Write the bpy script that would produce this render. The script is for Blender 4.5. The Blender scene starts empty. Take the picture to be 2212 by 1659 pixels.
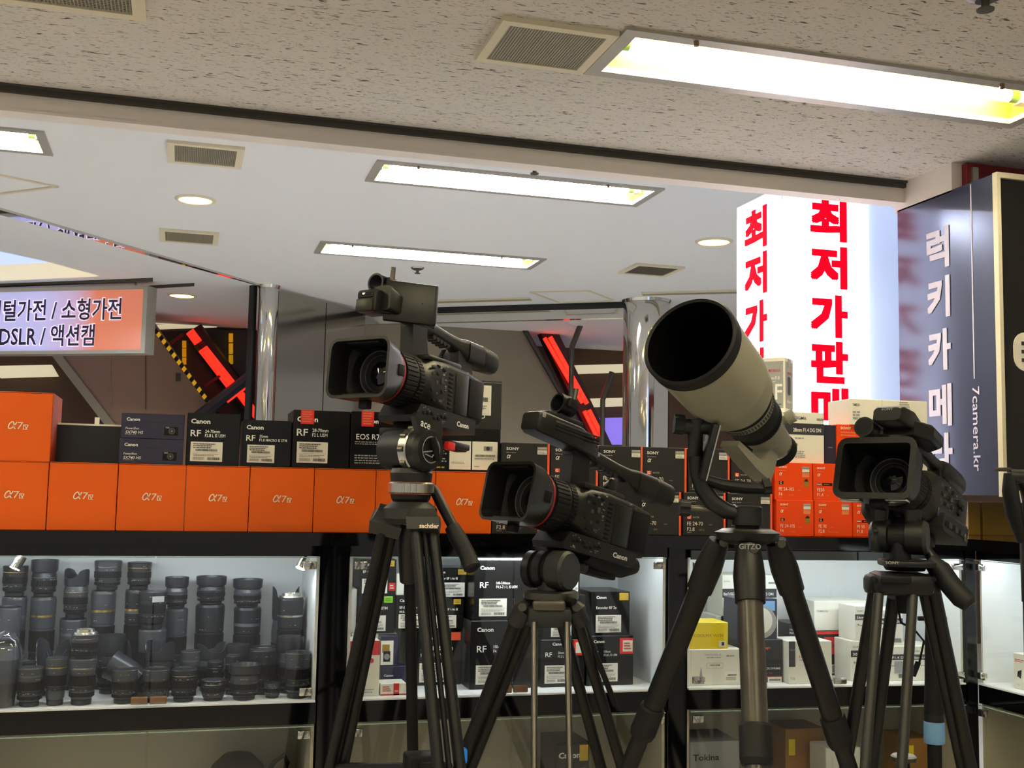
import bpy, bmesh, math, random
from mathutils import Vector as V, Matrix as MX
random.seed(11)
SC = bpy.context.scene
COL = SC.collection
# ---------------------------------------------------------------- camera
W, HH, FPX = 2212.0, 1659.0, 2450.0
ROLL, PITCH, YAW = math.radians(1.09), math.radians(5.43), math.radians(16.1)
CAM = V((0, 0, 1.40))
FW = V((math.sin(YAW) * math.cos(PITCH), math.cos(YAW) * math.cos(PITCH), math.sin(PITCH)))
_r = V((math.cos(YAW), -math.sin(YAW), 0))
RT = _r * math.cos(ROLL) + _r.cross(FW) * math.sin(ROLL)
UP = RT.cross(FW)
cd = bpy.data.cameras.new('camera')
cd.sensor_width = 36.0
cd.sensor_fit = 'HORIZONTAL'
cd.lens = FPX * 36.0 / W
cd.clip_start = 0.05
cam = bpy.data.objects.new('camera', cd)
COL.objects.link(cam)
mw = MX.Identity(4)
for i in range(3):
    mw[i][0], mw[i][1], mw[i][2], mw[i][3] = RT[i], UP[i], -FW[i], CAM[i]
cam.matrix_world = mw
SC.camera = cam
# ---------------------------------------------------------------- world, view
wd = bpy.data.worlds.new('world')
SC.world = wd
wd.use_nodes = True
bg = wd.node_tree.nodes['Background']
bg.inputs[0].default_value = (1.0, 0.965, 0.90, 1)
bg.inputs[1].default_value = 0.36
SC.view_settings.view_transform = 'Standard'
SC.view_settings.look = 'None'
SC.view_settings.exposure = 0.0
SC.view_settings.gamma = 1.0
SC.view_settings.use_curve_mapping = False
for _k, _v in (('max_bounces', 7), ('diffuse_bounces', 4), ('glossy_bounces', 4), ('transparent_max_bounces', 16)): setattr(SC.cycles, _k, _v)
TUBE, TUBE_HALL = 42.0, 150.0          # fluorescent tube strengths, shop and hall
LED = 30.0           # showcase led strength
LIGHTBOX = 2.6       # lit sign strength

# measuring helpers: where a sight line through the reference frame meets a plane of the room
def ray(x, y): return FW + RT * ((x - W / 2) / FPX) - UP * ((y - HH / 2) / FPX)
def pY(x, y, Y): r = ray(x, y); return CAM + r * (Y / r.y)
def pX(x, y, X): r = ray(x, y); return CAM + r * (X / r.x)
def pZ(x, y, Z): r = ray(x, y); return CAM + r * ((Z - CAM.z) / r.z)
def pD(x, y, d): return CAM + ray(x, y) * d
def pL(x, y, L, yl):
    """local coordinates in frame L of the point where the sight line meets the plane local y = yl"""
    p0 = L @ V((0, yl, 0)); n = L.to_3x3() @ V((0, 1, 0)); r = ray(x, y)
    return L.inverted() @ (CAM + r * ((p0 - CAM).dot(n) / r.dot(n)))

# ---------------------------------------------------------------- materials
def lin(c):
    c = c / 255.0
    return c / 12.92 if c <= 0.04045 else ((c + 0.055) / 1.055) ** 2.4
def rgb(c): return (lin(c[0]), lin(c[1]), lin(c[2]), 1)
def mat(name, col, rough=0.5, metal=0.0, spec=0.5, vary=0.06, nscale=60.0, bump=0.0, bscale=200.0, emit=None, es=0.0, coat=0.0):
    m = bpy.data.materials.new(name); m.use_nodes = True
    nt = m.node_tree; b = nt.nodes['Principled BSDF']
    b.inputs['Roughness'].default_value = rough
    b.inputs['Metallic'].default_value = metal
    b.inputs['Specular IOR Level'].default_value = spec
    b.inputs['Coat Weight'].default_value = coat
    tc = nt.nodes.new('ShaderNodeTexCoord')
    n = nt.nodes.new('ShaderNodeTexNoise'); n.inputs['Scale'].default_value = nscale; n.inputs['Detail'].default_value = 3
    nt.links.new(tc.outputs['Object'], n.inputs['Vector'])
    r = nt.nodes.new('ShaderNodeMapRange'); r.inputs['To Min'].default_value = 1 - vary; r.inputs['To Max'].default_value = 1 + vary
    nt.links.new(n.outputs['Fac'], r.inputs['Value'])
    mul = nt.nodes.new('ShaderNodeVectorMath'); mul.operation = 'SCALE'; mul.inputs[0].default_value = rgb(col)[:3]
    nt.links.new(r.outputs['Result'], mul.inputs['Scale'])
    nt.links.new(mul.outputs[0], b.inputs['Base Color'])
    if bump:
        n2 = nt.nodes.new('ShaderNodeTexNoise'); n2.inputs['Scale'].default_value = bscale
        nt.links.new(tc.outputs['Object'], n2.inputs['Vector'])
        bp = nt.nodes.new('ShaderNodeBump'); bp.inputs['Strength'].default_value = bump; bp.inputs['Distance'].default_value = 0.002
        nt.links.new(n2.outputs['Fac'], bp.inputs['Height']); nt.links.new(bp.outputs['Normal'], b.inputs['Normal'])
    if emit:
        b.inputs['Emission Color'].default_value = rgb(emit); b.inputs['Emission Strength'].default_value = es
    return m
def glass_mat(name, tint=(1, 1, 1), refl=1.0):
    m = bpy.data.materials.new(name); m.use_nodes = True
    nt = m.node_tree; nt.nodes.clear()
    o = nt.nodes.new('ShaderNodeOutputMaterial'); mix = nt.nodes.new('ShaderNodeMixShader')
    t = nt.nodes.new('ShaderNodeBsdfTransparent'); t.inputs[0].default_value = (*tint, 1)
    g = nt.nodes.new('ShaderNodeBsdfGlossy'); g.inputs['Roughness'].default_value = 0.02
    ge = nt.nodes.new('ShaderNodeNewGeometry'); dt = nt.nodes.new('ShaderNodeVectorMath'); dt.operation = 'DOT_PRODUCT'
    nt.links.new(ge.outputs['Incoming'], dt.inputs[0]); nt.links.new(ge.outputs['Normal'], dt.inputs[1])
    last = dt.outputs['Value']
    def mth(op, v, inp=None, second=False):
        nonlocal last
        q = nt.nodes.new('ShaderNodeMath'); q.operation = op
        nt.links.new(last, q.inputs[1 if second else 0])
        if v is not None: q.inputs[0 if second else 1].default_value = v
        last = q.outputs[0]
    mth('ABSOLUTE', None); mth('SUBTRACT', 1.0, second=True); mth('POWER', 5.0); mth('MULTIPLY', 0.96 * refl); mth('ADD', 0.035 * refl)
    nt.links.new(last, mix.inputs[0])
    nt.links.new(t.outputs[0], mix.inputs[1]); nt.links.new(g.outputs[0], mix.inputs[2]); nt.links.new(mix.outputs[0], o.inputs[0])
    return m
def tile_mat():
    m = mat('acoustic_tile', (212, 206, 196), 0.9, vary=0.05, nscale=3)
    nt = m.node_tree; b = nt.nodes['Principled BSDF']
    base = b.inputs['Base Color'].links[0].from_socket
    tc = nt.nodes.new('ShaderNodeTexCoord')
    def flecks(sx, sy, lo, hi, off):
        mp = nt.nodes.new('ShaderNodeMapping'); mp.inputs['Scale'].default_value = (sx, sy, 1); mp.inputs['Location'].default_value = (off, off, 0); mp.inputs['Rotation'].default_value = (0, 0, 0.12)
        n = nt.nodes.new('ShaderNodeTexNoise'); n.inputs['Scale'].default_value = 1.0; n.inputs['Detail'].default_value = 2.5; n.inputs['Distortion'].default_value = 0.6
        nt.links.new(tc.outputs['Object'], mp.inputs[0]); nt.links.new(mp.outputs[0], n.inputs['Vector'])
        r = nt.nodes.new('ShaderNodeMapRange'); r.inputs['From Min'].default_value = lo; r.inputs['From Max'].default_value = hi
        nt.links.new(n.outputs['Fac'], r.inputs['Value']); return r.outputs['Result']
    a = flecks(34, 150, 0.635, 0.67, 3.1); c = flecks(85, 230, 0.615, 0.67, 17.7)
    mx = nt.nodes.new('ShaderNodeMath'); mx.operation = 'MAXIMUM'
    h = nt.nodes.new('ShaderNodeMath'); h.operation = 'MULTIPLY'; h.inputs[1].default_value = 0.55
    nt.links.new(c, h.inputs[0]); nt.links.new(a, mx.inputs[0]); nt.links.new(h.outputs[0], mx.inputs[1])
    mix = nt.nodes.new('ShaderNodeMix'); mix.data_type = 'RGBA'
    nt.links.new(mx.outputs[0], mix.inputs['Factor']); nt.links.new(base, mix.inputs['A']); mix.inputs['B'].default_value = rgb((92, 80, 68))
    nt.links.new(mix.outputs['Result'], b.inputs['Base Color'])
    return m
M = {
 'tile': tile_mat(),
 'plaster': mat('white_ceiling_paint', (232, 233, 234), 0.85, vary=0.02, nscale=2),
 'header': mat('header_paint', (236, 228, 220), 0.7, vary=0.03, nscale=4),
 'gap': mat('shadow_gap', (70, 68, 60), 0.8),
 'floor': mat('floor_vinyl', (206, 202, 196), 0.4, vary=0.08, nscale=5),
 'wall': mat('brown_wall', (88, 66, 50), 0.8, vary=0.06, nscale=2),
 'alu': mat('brushed_frame', (176, 172, 163), 0.4, 0.25),
 'cream': mat('cream_plastic', (220, 211, 184), 0.6),
 'grille': mat('grey_grille', (150, 143, 124), 0.6),
 'grille_dark': mat('grille_backing', (98, 93, 80), 0.9),
 'reflector': mat('lamp_reflector', (206, 188, 92), 0.4),
 'tube': mat('fluorescent_tube', (255, 250, 235), 0.4, emit=(255, 248, 232), es=TUBE),
 'tube_hall': mat('fluorescent_tube_hall', (255, 250, 245), 0.4, emit=(238, 244, 255), es=TUBE_HALL),
 'tubecap': mat('tube_cap', (120, 150, 70), 0.4, 0.3),
 'warm': mat('warm_downlight', (255, 240, 200), 0.4, emit=(255, 214, 130), es=6.0),
 'chrome': mat('chrome', (205, 203, 198), 0.06, 1.0, vary=0.02, bump=0.15, bscale=6),
 'steelmirror': mat('mirror_steel', (160, 155, 147), 0.12, 1.0, vary=0.05, nscale=1.5, bump=0.5, bscale=3),
 'mirror': mat('mirror', (215, 215, 222), 0.02, 1.0, vary=0.0),
 'black_gloss': mat('black_gloss', (7, 7, 8), 0.06, vary=0.1),
 'black_satin': mat('black_satin', (16, 16, 17), 0.3),
 'fascia': mat('fascia_ceiling_sheen', (52, 56, 62), 0.12),  # black gloss fascia, ceiling reflection put into the base colour
 'white_panel': mat('white_laminate', (224, 226, 224), 0.45, vary=0.03, nscale=3),
 'olive_panel': mat('aged_laminate', (196, 190, 166), 0.5, vary=0.05, nscale=3),
 'glass': glass_mat('clear_glass', (0.985, 0.995, 0.99)),
 'glass_edge': mat('glass_edge', (150, 176, 166), 0.2),
 'clip': mat('clip_chrome', (210, 208, 200), 0.15, 1.0),
 'bronze': mat('bronze_handle', (140, 112, 88), 0.3, 0.8),
 'led': mat('led_strip', (255, 255, 255), 0.4, emit=(236, 246, 255), es=LED),
 'spot': mat('spot_bulb', (255, 255, 255), 0.4, emit=(240, 246, 255), es=150.0),
 'lit_white': mat('lightbox_face', (250, 250, 255), 0.9, spec=0.05, vary=0.0, emit=(246, 249, 255), es=LIGHTBOX),
 'lit_red': mat('lightbox_red', (225, 10, 35), 0.9, spec=0.05, emit=(236, 0, 30), es=1.0),
 'lit_soft': mat('lightbox_and_wall_glow', (214, 226, 250), 0.4, vary=0.03, nscale=3, emit=(180, 204, 250), es=0.75),  # also gives the wall beside the column its put-in glow
 'orange': mat('orange_card', (226, 94, 12), 0.4, spec=0.3, vary=0.04, nscale=7),
 'orange_red': mat('orange_red_card', (232, 72, 16), 0.4, spec=0.25, vary=0.05, nscale=7),
 'orange_dark': mat('dark_orange_card', (150, 50, 30), 0.5),
 'orange_edge': mat('orange_edge', (235, 92, 50), 0.4),
 'orange_pale': mat('pale_orange_print', (232, 128, 80), 0.4),
 'ink_cream': mat('cream_ink', (244, 226, 200), 0.4),
 'ink_white': mat('white_ink', (240, 238, 230), 0.4),
 'ink_grey': mat('grey_ink', (140, 140, 138), 0.4),
 'ink_dark': mat('dark_ink', (52, 52, 54), 0.4),
 'ink_red': mat('red_ink', (196, 40, 44), 0.4),
 'black_card': mat('black_card', (17, 16, 15), 0.25, spec=0.4, vary=0.15, nscale=9),
 'charcoal_card': mat('charcoal_card', (41, 40, 39), 0.4, spec=0.35, vary=0.08, nscale=9),
 'navy_card': mat('navy_card', (38, 36, 62), 0.4, vary=0.15, nscale=12),
 'white_card': mat('white_card', (226, 224, 210), 0.45, vary=0.03, nscale=9),
 'grey_card': mat('grey_card', (150, 152, 152), 0.45, vary=0.03, nscale=9),
 'silver_card': mat('silver_card', (160, 158, 152), 0.35, 0.0),
 'yellow_card': mat('yellow_card', (236, 208, 30), 0.4, vary=0.03, nscale=9),
 'ochre_card': mat('ochre_card', (152, 116, 30), 0.45, vary=0.06, nscale=9),
 'gold_card': mat('gold_card', (150, 104, 40), 0.45, vary=0.06, nscale=9),
 'sticker': mat('white_sticker', (236, 232, 216), 0.5, vary=0.02),
 'gold_sticker': mat('gold_sticker', (214, 178, 60), 0.3, 0.2),
 'green_sticker': mat('green_sticker', (120, 210, 40), 0.4),
 'red_tape': mat('red_tape', (222, 40, 40), 0.4),
 'blue_tape': mat('blue_tape', (30, 130, 220), 0.4, emit=(20, 120, 230), es=0.15),
 'cam_black': mat('camera_black', (16, 16, 14), 0.42, spec=0.45, vary=0.1, nscale=40, bump=0.12, bscale=900),
 'cam_olive': mat('camera_body', (26, 26, 20), 0.38, spec=0.45, vary=0.08, nscale=40, bump=0.12, bscale=900),
 'cam_dark': mat('camera_dark', (8, 8, 8), 0.6, spec=0.3),
 'rubber': mat('rubber', (14, 14, 14), 0.6, spec=0.35),
 'void': mat('flocked_black', (4, 4, 4), 1.0, spec=0.05),
 'rubber_grey': mat('rubber_grey', (58, 58, 58), 0.65),
 'red_ring': mat('red_ring', (150, 24, 30), 0.4),
 'gold_ring': mat('gold_ring', (214, 176, 100), 0.25, 0.8),
 'silver': mat('silver_metal', (200, 196, 186), 0.25, 0.9),
 'gunmetal': mat('gunmetal', (88, 85, 76), 0.35, 0.7),
 'steel_tube': mat('steel_tube', (96, 93, 86), 0.3, 0.85),
 'lensglass': mat('lens_glass', (10, 10, 16), 0.04, coat=0.6),
 'white_lens': mat('white_lens_paint', (140, 137, 118), 0.42, vary=0.03, nscale=8),
 'carbon': mat('carbon_tube', (64, 60, 53), 0.3, 0.2, vary=0.3, nscale=45),
 'tripod': mat('tripod_black', (14, 14, 13), 0.45, spec=0.35, vary=0.12),
 'tripod_grey': mat('tripod_grey', (34, 34, 30), 0.5, vary=0.12),
 'lens_black': mat('lens_black', (64, 66, 72), 0.3, vary=0.12),
 'lens_dark': mat('lens_dark', (34, 35, 39), 0.36, vary=0.12),
 'lens_grey': mat('lens_grey', (92, 94, 100), 0.45, vary=0.1),
 'hood_black': mat('hood_black', (48, 49, 54), 0.28, vary=0.1),
 'case_black': mat('case_black', (22, 24, 31), 0.35),
 'navy_sign': mat('navy_sign_face', (92, 98, 124), 0.2, 0.55, vary=0.05, nscale=3),
 'pale_letter': mat('pale_letter', (224, 218, 236), 0.35),
 'black_sign': mat('black_sign_face', (26, 26, 26), 0.35),
 'redpaint': mat('dark_red_paint', (132, 26, 34), 0.5),
 'neon': mat('red_neon', (255, 60, 40), 0.4, emit=(255, 32, 18), es=2.4),
 'neon_case': mat('neon_case', (40, 24, 26), 0.4),
 'esc_grey': mat('escalator_panel', (140, 130, 112), 0.5, vary=0.05, nscale=2),
 'esc_brown': mat('escalator_side', (132, 104, 88), 0.55, vary=0.06, nscale=2),
 'esc_dark': mat('escalator_dark', (40, 42, 40), 0.5),
 'glow_cream': mat('lit_slot', (226, 218, 190), 0.5, emit=(240, 228, 188), es=0.55),
 'glow_violet': mat('violet_sign', (150, 130, 230), 0.5, emit=(140, 120, 240), es=0.8),
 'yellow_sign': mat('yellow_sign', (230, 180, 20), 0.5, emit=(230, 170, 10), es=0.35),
 'bar_navy': mat('navy_bar', (40, 38, 58), 0.4),
 'plastic_wrap': glass_mat('plastic_wrap', (0.9, 0.92, 0.95), 3.0),
}
def sign_face_mat():
    m = mat('hanging_sign_face', (255, 255, 255), 0.25, vary=0.0)
    nt = m.node_tree; b = nt.nodes['Principled BSDF']
    tc = nt.nodes.new('ShaderNodeTexCoord'); sp = nt.nodes.new('ShaderNodeSeparateXYZ'); nt.links.new(tc.outputs['Object'], sp.inputs[0])
    r = nt.nodes.new('ShaderNodeMapRange'); r.inputs['From Min'].default_value = 1.0; r.inputs['From Max'].default_value = 1.62
    nt.links.new(sp.outputs[0], r.inputs[0])
    cr = nt.nodes.new('ShaderNodeValToRGB'); e = cr.color_ramp.elements
    e[0].color = rgb((196, 196, 250)); e[0].position = 0.0; e[1].color = rgb((222, 130, 102)); e[1].position = 0.62
    x = e.new(0.38); x.color = rgb((206, 176, 214))
    nt.links.new(r.outputs[0], cr.inputs[0]); nt.links.new(cr.outputs[0], b.inputs['Base Color'])
    nt.links.new(cr.outputs[0], b.inputs['Emission Color']); b.inputs['Emission Strength'].default_value = 0.42
    return m
M['pale_blue'] = mat('pale_blue', (120, 168, 214), 0.35)
M['sign_face'] = sign_face_mat()
M['sign_halo'] = mat('sign_halo', (236, 224, 250), 0.4, emit=(236, 224, 250), es=0.7)
M['sign_ink'] = mat('sign_ink', (40, 34, 70), 0.4)
# ---------------------------------------------------------------- mesh builder
RM = {}
_bev = {}
def bev_box(sx, sy, sz, bev, seg=2):
    k = (round(sx, 4), round(sy, 4), round(sz, 4), round(bev, 5), seg)
    if k not in _bev:
        bm = bmesh.new(); bmesh.ops.create_cube(bm, size=1.0)
        for v in bm.verts: v.co = V((v.co.x * sx, v.co.y * sy, v.co.z * sz))
        bmesh.ops.bevel(bm, geom=list(bm.edges), offset=min(bev, 0.49 * min(sx, sy, sz)), segments=seg, profile=0.5, affect='EDGES')
        bm.verts.index_update()
        _bev[k] = ([v.co.copy() for v in bm.verts], [[v.index for v in f.verts] for f in bm.faces]); bm.free()
    return _bev[k]
_txt = {}
def text_geo(s, bold=0.0, shear=0.0):
    k = (s, bold, shear)
    if k not in _txt:
        c = bpy.data.curves.new('lettering', 'FONT'); c.body = s; c.size = 1.0; c.offset = bold; c.shear = shear; c.resolution_u = 2
        c.fill_mode = 'FRONT' if hasattr(c, 'fill_mode') else c.fill_mode
        o = bpy.data.objects.new('lettering', c); COL.objects.link(o)
        dg = bpy.context.evaluated_depsgraph_get(); dg.update()
        me = o.evaluated_get(dg).to_mesh()
        vs = [v.co.copy() for v in me.vertices]; fs = [list(p.vertices) for p in me.polygons if p.normal.z > 0.1]
        used = sorted({i for f in fs for i in f}); mp = {a: b for b, a in enumerate(used)}
        vs = [vs[i] for i in used]; fs = [[mp[i] for i in f] for f in fs]
        o.evaluated_get(dg).to_mesh_clear(); bpy.data.objects.remove(o); bpy.data.curves.remove(c)
        _txt[k] = (vs, fs)
    return _txt[k]
def frame_of(o, ux, uy):
    ux = V(ux).normalized(); uz = ux.cross(V(uy)).normalized(); uy = uz.cross(ux)
    m = MX.Identity(4)
    for i in range(3): m[i][0], m[i][1], m[i][2], m[i][3] = ux[i], uy[i], uz[i], o[i]
    return m
def axis_frame(a, d, hint=(0, 0, 1)):
    """frame with local z along d at a"""
    d = V(d).normalized(); h = V(hint)
    if abs(d.dot(h.normalized())) > 0.97: h = V((1, 0, 0)) if abs(d.x) < 0.9 else V((0, 1, 0))
    x = h.cross(d).normalized(); y = d.cross(x)
    m = MX.Identity(4)
    for i in range(3): m[i][0], m[i][1], m[i][2], m[i][3] = x[i], y[i], d[i], a[i]
    return m
class MB:
    def __init__(s): s.v = []; s.f = []; s.mi = []; s.ms = []
    def m(s, name):
        if name not in s.ms: s.ms.append(name)
        return s.ms.index(name)
    def add(s, vs, fs, mt, T=None):
        b = len(s.v); k = s.m(mt)
        s.v += [T @ V(v) for v in vs] if T is not None else [V(v) for v in vs]
        for f in fs: s.f.append([i + b for i in f]); s.mi.append(k)
        return s
    def box(s, c, d, mt, T=None, bev=0.0, rot=None, seg=2):
        L = MX.Translation(V(c))
        if rot is not None: L = L @ rot
        if T is not None: L = T @ L
        if bev: vs, fs = bev_box(d[0], d[1], d[2], bev, seg)
        else:
            x, y, z = d[0] / 2, d[1] / 2, d[2] / 2
            vs = [(-x, -y, -z), (x, -y, -z), (x, y, -z), (-x, y, -z), (-x, -y, z), (x, -y, z), (x, y, z), (-x, y, z)]
            fs = [(3, 2, 1, 0), (4, 5, 6, 7), (0, 1, 5, 4), (1, 2, 6, 5), (2, 3, 7, 6), (3, 0, 4, 7)]
        return s.add(vs, fs, mt, L)
    def bb(s, a, b, mt, T=None, bev=0.0):
        return s.box([(a[i] + b[i]) / 2 for i in range(3)], [abs(b[i] - a[i]) for i in range(3)], mt, T, bev)
    def lathe(s, prof, T, n=32, cap0=True, cap1=True, star=None):
        """prof: [(t, r, mat)]; mat colours the band up to the next entry; along local z of T"""
        rings = []
        for (t, r, mt) in prof:
            ring = []
            for i in range(n):
                a = 2 * math.pi * i / n
                rr = r
                ring.append(V((rr * math.cos(a), rr * math.sin(a), t)))
            rings.append(ring)
        for j in range(len(prof) - 1):
            vs = rings[j] + rings[j + 1]
            s.add(vs, [(i, (i + 1) % n, n + (i + 1) % n, n + i) for i in range(n)], prof[j][2], T)
        if cap0 and prof[0][1] > 1e-5: s.add(rings[0], [tuple(reversed(range(n)))], prof[0][2], T)
        if cap1 and prof[-1][1] > 1e-5: s.add(rings[-1], [tuple(range(n))], prof[-1][2], T)
        return s
    def ribs(s, t0, t1, r, dr, n, mt, T, duty=0.55):
        """a ribbed grip ring"""
        vs = []; fs = []
        for i in range(n):
            for k, (f, rr) in enumerate(((0, r), (0.12, r + dr), (duty, r + dr), (duty + 0.12, r))):
                a = 2 * math.pi * (i + f) / n
                vs += [(rr * math.cos(a), rr * math.sin(a), t0), (rr * math.cos(a), rr * math.sin(a), t1)]
        N = n * 4
        for i in range(N):
            j = (i + 1) % N
            fs.append((2 * i, 2 * j, 2 * j + 1, 2 * i + 1))
        fs.append([2 * i for i in reversed(range(N))]); fs.append([2 * i + 1 for i in range(N)])
        return s.add(vs, fs, mt, T)
    def cyl(s, a, b, r, mt, r2=None, n=16, T=None):
        a = V(a); b = V(b); L = axis_frame(a, b - a)
        if T is not None: L = T @ L
        h = (b - a).length
        return s.lathe([(0, r, mt), (h, r if r2 is None else r2, mt)], L, n)
    def tube(s, pts, r, mt, n=10, T=None, flat=1.0):
        pts = [V(p) for p in pts]; rings = []; up = V((0, 0, 1)); vs = []
        for i, p in enumerate(pts):
            d = (pts[min(i + 1, len(pts) - 1)] - pts[max(i - 1, 0)]).normalized()
            x = d.cross(up)
            if x.length < 0.05: x = d.cross(V((0, 1, 0)))
            x.normalize(); y = x.cross(d)
            rr = r[i] if isinstance(r, (list, tuple)) else r
            vs += [p + x * (rr * math.cos(2 * math.pi * k / n)) + y * (rr * flat * math.sin(2 * math.pi * k / n)) for k in range(n)]
        fs = []
        for i in range(len(pts) - 1):
            fs += [(i * n + k, i * n + (k + 1) % n, (i + 1) * n + (k + 1) % n, (i + 1) * n + k) for k in range(n)]
        fs.append(tuple(reversed(range(n)))); fs.append(tuple(range((len(pts) - 1) * n, len(pts) * n)))
        return s.add(vs, fs, mt, T)
    def loft(s, rings, mt, T=None, cap0=True, cap1=True):
        n = len(rings[0]); vs = [p for r in rings for p in r]; fs = []
        for i in range(len(rings) - 1):
            fs += [(i * n + k, i * n + (k + 1) % n, (i + 1) * n + (k + 1) % n, (i + 1) * n + k) for k in range(n)]
        if cap0: fs.append(tuple(reversed(range(n))))
        if cap1: fs.append(tuple(range((len(rings) - 1) * n, len(rings) * n)))
        return s.add(vs, fs, mt, T)
    def prism(s, poly, a, b, mt, T=None):
        """poly in local xy extruded from z=a to z=b"""
        return s.loft([[V((p[0], p[1], a)) for p in poly], [V((p[0], p[1], b)) for p in poly]], mt, T)
    def quad(s, p, mt, T=None): return s.add(p, [tuple(range(len(p)))], mt, T)
    def text(s, t, T, size, mt, align='L', bold=0.0, shear=0.0, sx=1.0, box=None):
        vs, fs = text_geo(t, bold, shear)
        if not vs: return s
        x0 = min(v.x for v in vs); x1 = max(v.x for v in vs)
        k = size * sx
        if box: k = box / max(x1 - x0, 1e-6)
        off = -x0 * k if align == 'L' else (-(x0 + x1) / 2 * k if align == 'C' else -x1 * k)
        return s.add([V((v.x * k + off, v.y * size, 0)) for v in vs], fs, mt, T)
    def fat(s, t, T, size, mt, align='C', r=0.03, box=None):
        """heavy lettering: the same outline laid down around a small circle"""
        for i in range(9):
            ax, ay = (i % 3 - 1) * r * size, (i // 3 - 1) * r * size
            s.text(t, T @ MX.Translation(V((ax, ay, 0.00005 * i))), size, mt, align, box=box)
        return s
    def ribbon(s, pts, w, mt, T):
        P = [V(p) for p in pts]; q = []
        for i, p in enumerate(P):
            d = (P[min(i + 1, len(P) - 1)] - P[max(i - 1, 0)]).normalized(); n = V((-d.y, d.x, 0)) * w / 2
            q += [p - n, p + n]
        return s.add(q, [(2 * i, 2 * i + 2, 2 * i + 3, 2 * i + 1) for i in range(len(P) - 1)], mt, T)
    def alpha(s, T, w, h, mt, sw=0.15):
        K = [(1.0, .97), (.90, .72), (.78, .48), (.62, .24), (.44, .07), (.26, .02), (.11, .12), (.04, .33), (.09, .62), (.22, .86), (.40, .98), (.56, .92), (.66, .72), (.73, .46), (.80, .2), (.90, .05), (1.02, .04)]
        return s.ribbon([V(((x + .18 * y) * w, y * h, 0)) for x, y in K], sw * h, mt, T)
    def build(s, name, parent=None, world=False, label=None, cat=None, group=None, kind=None, loc=None, sharp=35, T=None):
        me = bpy.data.meshes.new(name)
        vs = s.v
        inv = None
        if parent is not None and world: inv = RM[parent.name].inverted()
        elif parent is None and loc is not None and world: inv = MX.Translation(-V(loc))
        if inv is not None: vs = [inv @ v for v in vs]
        me.from_pydata([tuple(v) for v in vs], [], s.f)
        for n in s.ms: me.materials.append(M[n])
        me.polygons.foreach_set('material_index', s.mi)
        me.polygons.foreach_set('use_smooth', [True] * len(s.f))
        me.update()
        me.set_sharp_from_angle(angle=math.radians(sharp))
        o = bpy.data.objects.new(name, me); COL.objects.link(o)
        if parent is not None: o.parent = parent
        if loc is not None: o.location = loc
        if T is not None: o.matrix_world = T
        RM[o.name] = (RM[parent.name] if parent is not None else MX.Identity(4)) @ (T if T is not None else MX.Translation(V(loc) if loc is not None else V((0, 0, 0))))
        tag(o, label, cat, group, kind)
        return o
def tag(o, label=None, cat=None, group=None, kind=None):
    if label: o['label'] = label
    if cat: o['category'] = cat
    if group: o['group'] = group
    if kind: o['kind'] = kind
    return o
def root(name, label, cat, T, group=None, kind=None):
    o = bpy.data.objects.new(name, None); COL.objects.link(o); o.empty_display_size = 0.05
    if not isinstance(T, MX): T = MX.Translation(V(T))
    o.matrix_world = T; RM[o.name] = T.copy()
    return tag(o, label, cat, group, kind)
def rrect(cy, cz, w, h, r, x, n=6):
    """rounded rectangle ring in the yz plane at x"""
    r = min(r, w / 2 - 1e-5, h / 2 - 1e-5); out = []
    for qx, qy, a0 in ((1, 1, 0), (-1, 1, 90), (-1, -1, 180), (1, -1, 270)):
        for i in range(n):
            a = math.radians(a0 + 90.0 * i / (n - 1))
            out.append(V((x, cy + qx * (w / 2 - r) + r * math.cos(a), cz + qy * (h / 2 - r) + r * math.sin(a))))
    return out
RX, RY, RZ = (lambda a: MX.Rotation(math.radians(a), 4, 'X')), (lambda a: MX.Rotation(math.radians(a), 4, 'Y')), (lambda a: MX.Rotation(math.radians(a), 4, 'Z'))
def structure(mb, name, label=None, cat=None, **k): return mb.build(name, label=label, cat=cat, kind='structure', **k)
# ---------------------------------------------------------------- room shell
ZT, ZH, YB = 2.42, 2.70, 3.10          # tile ceiling, hall ceiling, header line
FX1, FX2, FX3, FX4 = (0.905, 2.12, 2.25, 2.51), (0.70, 1.91, 4.38, 4.67), (0.66, 1.89, 5.95, 6.24), (-1.78, -0.558, 4.44, 4.73)
SHOP_FILL = [(-1.6, -0.35, 0.9, 1.15), (0.3, 1.55, 0.9, 1.15), (-1.6, -0.35, -0.4, -0.15), (0.3, 1.55, -0.4, -0.15), (-1.9, -0.7, 2.25, 2.51)]  # unseen shop fixtures, added to light the carton fronts
HALL_FILL = [(2.9, 4.1, 5.2, 5.49), (-3.0, -1.8, 5.95, 6.24)]  # unseen hall fixtures, added to brighten the white ceiling
def holed(x0, x1, y0, y1, holes):
    xs = sorted({x0, x1} | {h[0] for h in holes} | {h[1] for h in holes}); ys = sorted({y0, y1} | {h[2] for h in holes} | {h[3] for h in holes})
    for i in range(len(xs) - 1):
        for j in range(len(ys) - 1):
            cx, cy = (xs[i] + xs[i + 1]) / 2, (ys[j] + ys[j + 1]) / 2
            if not any(h[0] < cx < h[1] and h[2] < cy < h[3] for h in holes): yield xs[i], xs[i + 1], ys[j], ys[j + 1]
mb = MB()
for a, b, c, d in holed(-4, 4.2, -3, YB - 0.012, [FX1] + SHOP_FILL): mb.bb((a, c, ZT), (b, d, ZT + 0.02), 'tile')
structure(mb, 'ceiling', 'speckled acoustic tile ceiling over the shop')
mb = MB()
for a, b, c, d in holed(-4.2, 6, YB + 0.05, 9.6, [FX2, FX3, FX4] + HALL_FILL): mb.bb((a, c, ZH), (b, d, ZH + 0.02), 'plaster')
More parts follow.
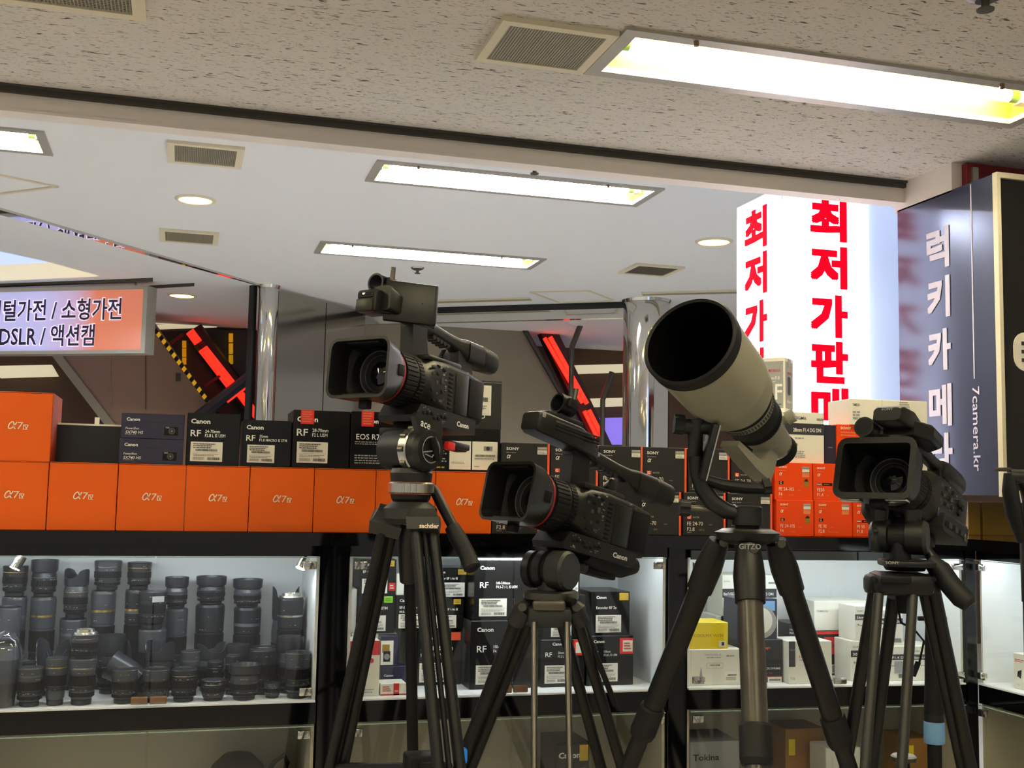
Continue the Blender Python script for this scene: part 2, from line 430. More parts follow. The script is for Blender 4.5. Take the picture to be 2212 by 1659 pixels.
structure(mb, 'ceiling_hall', 'smooth white ceiling of the hall beyond the header')
mb = MB()
mb.bb((-4, YB, 2.357), (2.2, YB + 0.05, ZH + 0.02), 'header'); mb.bb((-4, YB - 0.004, 2.352), (2.2, YB + 0.055, 2.36), 'header')
mb.bb((2.2, 2.862, 2.33), (2.25, YB + 0.05, ZH), 'header')
structure(mb, 'trim_1', 'painted header band where the two ceilings meet')
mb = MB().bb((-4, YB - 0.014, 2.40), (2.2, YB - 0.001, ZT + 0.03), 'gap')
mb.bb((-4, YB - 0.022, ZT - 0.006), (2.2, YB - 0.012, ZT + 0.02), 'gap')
structure(mb, 'trim_2', 'dark shadow gap strip above the header band')
structure(MB().bb((-6, -4, -0.05), (8, 12, 0), 'floor'), 'floor', 'pale vinyl floor')
structure(MB().bb((-6, 9.6, 0), (8, 9.7, 4.5), 'wall'), 'wall_back', 'dark brown wall behind the escalators')
structure(MB().bb((4.2, -3, 0), (4.3, YB, 2.6), 'header'), 'wall_right', 'side wall behind the sign panels')

# ---------------------------------------------------------------- ceiling fittings
def light_fixture(r, z, label, group='ceiling light fittings'):
    x0, x1, y0, y1 = r
    t = root('fluorescent_light', label, 'ceiling light', ((x0 + x1) / 2, (y0 + y1) / 2, z), group)
    f = MB(); w = 0.022; e = 0.012
    for a, b in (((x0 - e, y0 - e, z - 0.008), (x1 + e, y0 + w, z + 0.006)), ((x0 - e, y1 - w, z - 0.008), (x1 + e, y1 + e, z + 0.006)),
                 ((x0 - e, y0 + w, z - 0.008), (x0 + w, y1 - w, z + 0.006)), ((x1 - w, y0 + w, z - 0.008), (x1 + e, y1 - w, z + 0.006))): f.bb(a, b, 'alu')
    f.build('frame', t, True)
    q = MB(); h = 0.085; s = 0.03
    A = [V((x0, y0, z)), V((x1, y0, z)), V((x1, y1, z)), V((x0, y1, z))]
    B = [V((x0 + 0.01, y0 + s, z + h)), V((x1 - 0.01, y0 + s, z + h)), V((x1 - 0.01, y1 - s, z + h)), V((x0 + 0.01, y1 - s, z + h))]
    q.add(A + B, [(0, 1, 5, 4), (1, 2, 6, 5), (2, 3, 7, 6), (3, 0, 4, 7), (4, 5, 6, 7)], 'reflector'); q.build('reflector', t, True)
    for k in (0.3, 0.7):
        y = y0 + (y1 - y0) * k; zt = z + 0.045
        b = MB().cyl((x0 + 0.07, y, zt), (x1 - 0.07, y, zt), 0.016, 'tube' if z < 2.5 else 'tube_hall', n=14).build('tube', t, True)
        for xa, sg_ in ((x0, 1), (x1, -1)):
            o = MB().bb((xa + sg_ * 0.012, y - 0.015, zt - 0.02), (xa + sg_ * 0.045, y + 0.015, zt + 0.035), 'cream').build('lamp_holder', t, True)
            MB().cyl((xa + sg_ * 0.045, y, zt), (xa + sg_ * 0.07, y, zt), 0.017, 'tubecap', n=12).build('tube_cap', b, True)
    for k in (0.13, 0.8):
        MB().cyl((x0 + (x1 - x0) * k, y0 - 0.002, z - 0.02), (x0 + (x1 - x0) * k, y0 - 0.002, z - 0.008), 0.006, 'bronze', n=8).build('latch', t, True)
    return t
def _n(): pass
light_fixture(FX1, ZT, 'recessed twin tube light beside the mesh vent in the speckled ceiling')
light_fixture(FX2, ZH, 'recessed twin tube light nearest the header in the white ceiling')
light_fixture(FX3, ZH, 'farthest recessed tube light in the middle of the white ceiling')
light_fixture(FX4, ZH, 'recessed tube light at the left frame edge of the white ceiling')
for r in SHOP_FILL: light_fixture(r, ZT, 'added fill tube light in the unseen part of the shop ceiling', 'added shop fill lights outside the view')
for r in HALL_FILL: light_fixture(r, ZH, 'added fill tube light in the unseen part of the hall ceiling', 'added hall fill lights outside the view')

def vent(x0, x1, y0, y1, z, label, fr, mesh, style=0, rim=0.028):
    t = root('ceiling_vent', label, 'vent', ((x0 + x1) / 2, (y0 + y1) / 2, z), 'ceiling vents')
    f = MB()
    for a, b in (((x0, y0), (x1, y0 + rim)), ((x0, y1 - rim), (x1, y1)), ((x0, y0 + rim), (x0 + rim, y1 - rim)), ((x1 - rim, y0 + rim), (x1, y1 - rim))):
        f.bb((a[0], a[1], z - 0.012), (b[0], b[1], z), fr)
    f.build('frame', t, True)
    g = MB().bb((x0 + rim, y0 + rim, z - 0.002), (x1 - rim, y1 - rim, z - 0.0005), 'grille_dark')
    n = 26
    for i in range(n):
        y = y0 + rim + (y1 - y0 - 2 * rim) * (i + 0.5) / n
        g.bb((x0 + rim, y - 0.002, z - 0.008), (x1 - rim, y + 0.002, z - 0.004), mesh)
    for i in range(34):
        x = x0 + rim + (x1 - x0 - 2 * rim) * (i + 0.5) / 34
        if style: g.bb((x - 0.0022, y0 + rim, z - 0.009), (x + 0.0022, y1 - rim, z - 0.005), mesh)
        else: g.bb((x - 0.0012, y0 + rim, z - 0.009), (x + 0.0012, y1 - rim, z - 0.005), mesh)
    g.build('grille', t, True)
vent(0.62, 0.888, 2.27, 2.515, ZT, 'grey mesh vent beside the near light in the speckled ceiling', 'cream', 'grille', 1, 0.022)
vent(-0.43, -0.118, 2.25, 2.53, ZT, 'mesh vent at the top left corner of the speckled ceiling', 'cream', 'grille')
vent(-0.11, 0.178, 4.38, 4.66, ZH, 'cream vent in the white ceiling nearest the header', 'cream', 'grille')
vent(-0.165, 0.131, 5.935, 6.223, ZH, 'cream vent farther back, near the slanted mirror strip', 'cream', 'grille')
vent(2.41, 2.71, 5.865, 6.15, ZH, 'grey vent in the white ceiling left of the lit column', 'cream', 'grille_dark')

def downlight(c, r, label):
    t = root('downlight', label, 'downlight', c, 'round downlights')
    L = MX.Translation(V(c))
    MB().lathe([(-0.006, r * 0.8, 'cream'), (-0.009, r * 0.86, 'cream'), (-0.002, r, 'cream'), (0.0, r, 'cream')], L, 32, False, False).build('trim_ring', t, True)
    MB().lathe([(-0.002, 0.0, 'warm'), (-0.004, r * 0.8, 'warm')], L, 32, False, False).build('lamp', t, True)
downlight((0.003, 4.50 + 0.56, ZH), 0.088, 'warm round downlight between the two cream vents') if False else downlight(tuple(pZ(422, 431, ZH)), 0.092, 'warm round downlight between the two cream vents')
downlight(tuple(pZ(1542, 522, ZH)), 0.098, 'dimmer round downlight beside the lit column')
downlight(tuple(pZ(393, 638, ZH)), 0.10, 'round downlight over the corridor beside the hanging sign')
def sprinkler(c, label):
    t = root('sprinkler', label, 'sprinkler', c, 'ceiling sprinklers'); L = MX.Translation(V(c))
    MB().lathe([(-0.001, 0.04, 'silver'), (-0.008, 0.036, 'gunmetal'), (-0.016, 0.02, 'gunmetal')], L, 20).build('rose', t, True)
    MB().lathe([(-0.036, 0.017, 'gunmetal'), (-0.033, 0.018, 'gunmetal'), (-0.031, 0.008, 'gunmetal'), (-0.016, 0.009, 'gunmetal')], L, 16).build('head', t, True)
sprinkler(tuple(pZ(1155, 357, ZH)), 'sprinkler head beside the near tube light of the white ceiling')
sprinkler(tuple(pZ(902, 578, ZH)), 'sprinkler head behind the farthest tube light')
sprinkler(tuple(pZ(2128, -14, ZT)), 'dark sprinkler at the top edge of the speckled ceiling')
def hatch(c4, z, label, w=0.018):
    t = MB(); P = [V((*p, z)) for p in c4]
    for i in range(4):
        a, b = P[i], P[(i + 1) % 4]; d = (b - a).normalized(); n = V((-d.y, d.x, 0))
        t.add([a - n * w / 2, b - n * w / 2, b + n * w / 2, a + n * w / 2, *[q + V((0, 0, -0.006)) for q in (a - n * w / 2, b - n * w / 2, b + n * w / 2, a + n * w / 2)]],
              [(4, 5, 6, 7), (0, 1, 5, 4), (1, 2, 6, 5), (2, 3, 7, 6), (3, 0, 4, 7)], 'cream')
    c = sum(P, V()) / 4
    t.build('ceiling_hatch', label=label, cat='hatch', group='ceiling hatches', world=True, loc=c)
hatch([(-1.05, 5.0), (-0.62, 5.02), (-0.60, 5.46), (-1.05, 5.46)][::-1] if False else [(-1.15, 4.95), (-0.58, 5.25), (-0.86, 5.49), (-1.4, 5.2)], ZH, 'access hatch frame at the left edge of the white ceiling')
hatch([(2.13, 6.98), (2.456, 6.79), (2.741, 7.07), (2.43, 7.30)], ZH, 'access hatch frame in front of the chrome column')
def slot(a, b, label):
    a = V((*a, ZH - 0.0005)); b = V((*b, ZH - 0.0005)); d = (b - a).normalized(); n = V((-d.y, d.x, 0)) * 0.05
    m = MB()
    m.add([a - n, b - n, b + n, a + n, *[q + V((0, 0, -0.01)) for q in (a - n, b - n, b + n, a + n)]], [(4, 5, 6, 7), (0, 1, 5, 4), (1, 2, 6, 5), (2, 3, 7, 6), (3, 0, 4, 7)], 'cream')
    n2 = n * 0.5
    m.add([q + V((0, 0, -0.011)) for q in (a - n2, b - n2, b + n2, a + n2)], [(0, 1, 2, 3)], 'grille')
    m.build('slot_diffuser', label=label, cat='air diffuser', group='slot diffusers', world=True, loc=(a + b) / 2)
slot((1.35, 7.75), (2.2, 7.22), 'long slot diffuser along the far ceiling edge')
slot((2.82, 6.76), (3.5, 6.36), 'slot diffuser beside the chrome column top')

# ---------------------------------------------------------------- hall beyond
SA, SB = V((-2.2, 4.18, 0)), V((0.42, 7.38, 0))       # slanted ceiling edge
dS = (SB - SA).normalized(); nS = V((-dS.y, dS.x, 0))
m = MB(); w = 0.17
m.add([(*(SA + nS * 0)[:2], ZH - 0.004), (*(SB)[:2], ZH - 0.004), (*(SB + nS * 0.03)[:2], ZH - 0.004), (*(SA + nS * w)[:2], ZH - 0.004)], [(3, 2, 1, 0)], 'mirror')
for off, ww in ((0, 0.012), ):
    m.add([(*(SA)[:2], ZH - 0.012), (*(SB)[:2], ZH - 0.012), (*(SB - nS * ww)[:2], ZH - 0.012), (*(SA - nS * ww)[:2], ZH - 0.012), (*(SA)[:2], ZH), (*(SB)[:2], ZH), (*(SB - nS * ww)[:2], ZH), (*(SA - nS * ww)[:2], ZH)],
          [(0, 1, 2, 3), (0, 1, 5, 4), (2, 3, 7, 6), (1, 2, 6, 5), (3, 0, 4, 7)], 'chrome')
structure(m, 'trim_3', 'mirrored strip along the slanted edge of the white ceiling')
def column(c, r, z0, z1, label):
    t = root('chrome_column', label, 'column', (c[0], c[1], z0), 'polished chrome columns')
    L = MX.Translation(V((c[0], c[1], 0)))
    MB().lathe([(z0, r, 'chrome'), (z1, r, 'chrome')], L, 48).build('shaft', t, True)
    MB().lathe([(z1 - 0.02, r + 0.004, 'chrome'), (z1, r + 0.012, 'chrome')], L, 48, False, False).build('collar', t, True)
column((0.49, 7.42), 0.062, 0, ZH, 'slim chrome column beside the mirror panels')
column((2.96, 7.02), 0.155, 0, ZH, 'thick chrome column behind the large white lens')
# glass and mirror panels between the columns
G0, G1, G2 = V((0.56, 7.48, 0)), V((1.23, 8.13, 0)), V((2.84, 7.10, 0))
def panel(a, b, z0, z1, th, mt):
    d = (b - a).normalized(); n = V((-d.y, d.x, 0)) * th
    P = [a, b, b + n, a + n]
    return MB().loft([[V((p.x, p.y, z0)) for p in P], [V((p.x, p.y, z1)) for p in P]], mt)
k = 0.52
structure(panel(G0, G0.lerp(G1, k - 0.005), 0.02, ZH - 0.02, 0.02, 'steelmirror'), 'wall_mirror_near', 'polished metal wall panel beside the slim column')
structure(panel(G0.lerp(G1, k + 0.005), G1, 0.02, ZH - 0.02, 0.02, 'steelmirror'), 'wall_mirror_far', 'polished metal wall panel behind the upper camcorder')
structure(panel(G1, G2, ZH - 0.045, ZH - 0.001, 0.06, 'black_satin'), 'trim_4', 'dark head rail over the opening to the escalators')
structure(panel(G1, G2, ZH - 0.11, ZH - 0.045, 0.05, 'chrome'), 'trim_5', 'chrome head rail over the opening')
structure(panel(V((0.392, 7.425, 0)), V((0.418, 7.445, 0)), 0, ZH, 0.04, 'black_satin'), 'trim_6', 'dark post beside the slim chrome column')

# escalators seen through the opening
def wallshape(px, Y, th, mt):
    pts = [pY(x, y, Y) for x, y in px]
    return MB().loft([[V((p.x, Y, p.z)) for p in pts], [V((p.x, Y + th, p.z)) for p in pts]], mt)
def bar(a, b, Y, r, mt, n=8): return MB().cyl(pY(*a, Y), pY(*b, Y), r, mt, n=n)
# right hand escalator (behind the opening)
YE = 8.75
t = root('escalator', 'grey sided escalator with red neon handrail seen through the opening', 'escalator', (pY(1100, 800, YE).x, YE, 0), 'escalators')
wallshape([(700, 560), (1085, 560), (1118, 672), (1262, 948), (1262, 1400), (700, 1400)], YE, 0.35, 'esc_grey').build('side_panel', t, True)
e = bar((1092, 640), (1268, 948), YE - 0.03, 0.022, 'esc_dark'); e.build('skirt_edge', t, True)
hr = MB(); hr.add(*(lambda a, b: ([a, b, b + V((0.16, 0, 0)), a + V((0.16, 0, 0)), a + V((0, 0.1, 0)), b + V((0, 0.1, 0)), b + V((0.16, 0.1, 0)), a + V((0.16, 0.1, 0))], [(0, 1, 2, 3), (4, 5, 6, 7), (0, 1, 5, 4), (1, 2, 6, 5), (2, 3, 7, 6), (3, 0, 4, 7)]))(pY(1130, 640, YE + 0.06), pY(1290, 975, YE + 0.06)), 'neon_case')
hr.build('handrail_case', t, True)
for a, b in (((1147, 668), (1172, 712)), ((1176, 730), (1258, 870)), ((1262, 888), (1290, 945))):
    bar(a, b, YE - 0.02, 0.017, 'neon').build('neon_tube', t, True)
for a, b in (((1164, 668), (1182, 704)), ((1188, 728), (1268, 872)), ((1272, 886), (1302, 945))):
    bar(a, b, YE - 0.02, 0.02, 'neon').build('neon_tube', t, True)
for x, y0, y1, tx in ((1235, 750, 960, 1258), (1302, 862, 960, 1322)):
    q = root('lamp_post', 'thin metal post with bent top, %s of the pair by the neon rail' % ('taller' if y0 < 800 else 'shorter'), 'post', (pY(x, y1, 8.3).x, 8.3, 0), 'thin posts by the escalator')
    MB().cyl((pY(x, y0, 8.3).x, 8.3, 0), pY(x, y0, 8.3), 0.02, 'gunmetal', n=10).build('pole', q, True)
    MB().cyl(pY(x, y0, 8.3), pY(tx, y0 - 58, 8.3), 0.022, 'gunmetal', n=10).build('arm', q, True)
def slotlight(px, Y, label, mt='glow_cream'):
    pts = [pY(x, y, Y) for x, y in px]; c = sum(pts, V()) / len(pts)
    wallshape(px, Y, 0.06, mt).build('wall_light', label=label, cat='light panel', group='long wall light panels', world=True, loc=c)
YW = 9.5
slotlight([(1160, 682), (1400, 676), (1400, 690), (1168, 698)], YW, 'upper long light panel on the brown wall behind the chrome column')
slotlight([(1242, 789), (1400, 785), (1400, 802), (1250, 807)], YW, 'middle long light panel on the brown wall beside the neon rail')
slotlight([(1240, 862), (1440, 856), (1440, 874), (1250, 880)], YW, 'lowest long light panel above the violet sign')
slotlight([(0, 790), (112, 788), (126, 812), (0, 816)], YW, 'light panel on the dark wall under the hanging sign')
slotlight([(310, 703), (510, 694), (528, 699), (528, 703), (310, 711)], YW, 'thin light panel over the left escalator')
wallshape([(1200, 905), (1440, 900), (1440, 960), (1210, 960)], 9.52, 0.079, 'glow_violet').build('violet_sign', label='violet lit sign low behind the neon rail', cat='sign', world=True, loc=pY(1320, 930, 9.52))
wallshape([(905, 812), (962, 812), (985, 850), (905, 850)], YE - 0.01, 0.008, 'sticker').build('wall_notice', label='pale notice on the grey escalator side behind the camcorder', cat='notice', world=True, loc=pY(940, 830, YE - 0.01))
# left hand escalator
YL = 8.9
t = root('escalator', 'brown sided escalator with striped edge left of the slim column', 'escalator', (pY(300, 800, YL).x, YL, 0), 'escalators')
wallshape([(60, 690), (330, 690), (500, 935), (600, 1080), (600, 1300), (400, 1300), (262, 950)], YL, 0.3, 'esc_brown').build('side_panel', t, True)
fr = MB()
fr.add([pY(52, 690, YL - 0.02), pY(74, 690, YL - 0.02), pY(282, 960, YL - 0.02), pY(258, 960, YL - 0.02)], [(0, 1, 2, 3)], 'esc_grey'); fr.build('edge_band', t, True)
hz = MB()
A, B = (338, 712), (480, 905)
for i in range(26):
    f0, f1 = i / 26, (i + 0.96) / 26
    P = [(A[0] + (B[0] - A[0]) * f, A[1] + (B[1] - A[1]) * f) for f in (f0, f1)]
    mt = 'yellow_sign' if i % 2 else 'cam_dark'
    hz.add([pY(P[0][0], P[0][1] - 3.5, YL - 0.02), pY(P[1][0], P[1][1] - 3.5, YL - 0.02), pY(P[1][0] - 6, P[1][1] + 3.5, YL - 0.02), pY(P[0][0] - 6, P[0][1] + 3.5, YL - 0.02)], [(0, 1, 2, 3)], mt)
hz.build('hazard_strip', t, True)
for a, b in (((340, 690), (340, 690)),): pass
bar((240, 925), (238, 768), YL - 0.006, 0.003, 'esc_grey').build('panel_seam', t, True)
bar((315, 885), (315, 768), YL - 0.006, 0.003, 'esc_dark').build('panel_seam', t, True)
MB().box(pY(385, 815, YL), (0.035, 0.02, 0.06), 'esc_dark').build('switch', t, True)
t2 = root('neon_rail', 'red neon handrail rising behind the striped escalator edge', 'handrail', (pY(480, 800, 9.3).x, 9.3, 0))
bar((418, 712), (560, 905), 9.36, 0.075, 'neon_case').build('rail_case', t2, True)
bar((410, 716), (428, 740), 9.25, 0.034, 'neon').build('neon_tube', t2, True)
bar((440, 752), (508, 838), 9.25, 0.031, 'neon').build('neon_tube', t2, True)
bar((515, 846), (560, 905), 9.25, 0.031, 'neon').build('neon_tube', t2, True)
bar((432, 757), (500, 846), 9.25, 0.014, 'neon').build('neon_tube', t2, True)
for a, b in (((365, 745), (395, 722)), ((442, 835), (475, 812))): bar(a, b, 9.24, 0.012, 'redpaint').build('bracket', t2, True)
wallshape([(340, 715), (540, 712), (540, 905), (480, 905)], 9.5, 0.0995, 'esc_dark').build('glass_balustrade', label='dark glazed balustrade between the striped edge and the column', cat='balustrade', world=True, loc=pY(480, 800, 9.5))
t3 = root('navy_rail', 'dark navy handrail crossing the red neon rail', 'handrail', (pY(490, 850, 8.8).x, 8.8, 0))
bar((425, 905), (545, 812), 8.8, 0.05, 'bar_navy').build('rail', t3, True)
bar((490, 868), (542, 828), 8.78, 0.012, 'neon').build('neon_tube', t3, True)
YM = 9.44
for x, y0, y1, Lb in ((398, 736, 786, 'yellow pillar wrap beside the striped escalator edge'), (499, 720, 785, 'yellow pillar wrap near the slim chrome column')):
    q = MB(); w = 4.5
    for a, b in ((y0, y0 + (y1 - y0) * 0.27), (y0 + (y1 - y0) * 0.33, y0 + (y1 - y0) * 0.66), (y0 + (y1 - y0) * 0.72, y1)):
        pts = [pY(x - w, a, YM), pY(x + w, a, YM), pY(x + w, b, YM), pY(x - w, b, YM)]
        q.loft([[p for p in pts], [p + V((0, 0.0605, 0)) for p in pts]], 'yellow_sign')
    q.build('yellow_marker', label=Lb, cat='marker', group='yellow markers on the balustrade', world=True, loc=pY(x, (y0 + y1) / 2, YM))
# corridor ceiling: light well and stepped edges
m = MB()
m.add([pZ(-80, 527, ZH - 0.004), pZ(105, 567, ZH - 0.004), pZ(0, 573, ZH - 0.004), pZ(-80, 576, ZH - 0.004)], [(3, 2, 1, 0)], 'led' if False else 'lit_soft')
m.add([pZ(105, 567, ZH - 0.004), pZ(216, 597, ZH - 0.004), pZ(0, 607, ZH - 0.004), pZ(-80, 610, ZH - 0.004), pZ(-80, 576, ZH - 0.004), pZ(0, 573, ZH - 0.004)], [(5, 4, 3, 2, 1, 0)], 'glow_cream')
m.build('light_well', label='lit trapezoid ceiling panel over the corridor above the hanging sign', cat='ceiling light', world=True, loc=pZ(60, 575, ZH))
m = MB()
a, b = pZ(-80, 616, ZH), pZ(330, 600, ZH)
c, d = pZ(-80, 640, ZH), pZ(420, 611, ZH)
for q, r, dz in ((a, b, 0.016), (c, d, 0.014)):
    m.add([q, r, r + V((0, 0.05, 0)), q + V((0, 0.05, 0)), *[p + V((0, 0, -dz)) for p in (q, r, r + V((0, 0.05, 0)), q + V((0, 0.05, 0)))]], [(4, 5, 6, 7), (0, 1, 5, 4), (1, 2, 6, 5), (2, 3, 7, 6), (3, 0, 4, 7)], 'gap')
structure(m, 'trim_7', 'dark stepped edges of the corridor ceiling')

# hanging lit sign (corridor)
d0 = 7.2
pr = pD(318, 690, d0); ux = V((0.88, -0.475, 0)).normalized(); sz_h = 148 / FPX * d0; wS = 1.75
T = frame_of(pr - ux * wS - V((0, 0, sz_h / 2)), ux, V((0, 0, 1)))     # local x right, y up, z toward viewer
t = root('hanging_sign', 'wide lit sign with dark lettering on violet and coral, hanging from the corridor ceiling', 'sign', T)
def child(mb, name, par): return mb.build(name, par)
m = MB()
for a, b in (((0, 0), (wS, 0.022)), ((0, sz_h - 0.022), (wS, sz_h)), ((0, 0.022), (0.022, sz_h - 0.022)), ((wS - 0.03, 0.022), (wS, sz_h - 0.022))): m.bb((a[0], a[1], -0.10), (b[0], b[1], 0.012), 'alu')
child(m, 'frame', t)
m = MB().bb((0.022, 0.022, -0.09), (wS - 0.03, sz_h - 0.022, 0), 'sign_face')
q = 0.001
def sline(s, xr, yc, size, ssx):
    Tt = MX.Translation(V((xr, yc, 0.003)))
    m.text(s, MX.Translation(V((xr, yc, 0.0015))), size, 'sign_halo', 'R', bold=0.055, sx=ssx)
    m.text(s, Tt, size, 'sign_ink', 'R', bold=0.018, sx=ssx)
k = d0 / FPX
sline('디지털가전 / 소형가전', wS - 62 * k, sz_h * 0.535, 0.150, 0.80)
sline('DSLR / 액션캠', wS - 124 * k, sz_h * 0.15, 0.150, 0.80)
child(m, 'sign_face', t)
MB().cyl((wS * 0.25, sz_h, -0.05), (wS * 0.25, ZH - T.translation.z, -0.05), 0.008, 'alu', n=8).cyl((wS * 0.93, sz_h, -0.05), (wS * 0.93, ZH - T.translation.z, -0.05), 0.008, 'alu', n=8).build('hanger', t)

# lit column with red lettering
Y0 = 3.32
X0, X1 = pY(1692, 650, Y0).x, pY(1880, 650, Y0).x
Y1 = pX(1594, 650, X0).y; KL = Y0 / 4.17; ZTOP = pY(1690, 402, Y0).z
t = root('lightbox_column', 'tall lit white column with red vertical lettering behind the white cartons', 'lit sign', ((X0 + X1) / 2, (Y0 + Y1) / 2, 0))
MB().bb((X0 + 0.006, Y0 + 0.006, 0), (X1 - 0.006, Y1, ZTOP - 0.002), 'lit_soft').build('core', t, True)
def vtext(m, chars, T, ys, size, wid, mt, bold, dz):
    for c, y in zip(chars, ys): m.fat(c, T @ MX.Translation(V((0, y, dz))), size, mt, 'C', bold, wid)
fz = [pY(1790, y, Y0).z for y in (520, 622, 728, 829, 930)]
m = MB().bb((X0, Y0, 0), (X1 - 0.004, Y0 + 0.006, ZTOP - 0.02), 'lit_white')
Tf = frame_of(V(((pY(1790, 650, Y0).x), Y0, 0)), (1, 0, 0), (0, 0, 1))
vtext(m, '최저가판매', Tf, [z + 0.02 * KL for z in fz], 0.182 * KL, 0.160 * KL, 'lit_red', 0.048, 0.003)
m.build('front_face', t, True)
m = MB().bb((X0 - 0.006, Y0, 0), (X0, Y1 - 0.004, ZTOP - 0.045), 'lit_white')
Tl = frame_of(V((X0 - 0.006, (Y0 + Y1) / 2 + 0.012, 0)), (0, -1, 0), (0, 0, 1))
vtext(m, '최저가판매', Tl, [pX(1643, y, X0).z + 0.01 for y in (533, 632, 735, 838, 940)], 0.182 * KL, 0.185 * KL, 'lit_red', 0.048, 0.003)
m.build('side_face', t, True)
MB().bb((X0 - 0.006, Y0, ZTOP - 0.045), (X0, Y1 - 0.004, ZTOP), 'lit_soft').build('cap_band', t, True)
MB().bb((X1 + 0.002, Y0 + 0.012, 0), (X1 + 0.16, Y0 + 0.06, ZTOP), 'lit_soft').build('wall_glow_panel', t, True, label='pale blue wall panel with column light put into its surface')  # wall next to the column; lightbox spill put in as emission

# sign wall on the right: navy panel along the return, black panel facing the shop
XS = 2.2
t = root('navy_sign', 'navy sign panel with pale vertical lettering right of the lit column', 'sign', (XS, 2.9, 1.42))
m = MB().bb((XS, 2.685, 1.416), (XS + 0.05, 3.135, 2.335), 'navy_sign')
Ts = frame_of(V((XS - 0.001, 0, 0)), (0, -1, 0), (0, 0, 1))
yc = -pX(2028, 620, XS).y
chars = '럭키카메라'
for i, (c, py) in enumerate(zip(chars, (565, 672, 785, 905, 1010))):
    m.fat(c, Ts @ MX.Translation(V((yc, pX(2028, py, XS).z - 0.008, 0.001))), 0.130, 'pale_letter', 'C', 0.036, 0.098)
Yl = pX(2101, 600, XS).y
m.bb((XS - 0.0015, Yl - 0.002, pX(2105, 818, XS).z), (XS - 0.0005, Yl + 0.002, 2.33), 'pale_letter')
m.text('7camera.kr', frame_of(V((XS - 0.002, Yl + 0.008 , pX(2110, 835, XS).z)), (0, 0, -1), (0, -1, 0)), 0.042, 'pale_letter', 'L', bold=0.006, sx=1.12, box=pX(2110, 835, XS).z - pX(2115, 1018, XS).z)
m.build('sign_face', t, True)
t = root('black_sign', 'black sign panel with cream edging at the right frame edge', 'sign', (2.6, 2.68, 1.42))
m = MB().bb((XS + 0.012, 2.672, 1.43), (3.2, 2.684, 2.32), 'black_sign')
m.build('sign_face', t, True)
m = MB().bb((XS, 2.664, 1.412), (XS + 0.012, 2.684, 2.338), 'cream').bb((XS + 0.012, 2.664, 2.322), (3.2, 2.684, 2.338), 'cream').bb((XS + 0.012, 2.664, 1.412), (3.2, 2.684, 1.43), 'cream')
m.build('edging', t, True)
b = pY(2212, 760, 2.67)
m = MB(); Lr = [p for p in rrect(0, 0, 0.16, 0.112, 0.04, 0)]
cx = pY(2190, 757, 2.67).x + 0.08
m.loft([[V((cx + p.y, 2.669, b.z + p.z)) for p in Lr], [V((cx + p.y, 2.672, b.z + p.z)) for p in Lr]], 'sticker')
for dz in (-0.024, 0.0, 0.024): m.bb((cx - 0.055, 2.667, b.z + dz - 0.005), (cx + 0.055, 2.669, b.z + dz + 0.005), 'ink_dark')
m.build('emblem', t, True, label='white rounded badge with dark bars')
structure(MB().bb((2.235, 2.835, 2.28), (4.19, 2.86, 2.415), 'redpaint'), 'trim_8', 'dark red board above the black sign')
MB().box((2.256, 2.829, 2.375), (0.02, 0.012, 0.05), 'silver').build('bracket', label='small steel angle bracket beside the dark red board', cat='bracket', world=True, loc=(2.256, 2.829, 2.375))
